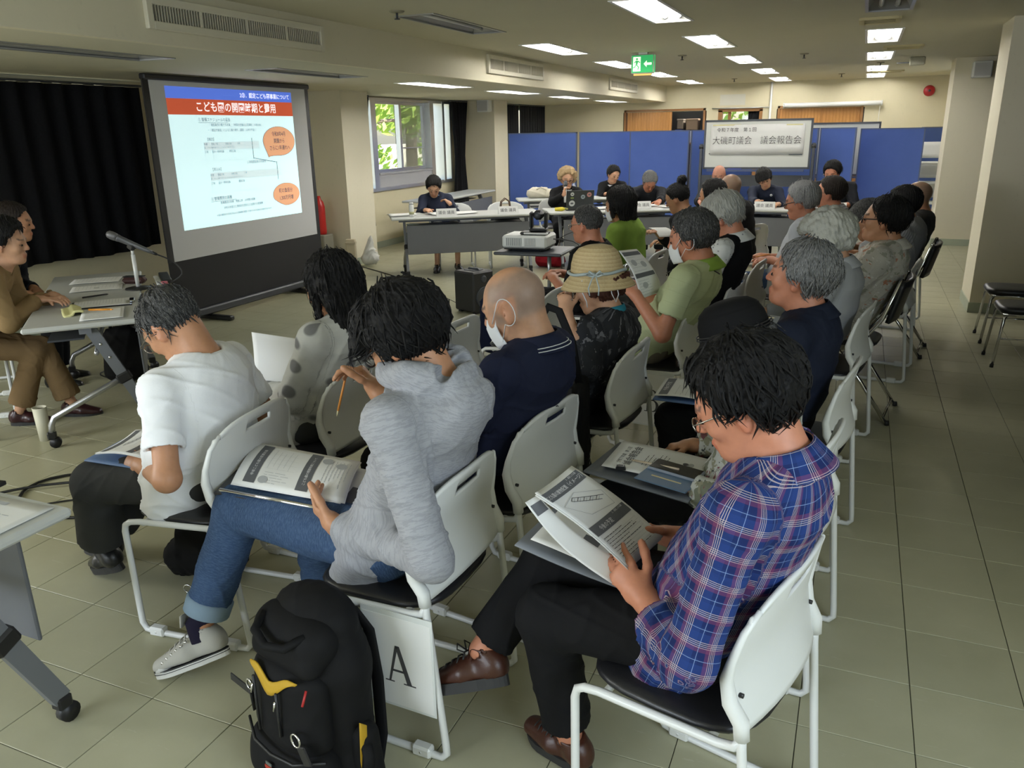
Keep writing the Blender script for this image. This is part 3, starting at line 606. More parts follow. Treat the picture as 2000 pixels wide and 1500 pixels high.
whiteboard('whiteboard', 'second whiteboard standing half hidden behind the blue partitions', (-.42, 14.0, 0), 0, 1.25, .78, .86)
def partition(x0, x1, y0, y1, lab, h_=1.58):
    L = math.hypot(x1-x0, y1-y0); r = thing('partition_panel', lab, 'partition', ((x0+x1)/2, (y0+y1)/2, 0), math.atan2(y1-y0, x1-x0), 'blue folding partitions across the back of the room')
    MB().b2((-L/2+.018, -.016, .09), (L/2-.018, .016, h_-.018)).build('felt', M_felt, r); f = MB()
    for s in (-1, 1): f.b2((s*L/2-.009-.009*s, -.02, .06), (s*L/2+.009-.009*s, .02, h_))
    f.b2((-L/2, -.02, h_-.018), (L/2, .02, h_)).b2((-L/2, -.02, .07), (L/2, .02, .09)); f.build('frame', mat('partition_frame', (.10, .13, .24), .45, .4), r)
    for s in (-1, 1):
        MB().b2((s*(L/2-.10)-.02, -.20, .03), (s*(L/2-.10)+.02, .20, .06), .005).build('foot', M_dk, r)
        for t in (-.17, .17): MB().cyl((s*(L/2-.10)-.01, t, .018), (s*(L/2-.10)+.01, t, .018), .018, None, 8).build('caster', M_blk, r)
partition(-5.49, -4.285, 12.8, 12.8, 'wide blue partition panel at the far left, next to the column'); partition(-4.265, -3.48, 12.85, 13.15, 'blue partition panel joined to the leftmost wide one, folded slightly back')
partition(-3.43, -2.47, 12.9, 12.8, 'blue partition panel left of the whiteboard, after the open gap'); partition(-2.45, -1.56, 12.82, 13.2, 'blue partition panel partly behind the left half of the whiteboard'); partition(-1.5, -.62, 13.25, 13.0, 'blue partition panel hidden mostly behind the whiteboard'); partition(-.60, -.11, 13.0, 12.9, 'narrow blue partition between the whiteboard and the rightmost panel')
partition(-.06, .80, 13.35, 13.35, 'blue partition panel at the far right beside the cream column', 1.56); partition(.83, 1.25, 14.6, 15.0, 'blue partition edge peeping out behind the rightmost panel', 1.56)
# stacked pale stacking chairs in the gap beside the right column
for k in range(3):
    s = thing('stacking_chair', ['pale blue-lit stacked chair, lowest in the gap by the column', 'pale blue-lit stacked chair, middle of the stack by the column', 'pale blue-lit stacked chair, topmost by the column'][k], 'chair', (.98, 14.2, .30*k), 0, 'chairs stacked behind the partition')
    MB().b2((-.2, -.2, .42), (.2, .2, .45), .012).build('seat', M_white, s); MB().grid(lambda u, v: ((u-.5)*.4, .2+.05*v, .50+.24*v), 6, 4, .012).build('backrest', M_white, s)
    for a in (-1, 1):
        for b_ in (-1, 1):
            if k == 0: MB().cyl((a*.18, b_*.18, .0), (a*.18, b_*.18, .42), .011).build('leg', M_steelw, s)
        MB().cyl((a*.18, .19, .44), (a*.18, .22, .56), .010).build('back_post', M_steelw, s)
o = area_light('stack_area_lamp', (1.42, 15.4, 1.0), (-.6, -1, 0), .5, 1.2, 6, (.75, .9, 1.0))  # bluish area lamp aimed at the stacked chairs; no window opens beside it

# ---------------------------------------------------------------- chairs
def seat_pad(mb, a, b, zt, zb, p=3.2, c=(0, 0), n=28, crown=.006, drop=0.0):
    """upholstered pad with a superellipse outline"""
    prof = [(.0, zt+crown), (.55, zt+crown*.8), (.86, zt), (.96, zt-.006), (1.0, (zt+zb)/2), (.97, zb+.003), (.0, zb)]
    vs = []; fs = []
    for q, z in prof:
        for k in range(n):
            t = 2*PI*k/n; cx, sy = math.cos(t), math.sin(t)
            x = math.copysign(abs(cx)**(2/p), cx); y = math.copysign(abs(sy)**(2/p), sy)
            X = a*q*x; vs.append((c[0]+X, c[1]+b*q*y, z-drop*max(0, X/a)**3))
    m = len(prof)
    for i in range(m-1):
        for k in range(n): fs.append((i*n+k, (i+1)*n+k, (i+1)*n+(k+1) % n, i*n+(k+1) % n))
    mb.add(vs, [f[::-1] for f in fs], True)
def shell(mb, fn, us, vs_, th, skip):
    """thick sheet over a grid with missing cells (hand holes); fn(u,v)->Vector"""
    nu, nv = len(us), len(vs_); W = nv; Pt = [[Vector(fn(u, v)) for v in vs_] for u in us]; F = []; B = []
    for i in range(nu):
        for j in range(nv):
            du = Pt[min(i+1, nu-1)][j]-Pt[max(i-1, 0)][j]; dv = Pt[i][min(j+1, nv-1)]-Pt[i][max(j-1, 0)]; n_ = du.cross(dv).normalized()
            F.append(Pt[i][j]+n_*th/2); B.append(Pt[i][j]-n_*th/2)
    off = len(F); fs = []; ed = {}
    for i in range(nu-1):
        for j in range(nv-1):
            if skip((us[i]+us[i+1])/2, (vs_[j]+vs_[j+1])/2): continue
            q = (i*W+j, (i+1)*W+j, (i+1)*W+j+1, i*W+j+1); fs.append(q); fs.append(tuple(off+x for x in q[::-1]))
            for a, b in zip(q, q[1:]+q[:1]): ed[(a, b)] = 1
    for a, b in list(ed):
        if (b, a) not in ed: fs.append((b, a, off+a, off+b))
    mb.add(F+B, fs, True)
def make_white_chair():
    r = thing('stacking_chair', '', 'chair')
    for s in (-1, 1):
        y = s*.215
        MB().tube([(-.197, y, .50), (-.20, y, .45), (-.238, y, .06), (-.240, y, .03), (-.226, y, .013), (-.20, y, .0115), (.14, y, .0115), (.172, y, .016), (.186, y, .04), (.190, y, .385), (.184, y, .408), (.165, y, .420), (.13, y*.985, .424), (-.15, y*.985, .436), (-.185, y*.99, .445), (-.20, y, .47)], .0105, 8).build('side_frame', M_steelw, r)
        for x in (.125, -.165): MB().box((x, y, .017), (.058, .032, .033), None, .006).cyl((x, y-.0165, .018), (x, y+.0165, .018), .004, None, 8).build('glide', M_white, r)
    MB().cyl((.12, -.21, .417), (.12, .21, .417), .009).build('crossbar', M_steelw, r); MB().cyl((-.13, -.21, .428), (-.13, .21, .428), .009).build('crossbar', M_steelw, r)
    p = MB(); seat_pad(p, .205, .205, .456, .428, 3.4, (-.005, 0), drop=.012); p.build('seat', M_blksoft, r)
    # moulded back: sleeves over the posts, flared sides, hand hole
    def hw(z):
        t = (z-.49)/.29
        return .212+.018*math.sin(min(1, t*1.15)*PI*.62) if t < .62 else .229-.052*((t-.62)/.38)**1.5
    def fn(u, v):
        z = .495+.280*v
        side = -.192+.030*math.sin(min(1, v/.55)*PI/2) - (.075*max(0, v-.42)**1.15)
        dep = .034*(1-.35*v); zz = z-.010*abs(u)**3*(v > .5)+(-.018*(abs(u)**2)*(1-v) if False else 0) + .02*(abs(u)**2)*(1-v)*-1 + (-.022*abs(u)**4 if v > .95 else 0)
        return (side-dep*(1-abs(u)**2.2), u*hw(z), zz)
    us = [-1, -.95, -.85, -.7, -.5, -.34, -.31, -.15, 0, .15, .31, .34, .5, .7, .85, .95, 1]; vv = [0, .04, .12, .25, .4, .55, .68, .775, .80, .865, .89, .96, 1.0]
    b = MB(); shell(b, fn, us, vv, .010, lambda u, v: abs(u) < .32 and .79 < v < .88)
    for s in (-1, 1):
        b.tube([(-.199, s*.215, .474), (-.196, s*.217, .51), tuple(fn(s, .25)), tuple(fn(s, .42)), tuple(fn(s, .6)), tuple(fn(s, .8)), tuple(fn(s, 1.0))], [.0165, .0175, .0165, .014, .010, .008, .006], 8)
    bo = b.build('backrest', M_white, r)
    for s in (-1, 1): p_ = fn(s*.9, .27); MB().cyl((p_[0]-.013, p_[1], p_[2]), (p_[0]-.002, p_[1], p_[2]), .005, None, 10).build('screw_hole', M_blk, bo)
    return r
white0 = make_white_chair(); wused = [0]
def white_chair(x, y, deg, lab, group='white stacking chairs of the audience'):
    """x, y: middle between the back posts; deg: facing"""
    a = math.radians(deg); loc = (x+.2*math.cos(a), y+.2*math.sin(a), 0)
    if not wused[0]: wused[0] = 1; white0.location = loc; white0.rotation_euler = (0, 0, a); white0['label'] = lab; white0['group'] = group; return white0
    return dup(white0, loc, a, lab, group)
CH = {}
for key, x, y, deg, lab in (
    ('W1', -1.735, 1.90, 186, 'white chair under the man in the white T-shirt'), ('W2', -1.70, 2.46, 180, 'white chair under the long-haired woman in dotted grey'),
    ('E0', -1.68, 3.28, 176, 'empty white chair in front of the black loudspeaker, first row'), ('E1', -1.50, 4.18, 174, 'empty white chair with printed papers and a cup on its seat'),
    ('G1', -1.36, 5.05, 172, 'white chair under the man with thin glasses in the first row'), ('G2', -1.28, 5.72, 172, 'white chair under the woman in bright green'),
    ('A', -.89, 1.722, 178, 'white chair with the letter A sign, under the hooded man'), ('A2', -.845, 2.28, 172, 'white chair under the bald man in the navy polo shirt'),
    ('A3', -.783, 3.118, 176, 'white chair under the woman in the straw hat'), ('A4', -.69, 4.02, 174, 'white chair with the letter B sign, under the pale green polo shirt'),
    ('A5', -.60, 4.85, 174, 'white chair under the white-haired man in the black vest'), ('A6', -.55, 5.45, 174, 'empty-looking white chair beyond the man in the black vest'),
    ('D', -.043, 1.54, 165, 'white chair under the man in the blue plaid shirt, nearest of all'), ('D2', .0, 2.34, 172, 'white chair under the person in the black bucket hat'),
    ('D3', .045, 3.10, 172, 'white chair under the grey-haired man in the navy jacket'), ('D4', .105, 4.22, 170, 'white chair by the aisle under the person with curly white hair'),
    ('D5', .385, 5.72, 172, 'white chair by the aisle under the man in the patterned beige shirt')):
    CH[key] = white_chair(x, y, deg, lab)
# black folding chairs with chrome frames
def make_folding():
    r = thing('folding_chair', '', 'chair')
    for s in (-1, 1):
        y = s*.20
        MB().tube([(.24, y, .0), (.10, y, .22), (-.06, y, .44), (-.17, y, .60), (-.235, y, .80), (-.24, y*.8, .815)], .011, 8).build('front_leg', M_chrome, r)
        MB().tube([(-.26, y*.94, .0), (-.10, y*.94, .23), (.06, y*.94, .43)], .011, 8).build('rear_leg', M_chrome, r)
        for x, yy in ((.24, y), (-.26, y*.94)): MB().cyl((x, yy, 0), (x*.985, yy, .025), .014, None, 10).build('rubber_foot', M_blk, r)
    MB().cyl((.215, -.2, .04), (.215, .2, .04), .008).build('stretcher', M_chrome, r); MB().cyl((-.235, -.19, .04), (-.235, .19, .04), .008).build('stretcher', M_chrome, r)
    p = MB(); seat_pad(p, .195, .19, .455, .428, 4, (.04, 0)); p.build('seat', M_blksoft, r)
    MB().grid(lambda u, v: (-.185-.055*v-.03*math.sin(u*PI), (u-.5)*.40, .585+.225*v), 10, 6, .022).build('backrest', M_blksoft, r)
    return r
f0 = make_folding(); a = math.radians(172); f0.location = (.05, 4.88, 0); f0.rotation_euler = (0, 0, a); tag(f0, 'black folding chair by the aisle behind the curly white-haired person', 'chair', 'black folding chairs with chrome frames')
dup(f0, (.30, 6.42, 0), a, 'black folding chair by the aisle under the man in the striped shirt'); dup(f0, (-.36, 6.0, 0), math.radians(174), 'black folding chair with the letter C sign under its seat')
# stools by the right-hand column
def make_stool():
    r = thing('stool', '', 'stool'); p = MB(); seat_pad(p, .23, .17, .42, .375, 5); p.build('seat', M_blksoft, r)
    MB().tube([(-.20, -.15, .368), (.20, -.15, .368), (.20, .15, .368), (-.20, .15, .368)], .009, 8, True).build('frame', M_chrome, r)
    for sx in (-1, 1):
        for sy in (-1, 1):
            MB().tube([(sx*.17, sy*.135, .372), (sx*.195, sy*.155, .34), (sx*.225, sy*.17, .0)], .010, 8).build('leg', M_chrome, r); MB().cyl((sx*.2255, sy*.17, 0), (sx*.2245, sy*.17, .022), .013, None, 10).build('rubber_foot', M_blk, r)
    MB().tube([(-.205, -.158, .20), (.205, -.158, .20)], .006, 6).build('stretcher', M_chrome, r); return r
s0 = make_stool(); s0.location = (1.20, 6.98, 0); tag(s0, 'black padded chrome stool nearer the right column', 'stool', 'black stools by the right column'); dup(s0, (1.19, 6.30, 0), .03, 'black padded chrome stool in front of the other one at the right edge')

# ---------------------------------------------------------------- folding meeting tables
def make_table(lab, loc, rz, L=1.8, W=.6, H=.70, panel=True, side=1, group='grey-topped folding tables on casters'):
    """side=+1: sloping main beam of the end frames runs to +y; modesty panel hangs on that side"""
    r = thing('folding_table', lab, 'table', loc, rz, group)
    MB().box((0, 0, H-.014), (L, W, .028), None, .009).build('tabletop', M_top, r)
    MB().b2((-L/2+.10, -.03, H-.075), (L/2-.10, .03, H-.03)).build('under_beam', M_grey, r)
    for s in (-1, 1):
        x = s*(L/2-.16); lg = MB()
        p0, p1 = Vector((x, side*.02, H-.06)), Vector((x, side*.26, .085)); d = p1-p0; u = Vector((0, -d.z, d.y)).normalized()*.030
        lg.add([p0-u+Vector((k*.014, 0, 0)) for k in (-1, 1)]+[p0+u+Vector((k*.014, 0, 0)) for k in (-1, 1)]+[p1-u*.85+Vector((k*.014, 0, 0)) for k in (-1, 1)]+[p1+u*.85+Vector((k*.014, 0, 0)) for k in (-1, 1)], [(0, 1, 3, 2), (4, 6, 7, 5), (0, 4, 5, 1), (2, 3, 7, 6), (0, 2, 6, 4), (1, 5, 7, 3)]); lo = lg.build('leg_beam', M_grey, r)
        for t in (.16, .30): q = p0+d*t; MB().cyl((q.x-.017, q.y, q.z), (q.x+.017, q.y, q.z), .007, None, 8).build('bolt', M_chrome, lo)
        m_ = p0+d*.52
        MB().box(m_, (.046, .075, .055), Matrix.Rotation(math.atan2(d.z, d.y)+PI/2, 3, 'X'), .008).build('clamp', M_blk, r)
        MB().tube([m_, m_.lerp(Vector((x, -side*.23, .17)), .5), (x, -side*.23, .17), (x, -side*.25, .13), (x, -side*.255, .075)], .017, 10).build('leg_tube', M_silver, r)
        for yy in (side*.262, -side*.257):
            w_ = MB().cyl((x-.014, yy+side*.012, .030), (x+.014, yy+side*.012, .030), .030, None, 14).box((x, yy, .072), (.040, .045, .04), None, .006); w_.build('caster', M_blk, r)
    MB().cyl((-L/2+.16, side*.03, H-.20), (L/2-.16, side*.03, H-.20), .012).build('stretcher', M_silver, r)
    MB().b2((-L/2+.2, -side*.20-.004, H-.125), (L/2-.2, -side*.02, H-.115)).build('shelf', M_dk, r)
    if panel: MB().b2((-L/2+.17, side*.245, H-.42), (L/2-.17, side*.257, H-.10), .004).b2((-L/2+.17, side*.238, H-.106), (L/2-.17, side*.258, H-.094)).build('modesty_panel', M_greyp, r)
    return r
def table_edge(lab, A, B, W=.6, **k):
    """front edge runs from A to B (ground plan); the table lies to the left of A->B"""
    A, B = Vector(A), Vector(B); d = (B-A); L = d.length; d.normalize(); n_ = Vector((-d.y, d.x)); c = (A+B)/2+n_*W/2
    return make_table(lab, (c.x, c.y, 0), math.atan2(d.y, d.x), L, W, side=-1, **k)
table_edge('left table of the head row, with two name plates and papers', (-4.80, 7.80), (-3.34, 8.80)); table_edge('middle table of the head row, with the dark laptop', (-3.28, 8.83), (-1.74, 9.72)); table_edge('right table of the head row below the whiteboard', (-1.66, 9.72), (-.10, 9.66))
make_table('table of the second row behind the blond speaker', (-3.72, 10.95, 0), math.radians(27), 1.6, .45, side=-1, panel=False)
make_table('long table standing along the window wall', (-5.72, 11.1, 0), math.radians(92), 2.3, .5, side=-1)
make_table('side table with microphone and papers near the projection screen', (-4.27, 3.41, 0), math.radians(137), 1.75, .56, side=-1, H=.70)
make_table('table corner jutting in at the lower left with a coloured chart on it', (-2.70, .97, 0), 0, 1.8, .60, side=1, H=.70)
# chairs of the head tables and of the side table
for x, y, deg, lab in ((-4.62, 8.98, -58, 'white chair under the woman in the navy blazer, leftmost at the head table'), (-4.05, 9.30, -62, 'white chair with a handbag on it at the left head table'), (-3.62, 9.98, -65, 'white chair under the blond speaker'), (-4.38, 11.55, -65, 'empty white chair behind the tote bag on the second-row table'),
        (-3.28, 11.75, -66, 'white chair under the woman in black with the white collar'), (-2.62, 10.82, -70, 'white chair under the man bent over writing'), (-1.66, 11.0, -88, 'white chair under the bald man in front of the whiteboard'), (-1.04, 10.82, -92, 'white chair under the woman with the round badge'), (-.24, 10.82, -95, 'white chair under the dark-haired man at the right end of the head table'), (-4.76, 2.60, 40, 'white chair under the woman in the tan jacket'), (-5.45, 3.24, 40, 'white chair hidden behind the woman in tan')):
    white_chair(x, y, deg, lab, 'white chairs at the tables')

# ---------------------------------------------------------------- people: signed-distance modelling + surface nets
V3 = lambda *a: np.array(a, dtype=np.float64)
def unit(v): v = np.asarray(v, float); n = np.linalg.norm(v); return v/n if n > 1e-9 else v
def rotm(yaw, pitch, roll):
    """x forward, y left, z up; pitch>0 bows the head forward, yaw>0 turns left, roll>0 tips to the right"""
    cy, sy = math.cos(yaw), math.sin(yaw); cp, sp = math.cos(pitch), math.sin(pitch); cr, sr = math.cos(roll), math.sin(roll)
    Rz = np.array([[cy, -sy, 0], [sy, cy, 0], [0, 0, 1]]); Ry = np.array([[cp, 0, sp], [0, 1, 0], [-sp, 0, cp]]); Rx = np.array([[1, 0, 0], [0, cr, -sr], [0, sr, cr]])
    return Rz @ Ry @ Rx
class Vol:
    def __init__(s, lo, hi, h):
        s.lo = np.asarray(lo, float); s.h = h; s.n = np.ceil((np.asarray(hi)-s.lo)/h).astype(int)+1
        s.D = np.full(s.n, .08, np.float32)
    def win(s, lo, hi):
        a = np.maximum(0, np.floor((np.asarray(lo)-s.lo)/s.h).astype(int)); b = np.minimum(s.n, np.ceil((np.asarray(hi)-s.lo)/s.h).astype(int)+1)
        if np.any(b <= a): return None
        ax = [(s.lo[i]+s.h*np.arange(a[i], b[i])).astype(np.float32) for i in range(3)]
        return tuple(slice(a[i], b[i]) for i in range(3)), ax[0][:, None, None], ax[1][None, :, None], ax[2][None, None, :]
    def op(s, lo, hi, fn, k=.0, mode='u'):
        w_ = s.win(lo, hi)
        if w_ is None: return
        sl_, X, Y, Z = w_; d = fn(X, Y, Z).astype(np.float32); A = s.D[sl_]
        if mode == 'u':
            if k > 0: q = np.maximum(k-np.abs(A-d), 0)/k; s.D[sl_] = np.minimum(A, d)-q*q*k*.25
            else: s.D[sl_] = np.minimum(A, d)
        elif mode == 's':
            d = -d
            if k > 0: q = np.maximum(k-np.abs(A-d), 0)/k; s.D[sl_] = np.maximum(A, d)+q*q*k*.25
            else: s.D[sl_] = np.maximum(A, d)
        elif mode == 'i': s.D[sl_] = np.maximum(A, d)
        elif mode == 'a': s.D[sl_] = A+d
    def seg(s, a, b, ra, rb, k=.02, w=1., side=None, mode='u', inf=0.):
        a = np.asarray(a, float); b = np.asarray(b, float); ra += inf; rb += inf
        R = max(ra, rb)*max(1, w)+k+.012; ab = b-a; L2 = max(1e-9, float(ab @ ab))
        def fn(X, Y, Z):
            px, py, pz = X-a[0], Y-a[1], Z-a[2]
            t = np.clip((px*ab[0]+py*ab[1]+pz*ab[2])/L2, 0, 1)
            dx, dy, dz = px-t*ab[0], py-t*ab[1], pz-t*ab[2]
            r = ra+(rb-ra)*t; d2 = dx*dx+dy*dy+dz*dz
            if w != 1. and side is not None:
                sd = dx*side[0]+dy*side[1]+dz*side[2]; d2 = d2-sd*sd*(1-1/(w*w))
            return np.sqrt(np.maximum(d2, 1e-12))-r
        s.op(np.minimum(a, b)-R, np.maximum(a, b)+R, fn, k, mode)
    def ell(s, c, r, M=None, k=.02, mode='u', cut=None):
        c = np.asarray(c, float); r = np.asarray(r, float); M = np.eye(3) if M is None else M; R = r.max()+k+.012
        def fn(X, Y, Z):
            px, py, pz = X-c[0], Y-c[1], Z-c[2]
            q = [(px*M[0, i]+py*M[1, i]+pz*M[2, i])/r[i] for i in range(3)]
            d = (np.sqrt(q[0]**2+q[1]**2+q[2]**2)-1)*r.min()
            return d
        s.op(c-R, c+R, fn, k, mode)
    def plane(s, lo, hi, p, n, k=0., keep=False):
        """cut away (inside the window) everything on the +n side of the plane"""
        n = unit(n); p = np.asarray(p, float)
        s.op(lo, hi, lambda X, Y, Z: -((X-p[0])*n[0]+(Y-p[1])*n[1]+(Z-p[2])*n[2]), k, 's')
    def cutcyl(s, q, d, R, L, k=0.):
        """remove a flat-ended cylinder that starts at q and runs along d"""
        q = np.asarray(q, float); e = q+d*L
        def fn(X, Y, Z):
            px, py, pz = X-q[0], Y-q[1], Z-q[2]; t = px*d[0]+py*d[1]+pz*d[2]
            return np.maximum(np.maximum(np.sqrt(np.maximum(px*px+py*py+pz*pz-t*t, 1e-12))-R, -t), t-L)
        s.op(np.minimum(q, e)-R, np.maximum(q, e)+R, fn, k, 's')
    def net(s):
        D = s.D; ins = D < 0; nx, ny, nz = D.shape
        e = {}; acc = {}
        c = np.zeros((nx-1, ny-1, nz-1), np.uint8)
        for i in (0, 1):
            for j in (0, 1):
                for k in (0, 1): c += ins[i:nx-1+i, j:ny-1+j, k:nz-1+k]
        act = (c > 0) & (c < 8); idx = np.argwhere(act)
        if len(idx) == 0: return np.zeros((0, 3)), np.zeros((0, 4), int)
        vid = np.full(c.shape, -1, np.int32); vid[act] = np.arange(len(idx))
        I, J, K = idx.T; cor = {}
        for i in (0, 1):
            for j in (0, 1):
                for k in (0, 1): cor[(i, j, k)] = D[I+i, J+j, K+k]
        S_ = np.zeros((len(idx), 3)); n_ = np.zeros(len(idx))
        for ax in range(3):
            for u in (0, 1):
                for v in (0, 1):
                    p0 = [0, 0, 0]; p0[(ax+1) % 3] = u; p0[(ax+2) % 3] = v; p1 = list(p0); p1[ax] = 1
                    d0, d1 = cor[tuple(p0)], cor[tuple(p1)]; m = (d0 < 0) != (d1 < 0)
                    t = np.where(m, d0/np.where(m, d0-d1, 1), 0); P_ = np.tile(np.array(p0, float), (len(idx), 1)); P_[:, ax] += t
                    S_ += P_*m[:, None]; n_ += m
        vt = (idx+S_/n_[:, None])*s.h+s.lo
        F = []
        for ax in range(3):
            a1, a2 = (ax+1) % 3, (ax+2) % 3
            A = np.take(ins, range(D.shape[ax]-1), ax); B = np.take(ins, range(1, D.shape[ax]), ax)
            cr = np.argwhere(A != B)
            ok = (cr[:, a1] > 0) & (cr[:, a2] > 0) & (cr[:, a1] < D.shape[a1]-1) & (cr[:, a2] < D.shape[a2]-1); cr = cr[ok]
            if not len(cr): continue
            sg = ins[tuple(cr.T)]
            q = []
            for (u, v) in ((-1, -1), (0, -1), (0, 0), (-1, 0)):
                cc = cr.copy(); cc[:, a1] += u; cc[:, a2] += v; q.append(vid[tuple(cc.T)])
            q = np.stack(q, 1); q[~sg] = q[~sg][:, ::-1]; F.append(q)
        F = np.concatenate(F); F = F[(F >= 0).all(1)]
        return vt, F
def np_mesh(name, vt, F, mats, col=None, cl=None, mi=None):
    me = bpy.data.meshes.new(name); me.vertices.add(len(vt)); me.vertices.foreach_set('co', np.ascontiguousarray(vt, np.float32).ravel())
    nf = len(F); me.loops.add(nf*4); me.polygons.add(nf); me.loops.foreach_set('vertex_index', np.ascontiguousarray(F, np.int32).ravel())
    me.polygons.foreach_set('loop_start', np.arange(0, nf*4, 4, dtype=np.int32)); me.polygons.foreach_set('loop_total', np.full(nf, 4, np.int32))
    me.polygons.foreach_set('use_smooth', np.ones(nf, bool))
    for m_ in (mats if isinstance(mats, (list, tuple)) else [mats]): me.materials.append(m_)
    if mi is not None: me.polygons.foreach_set('material_index', np.asarray(mi, np.int32))
    if col is not None: a = me.attributes.new('Col', 'FLOAT_COLOR', 'POINT'); a.data.foreach_set('color', np.ascontiguousarray(np.c_[col, np.ones(len(vt))], np.float32).ravel())
    if cl is not None: a = me.attributes.new('cl', 'FLOAT_VECTOR', 'POINT'); a.data.foreach_set('vector', np.ascontiguousarray(cl, np.float32).ravel())
    me.update(calc_edges=True); me.validate(); return me
def np_obj(name, vt, F, mats, parent, **k):
    o = bpy.data.objects.new(name, np_mesh(name, vt, F, mats, **k)); C.objects.link(o)
    if parent is not None: o.parent = parent
    return o
def relax(vt, F, n=1, lam=.5):
    for _ in range(n):
        s_ = np.zeros_like(vt); c = np.zeros(len(vt))
        for a, b in ((0, 1), (1, 2), (2, 3), (3, 0)):
            np.add.at(s_, F[:, a], vt[F[:, b]]); np.add.at(s_, F[:, b], vt[F[:, a]]); np.add.at(c, F[:, a], 1); np.add.at(c, F[:, b], 1)
        vt = vt+lam*(s_/np.maximum(c, 1)[:, None]-vt)
    return vt
def segdist(P_, a, b):
    ab = b-a; t = np.clip(((P_-a) @ ab)/max(1e-9, ab @ ab), 0, 1); q = P_-a-t[:, None]*ab; return np.linalg.norm(q, axis=1), t, q
def ik(a, t, l1, l2, pole):
    """elbow / knee position; returns joint and the (clamped) end"""
    a, t = np.asarray(a, float), np.asarray(t, float); d = t-a; L = np.linalg.norm(d); Lm = (l1+l2)*.995
    if L > Lm: t = a+d/L*Lm; d = t-a; L = Lm
    u = d/L; x = (l1*l1-l2*l2+L*L)/(2*L); h_ = math.sqrt(max(0, l1*l1-x*x)); p = np.asarray(pole, float); p = p-u*(p @ u); p = unit(p)
    return a+u*x+p*h_, t

# ------------- materials that use the skin colour attribute and the cloth coordinates
def skin_mat():
    g = N('skin'); a = g.n('ShaderNodeAttribute', attribute_name='Col'); v = g.co('Object')
    col = g.mix(g.noise(v, 45, 3), a.outputs['Color'], (0, 0, 0), 'MIX'); 
    nz = g.noise(v, 60, 3); hs = g.n('ShaderNodeHueSaturation'); g.put(hs.inputs['Color'], a.outputs['Color']); g.put(hs.inputs['Value'], g.math('ADD', .88, g.math('MULTIPLY', nz, .24)))
    g.i('Base Color', hs.outputs[0]); g.i('Roughness', .48); g.i('Specular IOR Level', .4); g.i('Subsurface Weight', .06); g.i('Subsurface Radius', (.012, .005, .003)); g.bump(g.noise(v, 380, 2), .08); return g.m
M_skin = skin_mat()
def hair_mat(name, c1, c2, rough=.42, grey=0., gcol=(.42, .42, .41), freq=(26, 1.6, 3)):
    g = N('hair_'+name); v = g.co('cl', freq)
    a = g.noise(v, 3.2, 4, .7); col = g.mix(a, c1, c2)
    if grey: b = g.noise(g.co('cl', (freq[0]*1.4, freq[1], freq[2])), 4.1, 3, .6); col = g.mix(g.math('MULTIPLY', g.math('SMOOTH_MIN', 1, g.math('MAXIMUM', 0, g.math('MULTIPLY', g.math('SUBTRACT', b, .62-.35*grey), 6)), .1), min(1, .35+grey)), col, gcol)
    g.i('Base Color', col); g.i('Roughness', rough); g.i('Specular IOR Level', .22); g.bump(a, .8, .006); return g.m
H_black = hair_mat('black', (.004, .004, .0045), (.013, .012, .0115)); H_dark = hair_mat('dark_greying', (.010, .010, .010), (.035, .034, .033), .45, .35)
H_salt = hair_mat('salt_and_pepper', (.03, .03, .031), (.10, .10, .10), .5, .55); H_grey = hair_mat('grey', (.10, .10, .10), (.25, .25, .25), .5, .6, (.50, .50, .50))
H_white = hair_mat('white', (.34, .34, .31), (.62, .62, .57), .55); H_curl = hair_mat('white_curly', (.36, .36, .32), (.60, .60, .54), .6, 0, freq=(9, 9, 9)); H_blond = hair_mat('blond_curly', (.36, .22, .10), (.72, .55, .33), .5, 0, freq=(9, 9, 9))
H_auburn = hair_mat('auburn', (.045, .016, .010), (.12, .045, .028), .45, 0, freq=(10, 8, 8)); H_brown = hair_mat('dark_brown', (.014, .010, .008), (.04, .030, .024)); H_stub = hair_mat('grey_stubble', (.16, .15, .14), (.30, .28, .26), .7)
def cloth(name, c, var=.12, vs=14, r=.85, bump=.35, bs=9, fine=0., fcol=None, sheen=.0, stretch=(1, 1, 1)):
    g = N('cloth_'+name); v = g.co('cl'); o = g.co('Object')
    a = g.noise(g.co('cl', stretch), vs, 4, .6); col = g.mix(a, [x*(1-var) for x in c], [min(1, x*(1+var)) for x in c])
    if fine: col = g.mix(g.math('MULTIPLY', g.math('GREATER_THAN', g.noise(g.co('cl', (1, 6, 1)), fine, 3, .7), .52), .55), col, fcol)
    g.i('Base Color', col); g.i('Roughness', r); g.i('Specular IOR Level', .12); g.i('Sheen Weight', sheen)
    w1 = g.noise(g.co('cl', (1, .55, 1)), bs, 2, .5); w2 = g.noise(o, 190, 2)
    g.bump(g.math('ADD', w1, g.math('MULTIPLY', w2, .05)), bump, .02); return g.m
def stripe(g, s_, period, duty, off=0.):
    f = g.math('FRACT', g.math('ADD', g.math('DIVIDE', s_, period), off)); return g.math('LESS_THAN', f, duty)
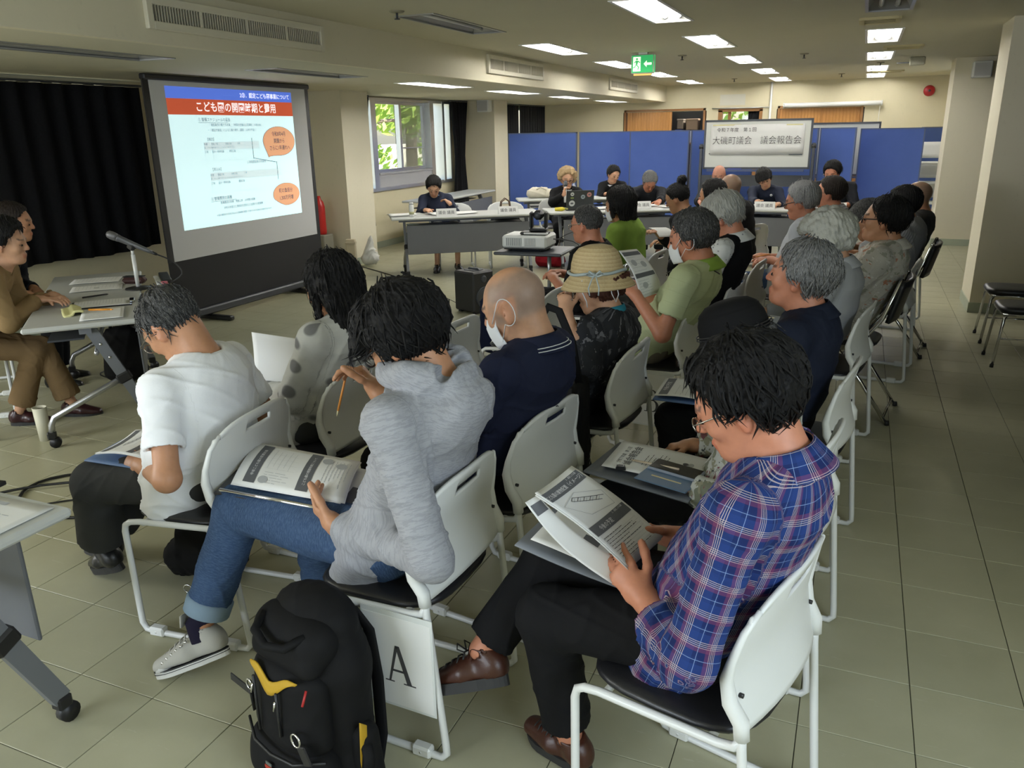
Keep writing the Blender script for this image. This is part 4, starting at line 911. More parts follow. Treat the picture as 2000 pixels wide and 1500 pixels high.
def plaid_mat():
    g = N('cloth_blue_plaid'); x, y, z = g.sep(g.co('cl')); base = (.013, .028, .115)
    col = base; P_ = .058
    def both(col, duty, off, c, al, per=P_):
        for ax in (x, y): col = g.mix(g.math('MULTIPLY', stripe(g, ax, per, duty, off), al), col, c)
        return col
    col = both(col, .30, 0, (.010, .018, .085), .6); col = both(col, .30, .5, (.018, .045, .185), .5)
    col = both(col, .019, .04, (.60, .50, .48), .62); col = both(col, .019, .10, (.60, .50, .48), .62); col = both(col, .019, .16, (.60, .50, .48), .62); col = both(col, .019, .22, (.60, .50, .48), .62)
    col = both(col, .16, .05, (.30, .06, .11), .22); col = both(col, .018, .64, (.25, .36, .62), .55)
    g.i('Base Color', col); g.i('Roughness', .8); g.i('Specular IOR Level', .15)
    g.bump(g.noise(g.co('cl', (1, .5, 1)), 11, 2, .5), .45, .02); return g.m
def print_mat(name, bg_, spots, r=.85):
    """spots: (scale, threshold, colour, stretch)"""
    g = N('cloth_'+name); col = bg_
    for sc_, th, c, st in spots: n_ = g.noise(g.co('cl', st), sc_, 3, .6); col = g.mix(g.math('GREATER_THAN', n_, th), col, c)
    g.i('Base Color', col); g.i('Roughness', r); g.i('Specular IOR Level', .25); g.bump(g.noise(g.co('cl', (1, .5, 1)), 10, 2, .5), .4, .02); return g.m
def dot_mat(name, bg_, c, sc_, rad, var=.1):
    g = N('cloth_'+name); v = g.co('cl'); d = g.voro(v, sc_, rnd=.55); a = g.noise(v, 40, 3)
    col = g.mix(a, [q*(1-var) for q in bg_], [min(1, q*(1+var)) for q in bg_]); f = g.ramp(d, [(0, (1, 1, 1)), (rad, (1, 1, 1)), (rad*1.35, (0, 0, 0))]); col = g.mix(f, col, c)
    g.i('Base Color', col); g.i('Roughness', .9); g.bump(g.noise(g.co('cl', (1, .5, 1)), 10, 2, .5), .45, .02); return g.m
def stripes_mat(name, bg_, c, per, duty, axis=0, fine=None, r=.85):
    g = N('cloth_'+name); s_ = g.sep(g.co('cl')); nz = g.noise(g.co('cl'), 12, 3); col = g.mix(nz, [q*.92 for q in bg_], bg_)
    col = g.mix(g.math('MULTIPLY', stripe(g, s_[axis], per, duty), .8), col, c); g.i('Base Color', col); g.i('Roughness', r); g.bump(g.noise(g.co('cl', (1, .5, 1)), 10, 2, .5), .4, .02); return g.m
K_plaid = plaid_mat(); K_white = cloth('white_jersey', (.80, .81, .83), .03, bump=.3); K_heather = cloth('heather_grey', (.33, .335, .36), .08, 30, fine=34, fcol=(.235, .24, .265), bump=.4)
K_navy = cloth('navy_pique', (.018, .022, .048), .15); K_blk = cloth('black', (.009, .009, .010), .2, bump=.3); K_suit = cloth('black_suit', (.011, .012, .015), .15, r=.75); K_navys = cloth('dark_navy_suit', (.014, .018, .034), .15, r=.75)
K_blue = cloth('royal_blue', (.012, .028, .36), .1); K_jean = cloth('denim', (.040, .072, .145), .45, 5, bump=.5, fine=60, fcol=(.08, .13, .22)); K_jeanl = cloth('denim_cuff', (.22, .30, .38), .2); K_dg = cloth('charcoal_trousers', (.045, .046, .046), .15); K_tan = cloth('tan_wool', (.26, .175, .085), .12); K_tanp = cloth('tan_trousers', (.20, .13, .065), .12)
K_lime = cloth('lime_green', (.26, .40, .075), .08); K_pgreen = stripes_mat('pale_green_polo', (.52, .58, .34), (.44, .50, .28), .055, .05, 1); K_khaki = cloth('khaki_trousers', (.19, .165, .125), .12); K_grey = cloth('grey_knit', (.40, .41, .42), .08); K_gjk = cloth('grey_jacket', (.34, .35, .365), .06); K_stripe = stripes_mat('grey_pinstripe', (.34, .34, .35), (.16, .165, .17), .011, .38, 0)
K_dot = dot_mat('dotted_cardigan', (.48, .48, .45), (.17, .17, .17), 11, .23); K_flor = print_mat('floral', (.52, .52, .47), [(13, .55, (.20, .21, .15), (1, 1, 1)), (21, .60, (.30, .29, .20), (1, 1, 1)), (30, .63, (.22, .09, .10), (1, 1, 1)), (34, .62, (.07, .075, .07), (1, 1, 1))]); K_aloha = print_mat('aloha', (.46, .44, .39), [(13, .57, (.30, .30, .24), (1, 1.6, 1)), (17, .61, (.42, .20, .13), (1, 1.6, 1)), (26, .62, (.58, .57, .53), (1, 1.5, 1))])
K_pat = print_mat('black_pattern', (.020, .021, .025), [(17, .56, (.055, .056, .064), (1.4, .6, 1)), (34, .62, (.15, .15, .165), (1.3, .7, 1))]); K_vests = dot_mat('white_dotted', (.66, .67, .66), (.28, .28, .30), 34, .13); K_check = stripes_mat('small_check', (.50, .50, .51), (.2, .2, .22), .02, .3, 1); K_gsh = cloth('light_grey_shirt', (.42, .44, .47), .05)
K_sock = cloth('dark_sock', (.016, .014, .030), .2); K_gsock = cloth('grey_sock', (.07, .07, .075), .2); K_lblue = cloth('pale_blue_shirt', (.22, .32, .50), .06); K_teal = cloth('teal_collar', (.03, .22, .30), .1)
M_brown = mat('brown_leather', (.055, .018, .010), .38, var=.2, vs=25, bump=.2, bs=150); M_bshoe = mat('black_leather', (.012, .012, .012), .35, bump=.15, bs=120); M_sole = mat('dark_rubber', (.022, .022, .022), .7); M_canvas = mat('grey_canvas', (.45, .44, .40), .9, var=.06, bump=.2, bs=300); M_rub = mat('dirty_white_rubber', (.62, .62, .59), .6, var=.06); M_burg = mat('burgundy_leather', (.035, .010, .012), .3)
M_mask = mat('white_mask_fabric', (.74, .76, .78), .8); M_gold = mat('thin_metal_frame', (.35, .33, .28), .25, 1.); M_lens = M_glass; M_eyew = mat('eye_white', (.55, .52, .48), .25); M_eyed = mat('iris_dark', (.012, .008, .006), .15)

# ------------- the figure
def person(p):
    """p: x,y (seat point on floor), deg (facing), head=(world xyz of skull centre), hp=(yaw,pitch,roll deg), hands, feet ... all in metres"""
    th = math.radians(p['deg']); O = V3(p['x'], p['y'], 0); Rw = np.array([[math.cos(th), -math.sin(th), 0], [math.sin(th), math.cos(th), 0], [0, 0, 1]])
    loc = lambda w_: Rw.T @ (np.asarray(w_, float)-O)
    s = p.get('s', 1.); h = p.get('res', .009); fem = p.get('fem', 0); bulk = p.get('bulk', 1.)
    seat = p.get('seat', .458); H = V3(p.get('hipx', .05), 0, seat+.085*bulk)
    hc = loc(p['head']); yaw, pit, rol = [math.radians(a) for a in p.get('hp', (0, 10, 0))]; HR = rotm(yaw, pit, rol); hs = s*p.get('hs', 1.)
    neck_top = hc+HR @ V3(-.030, 0, -.055)*hs
    nb = p.get('neckdrop', .085); C7 = neck_top+V3(-.040, 0, -nb)*s+V3(-.015, 0, 0)*max(0, pit)
    if 'c7' in p: C7 = loc(p['c7'])
    # spine
    ch = C7-H; up = unit(ch); back = unit(np.cross(V3(0, 1, 0), up))*-1; bow = p.get('bow', .045)*.4
    sp = [H+ch*t+back*bow*math.sin(PI*t)*1. for t in (0, .28, .56, .84)]+[C7]
    tw = math.radians(p.get('twist', 0)); sd = V3(-math.sin(tw), math.cos(tw), p.get('tilt', 0.)); sd = unit(sd)
    sw = (.158 if fem else .178)*s*p.get('sw', 1.)
    sh = {k: C7+sd*sg*sw+up*-.055*s+V3(.025, 0, 0)+V3(*p.get('sho'+k, (0, 0, 0))) for k, sg in (('L', 1), ('R', -1))}
    ua, fa = .275*s*p.get('arm', 1.), .245*s*p.get('arm', 1.)
    arms = {}
    for k, sg in (('L', 1), ('R', -1)):
        t = p.get('h'+k); t = loc(t) if t is not None else H+V3(.28, sg*.11, .10)
        pole = V3(*p.get('pole'+k, (-.35, sg*.55, -1)))
        e, t = ik(sh[k], t, ua, fa, pole)
        if 'e'+k in p: e = loc(p['e'+k])
        arms[k] = (sh[k], e, t)
    legs = {}
    hipw = .088*s
    for k, sg in (('L', 1), ('R', -1)):
        hp_ = H+V3(.0, sg*hipw, -.005); ft = p.get('f'+k)
        ft = loc(ft) if ft is not None else V3(.40+p.get('reach', 0), sg*.10, .075)
        kn, ft = ik(hp_, ft, .405*s*p.get('leg', 1.), .40*s*p.get('leg', 1.), V3(*p.get('kp'+k, (.3, sg*.02, 1))))
        if 'k'+k in p: kn = loc(p['k'+k])
        legs[k] = (hp_, kn, ft)
    skin = np.array(p.get('skin', (.50, .26, .15)))
    pts = [hc, C7, H]+[q for a in arms.values() for q in a]+[q for a in legs.values() for q in a]
    lo = np.min(pts, 0)-.22; hi = np.max(pts, 0)+.22; lo[2] = max(lo[2], -.05)
    B = p.get('belly', 0.)
    # ---- body
    V = Vol(lo, hi, h); Y = sd
    hd = lambda x, y, z: hc+HR @ (V3(x, y, z)*hs)
    hy = HR @ V3(0, 1, 0)
    V.ell(hd(-.012, 0, .028), V3(.098, .077, .088)*hs, HR, .01)
    V.seg(hd(.022, 0, .0), hd(.045, 0, -.066), .066*hs, .046*hs, .025, .98, hy)
    V.ell(hd(.066, 0, -.094), V3(.026, .028, .020)*hs, HR, .022)
    for sg in (-1, 1):
        V.seg(hd(-.006, sg*.054, -.028), hd(.05, sg*.026, -.088), .021*hs, .020*hs, .022)
        V.ell(hd(.058, sg*.040, -.022), V3(.026, .022, .024)*hs, HR, .02)
    V.seg(hd(.078, -.034, .024), hd(.078, .034, .024), .0125*hs, .0125*hs, .014)
    V.seg(hd(.086, 0, .018), hd(.107, 0, -.020), .0075*hs, .0115*hs, .012)
    for sg in (-1, 1):
        V.ell(hd(.097, sg*.011, -.025), V3(.011, .0085, .008)*hs, HR, .006)
        V.ell(hd(.099, sg*.033, .003), V3(.018, .017, .012)*hs, HR, .012, 's')
        V.ell(hd(.074, sg*.031, .002), V3(.0145, .0155, .0135)*hs, HR, .004)
    V.seg(hd(.091, -.015, -.056), hd(.091, .015, -.056), .0072*hs, .0072*hs, .007); V.seg(hd(.088, -.012, -.068), hd(.088, .012, -.068), .0076*hs, .0076*hs, .007)
    V.seg(hd(.101, -.018, -.062), hd(.101, .018, -.062), .0028*hs, .0028*hs, .003, mode='s')
    for sg in (-1, 1):
        EM = HR @ rotm(sg*.45, 0, 0) @ rotm(0, -.18, 0)
        V.ell(hd(-.010, sg*.080, -.006), V3(.020, .0085, .033)*hs, EM, .006); V.ell(hd(-.004, sg*.091, -.004), V3(.0095, .008, .017)*hs, EM, .004, 's'); V.ell(hd(-.004, sg*.078, -.034), V3(.010, .008, .012)*hs, EM, .006)
    nr = (.049 if fem else .056)*s*p.get('neck', 1.)
    V.seg(C7+V3(.012, 0, .0), neck_top, nr*1.12, nr, .03); V.seg(C7+V3(.03, 0, -.01), hd(.012, 0, -.07), nr*.9, nr*.75, .03)
    V.seg(C7+Y*sw*.5-up*.045, C7-Y*sw*.5-up*.045, .036*s, .036*s, .04)
    V.seg(sp[0], sp[2], .065*s, .065*s, .03, 1.3, Y); V.seg(sp[2], sp[3], .065*s, .06*s, .03, 1.35, Y); V.seg(sp[3], C7, .06*s, .042*s, .03, 1.2, Y)
    ar = p.get('armr', 1.)*(.88 if fem else 1.)*s
    for k, (a, e, t) in arms.items():
        V.seg(sp[4]-up*.06, a-up*.01, .036*s, .036*s, .03); V.seg(a, e, .038*ar, .038*ar, .02); V.seg(e, t, .041*ar, .0275*ar, .02)
    hands = {}
    for k, sg in (('L', 1), ('R', -1)):
        a, e, t = arms[k]; fd = unit(t-e)
        hd_ = p.get('hd'+k); dirh = unit(Rw.T @ np.asarray(hd_, float)) if hd_ is not None else unit(fd+V3(0, -sg*.15, -.1))
        pn = p.get('pn'+k); pal = unit(Rw.T @ np.asarray(pn, float)) if pn is not None else V3(0, -sg*.35, -1)   # palm normal
        pal = unit(pal-dirh*(pal @ dirh)); thumb = unit(np.cross(dirh, pal))*-sg; hsz = s*(.92 if fem else 1.)*p.get('hand', 1.)
        curl = p.get('curl'+k, p.get('curl', .55)); w0 = t; pc = t+dirh*.085*hsz
        V.seg(w0, t+dirh*.03*hsz, .0265*ar, .026*hsz, .015, 1.1, thumb)
        V.seg(t+dirh*.03*hsz, pc, .0165*hsz, .0145*hsz, .012, 2.15, thumb)
        kk = min(.006, h*.6)
        for j, (off, ln, r_) in enumerate(((.030, .92, .0088), (.0105, 1.0, .0092), (-.010, .94, .0088), (-.028, .76, .0078))):
            b = t+dirh*.078*hsz+thumb*off*hsz; ang = .25*curl; 
            for q, l in enumerate((.043, .028, .022)):
                ang += curl*(.75 if q == 0 else .8); dv = dirh*math.cos(ang)+pal*math.sin(ang)+thumb*off*.9
                n_ = b+unit(dv)*l*ln*hsz; V.seg(b, n_, max(r_*hsz, h*.72)*(1-.06*q), max(r_*hsz, h*.72)*(.94-.06*q), kk); b = n_
        b = t+dirh*.028*hsz+thumb*.024*hsz; tc = p.get('thumb'+k, .6)
        for l, ang in ((.040, .75), (.032, .45), (.026, .30)):
            dv = unit(dirh*math.cos(ang)+thumb*math.sin(ang)+pal*tc*.6); n_ = b+dv*l*hsz; V.seg(b, n_, max(.0118*hsz, h*.75), max(.0098*hsz, h*.72), .006); b = n_
        hands[k] = (t, dirh, pal, thumb)
    lr = (.92 if fem else 1.)*s*p.get('legr', 1.)
    for k, (a, kn, ft) in legs.items():
        V.seg(sp[0], a, .075*s, .07*s, .03); V.seg(a, kn, .062*lr, .045*lr, .02); V.seg(kn, ft, .046*lr, .034*lr, .02)
    vt, F = V.net(); vt = relax(vt, F, 1, .35)
    L = (vt-hc) @ HR/hs   # head-local
    col = np.tile(skin, (len(vt), 1)); face = np.linalg.norm(L, axis=1) < .16
    def paint(m, c, a):
        w_ = (m.astype(float)*a)[:, None]; col[:] = col*(1-w_)+np.array(c)*w_
    yy = np.abs(L[:, 1])
    paint(face & (L[:, 0] > .074) & (yy < .022) & (L[:, 2] > -.076) & (L[:, 2] < -.050), skin*np.array((.80, .55, .52)), .8)
    eb = face & (L[:, 0] > .055) & (yy > .014) & (yy < .050) & (L[:, 2] > .021+.004) & (L[:, 2] < .036); paint(eb, p.get('brow', (.02, .018, .016)), .75)
    paint(face & (L[:, 0] > .058) & (yy > .020) & (yy < .046) & (L[:, 2] > -.006) & (L[:, 2] < .004), (.03, .02, .015), .6)
    paint(face & (yy > .072) & (L[:, 0] < .02), skin*np.array((1.02, .80, .76)), .5); paint(face & (L[:, 0] > .098) & (yy < .016), skin*np.array((1.02, .84, .8)), .5)
    if 'scalp' in p: p['scalp'](L, yy, paint, face, skin)
    me = np_mesh('person', vt, F, [M_skin], col=col)
    body = bpy.data.objects.new('person', me); C.objects.link(body); body.location = O; body.rotation_euler = (0, 0, th); tag(body, p['label'], 'person', 'people at the meeting')
    fr = dict(O=O, Rw=Rw, loc=loc, H=H, C7=C7, sp=sp, sd=sd, up=up, arms=arms, legs=legs, hands=hands, hc=hc, HR=HR, hs=hs, s=s, h=h, lo=lo, hi=hi, body=body, sw=sw, nr=nr, ar=ar, lr=lr, neck_top=neck_top, bulk=bulk, fem=fem, p=p, hd=hd)
    # ---- clothes
    if p.get('pants'): trousers(fr, p['pants'])
    if p.get('shirt'): shirt(fr, **p['shirt'])
    if p.get('vest'): shirt(fr, **p['vest'])
    if p.get('shoes', 1): shoes(fr, p.get('shoe', M_bshoe), p.get('shoekind', 'plain'))
    if p.get('hair'): hair(fr, **p['hair'])
    for fn, k in p.get('extra', ()): fn(fr, **k)
    return fr
def clcoord(vt, bones):
    """cloth coordinates (around, along) from the nearest bone; bones: (a,b,ref,R,v0)"""
    best = np.full(len(vt), 1e9); cl = np.zeros((len(vt), 3))
    for a, b, ref, R, v0, wgt in bones:
        d, t, q = segdist(vt, a, b); ax = unit(b-a); u = unit(ref-ax*(ref @ ax)); w_ = np.cross(ax, u); an = np.arctan2(q @ w_, q @ u)
        m = d/wgt < best; best[m] = (d/wgt)[m]; cl[m, 0] = an[m]*R; cl[m, 1] = v0+((vt-a) @ ax)[m]; cl[m, 2] = v0
    return cl
def folds(vt, amp, rg, sc=1.):
    """cloth creases as real relief: narrow warped ridges over a faint swell"""
    d = np.zeros(len(vt))
    for _ in range(4):
        k = rg.normal(size=3)*17*sc; k2 = rg.normal(size=3)*11; k3 = rg.normal(size=3)*9
        d += (1-np.abs(np.sin(vt @ k+1.6*np.sin(vt @ k2+rg.uniform(0, 6)))))**4*np.clip(np.sin(vt @ k3+rg.uniform(0, 6))+.35, 0, 1)
    return d*amp
def displace(vt, F, d):
    n_ = np.zeros_like(vt); fn = np.cross(vt[F[:, 2]]-vt[F[:, 0]], vt[F[:, 3]]-vt[F[:, 1]])
    for a in range(4): np.add.at(n_, F[:, a], fn)
    l = np.linalg.norm(n_, axis=1); n_ /= np.maximum(l, 1e-12)[:, None]; return vt+n_*d[:, None]
def shirt(f, m=None, name='shirt', sleeve='long', inf=.0, length=.0, collar=None, cuff=None, open_front=False, hood=False, fold=.0035, cm=None, neck=0., flare=0., bulk=None, cut=None, cstripe=0):
    s, h, sp, sd, up, H, C7 = f['s'], f['h'], f['sp'], f['sd'], f['up'], f['H'], f['C7']; bk = (bulk or f['bulk'])
    V = Vol(f['lo'], f['hi'], h); wt = (.150 if f['fem'] else .165)*s*bk; dp = (.095 if f['fem'] else .105)*s*bk; B = f['p'].get('belly', 0.)
    fwd = unit(np.cross(sd, up))
    rad = [dp*1.08+B*.4, dp*1.04+B, dp*1.02+B*.4, dp*.94]
    ctr = [q+fwd*e for q, e in zip(sp[:4], (.0, B*.8, B*.4+.008, .006))]
    w_ = wt/dp
    base = ctr[0]-up*(.03+length)
    bones = [(base, C7, fwd, wt*1.02, 0., 1.9)]
    er = .0515*s*(.94 if f['fem'] else 1.)
    for k, sg in (('L', 1), ('R', -1)):
        a, e, t = f['arms'][k]; ai = C7+sd*sg*f['sw']*.55-up*.045
        V.seg(C7+sd*sg*.05-up*.024, a-up*.002, .048*s, er*.98, .06, inf=inf); ea = unit(e-a)
        if sleeve == 'none': V.seg(a-ea*.01, a+ea*.012, er, er*.9, .03, inf=inf); continue
        if sleeve == 'short':
            q = a+(e-a)*.66; V.seg(a, q+ea*.05, er*1.02, er*1.02, .035, inf=inf); V.cutcyl(q, ea, .085, .13); V.seg(q-ea*.02, q+ea*.02, .044*f['ar']+.004, .044*f['ar']+.004, 0, mode='s'); bones.append((a, e, fwd, er, .1*sg, 1.))
        else:
            V.seg(a, e, er*1.02, er*.90, .04, inf=inf); fr_ = {'long': 1.0, 'roll': .62, 'mid': .45}[sleeve]; fa_ = unit(t-e); q = e+(t-e)*fr_-(fa_*.012 if fr_ == 1. else 0)
            rc = er*(.62 if sleeve == 'long' else .88); V.seg(e, q+fa_*.05, er*.86, rc, .03, inf=inf)
            if sleeve in ('roll', 'mid'): V.seg(q-fa_*.055, q, er*.98, er*1.0, .006, inf=inf+.003)
            V.cutcyl(q, fa_, .066, .125); rr = (.0275 if fr_ == 1 else .036)*f['ar']+.003; V.seg(q-fa_*.02, q+fa_*.02, rr, rr, 0, mode='s'); bones += [(a, e, fwd, er, .1*sg, 1.), (e, t, fwd, er*.85, .1*sg+np.linalg.norm(e-a), 1.)]
    T = Vol(f['lo'], f['hi'], h)
    T.seg(base, ctr[0], rad[0]*(1+flare), rad[0], .03, w_*1.02, sd, inf=inf)
    for i in range(3): T.seg(ctr[i], ctr[i+1], rad[i], rad[i+1], .03, w_*(1., .98, 1.0)[i], sd, inf=inf)
    T.seg(ctr[3], C7-up*.035*s, rad[3], .062*s, .04, w_*.95, sd, inf=inf)
    T.cutcyl(base-up*.035, -up, .34, .25)
    A_, B_ = V.D, T.D; q_ = np.maximum(.022-np.abs(A_-B_), 0)/.022; V.D = (np.minimum(A_, B_)-q_*q_*.022*.25*((A_ < .06) & (B_ < .06))).astype(np.float32) if sleeve != 'none' else np.minimum(A_, B_)
    # neck opening
    nd = unit(f['neck_top']-C7); V.seg(C7+nd*.012-V3(0, 0, 0), C7+nd*.2, f['nr']*1.10+neck, f['nr']*1.3+neck, .012, mode='s')
    if open_front: V.seg(C7+nd*.02+fwd*.07-up*.02, ctr[2]+fwd*(rad[2]+.02)-up*.02, .030*s, .010, .01, mode='s')
    if cut: cut(V, f, ctr, rad, fwd)
    if hood:
        nc = C7+nd*.055+fwd*.012; M_ = np.stack([fwd, sd, up], 1)
        ring = [nc+fwd*.088*math.cos(t)+sd*.098*math.sin(t)+up*(-.062*max(0, math.cos(t))+.012*max(0, -math.cos(t))) for t in np.linspace(.35, 2*PI-.35, 15)]
        for i in range(14): q_ = abs(i-6.5)/6.5; V.seg(ring[i], ring[i+1], .036-.010*q_, .036-.010*q_, .02)
        V.ell(C7-fwd*.088-up*.020, V3(.056, .112, .075), M_, .03); V.ell(C7-fwd*.100-up*.085, V3(.036, .070, .055), M_, .03)
        V.seg(nc-fwd*.075+sd*.07+up*.030, nc-fwd*.075-sd*.07+up*.030, .020, .020, .012, mode='s')
    vt, F = V.net(); vt = relax(vt, F, 2, .4); rg = np.random.default_rng(int(abs(f['O'][0]*1000)+abs(f['O'][1]*77))+3)
    if fold: vt = displace(vt, F, folds(vt, fold, rg)+folds(vt*np.array([.7, .7, 1.3]), fold*.3, rg, 1.2))
    o = np_obj(name, vt, F, m, f['body'], cl=clcoord(vt, bones))
    if collar:
        b = MB(); R = f['nr']*1.16+.004; n = 26; cu = unit(nd*.8+up*.4)
        x_ = unit(fwd-cu*(fwd @ cu)); y_ = np.cross(cu, x_); gap = .0 if collar == 'crew' else .32
        hgt = {'crew': .016, 'shirt': .040, 'stand': .034, 'lapel': .03}[collar]
        def fn(u, v):
            an = gap+(2*PI-2*gap)*u; r_ = R+.006+.022*v*(collar == 'shirt')+.0005; z = .008+hgt*(1-v)*(1-.35*(math.cos(an) > .5)*(math.cos(an)-.5)) if collar != 'crew' else -.004+hgt*v
            q = C7+nd*(.004+z*.9-.022*v*(collar != 'crew'))+x_*math.cos(an)*r_*1.02+y_*math.sin(an)*r_+x_*.012-cu*max(0, math.cos(an))*.028
            return q
        b.grid(fn, n, 4, .005)
        if cstripe:
            for v in (.62, .80): w_ = MB(); w_.tube([fn(u/20, v)+x_*math.cos(gap+(2*PI-2*gap)*u/20)*.008+y_*math.sin(gap+(2*PI-2*gap)*u/20)*.008 for u in range(21)], .0016, 5); w_.build('white_collar_stripe', M_mask, o)
        cme = b.build('collar', cm or m, o); n_v = len(cme.data.vertices); at = cme.data.attributes.new('cl', 'FLOAT_VECTOR', 'POINT'); co_ = np.zeros(n_v*3); cme.data.vertices.foreach_get('co', co_); co_ = co_.reshape(-1, 3)-C7; at.data.foreach_set('vector', np.c_[np.arctan2(co_ @ y_, co_ @ x_)*.07, co_ @ cu, co_[:, 0]*0].astype(np.float32).ravel())
    return o
def trousers(f, kw):
    s, h, sp, sd, H = f['s'], f['h'], f['sp'], f['sd'], f['H']; m = kw['m']; V = Vol(f['lo'], f['hi'], h); lr = f['lr']; fat = kw.get('fat', 1.); short = kw.get('short', .93); up = f['up']; sy = V3(0, 1, 0); bones = []
    V.seg(sp[0]+V3(-.03, 0, -.0), sp[0]*.55+sp[1]*.45, .104*s*f['bulk'], .10*s*f['bulk'], .03, 1.45, sy)
    V.seg(H+V3(-.02, .085*s, -.02), H+V3(-.02, -.085*s, -.02), .090*s, .090*s, .04)
    V0 = V
    for k, (a, kn, ft) in f['legs'].items():
        V = Vol(f['lo'], f['hi'], h) if k == 'L' or 'kR' in f['p'] else V
        V.seg(a+V3(-.03, 0, 0), kn, .086*lr*fat, .066*lr*fat, .035); d = unit(ft-kn); q = kn+(ft-kn)*short; re = kw.get('hem', .060)
        V.seg(kn, q+d*.05, .066*lr*fat, re, .03); V.cutcyl(q, d, .105, .17); V.seg(q-d*.03, q+d*.03, re-.016, re-.016, 0, mode='s'); bones += [(a, kn, V3(0, 0, 1), .075, 0, 1.), (kn, ft, V3(1, 0, .3), .06, .4, 1.)]
        if k == 'R' or 'kR' in f['p']: A_, B_ = V0.D, V.D; q_ = np.maximum(.03-np.abs(A_-B_), 0)/.03; V0.D = (np.minimum(A_, B_)-q_*q_*.0075*((A_ < .05) & (B_ < .05))).astype(np.float32)
    V = V0
    if kw.get('skirt'): V.seg(H+V3(.05, 0, -.02), (f['legs']['L'][1]+f['legs']['R'][1])/2+V3(.02, 0, 0), .10, .09, .05, 1.6, sy); V.seg((f['legs']['L'][1]+f['legs']['R'][1])/2, (f['legs']['L'][1]+f['legs']['R'][1])/2+V3(.02, 0, -.16), .09, .10, .04, 1.6, sy)
    vt, F = V.net(); vt = relax(vt, F, 2, .4); rg = np.random.default_rng(int(abs(f['O'][0]*991)+abs(f['O'][1]*53))+9)
    vt = displace(vt, F, folds(vt, kw.get('fold', .003), rg)); o = np_obj('trousers', vt, F, m, f['body'], cl=clcoord(vt, bones))
    if 'cuff' in kw:
        for k, (a, kn, ft) in f['legs'].items():
            d = unit(ft-kn); q = kn+(ft-kn)*short; b = MB(); b.tube([q-d*.052, q-d*.048, q-d*.004, q, q-d*.002], [kw['hem']+.001, kw['hem']+.008, kw['hem']+.007, kw['hem']+.003, kw['hem']-.008], 22, cap=False); b.build('turned_up_cuff', kw['cuff'], o)
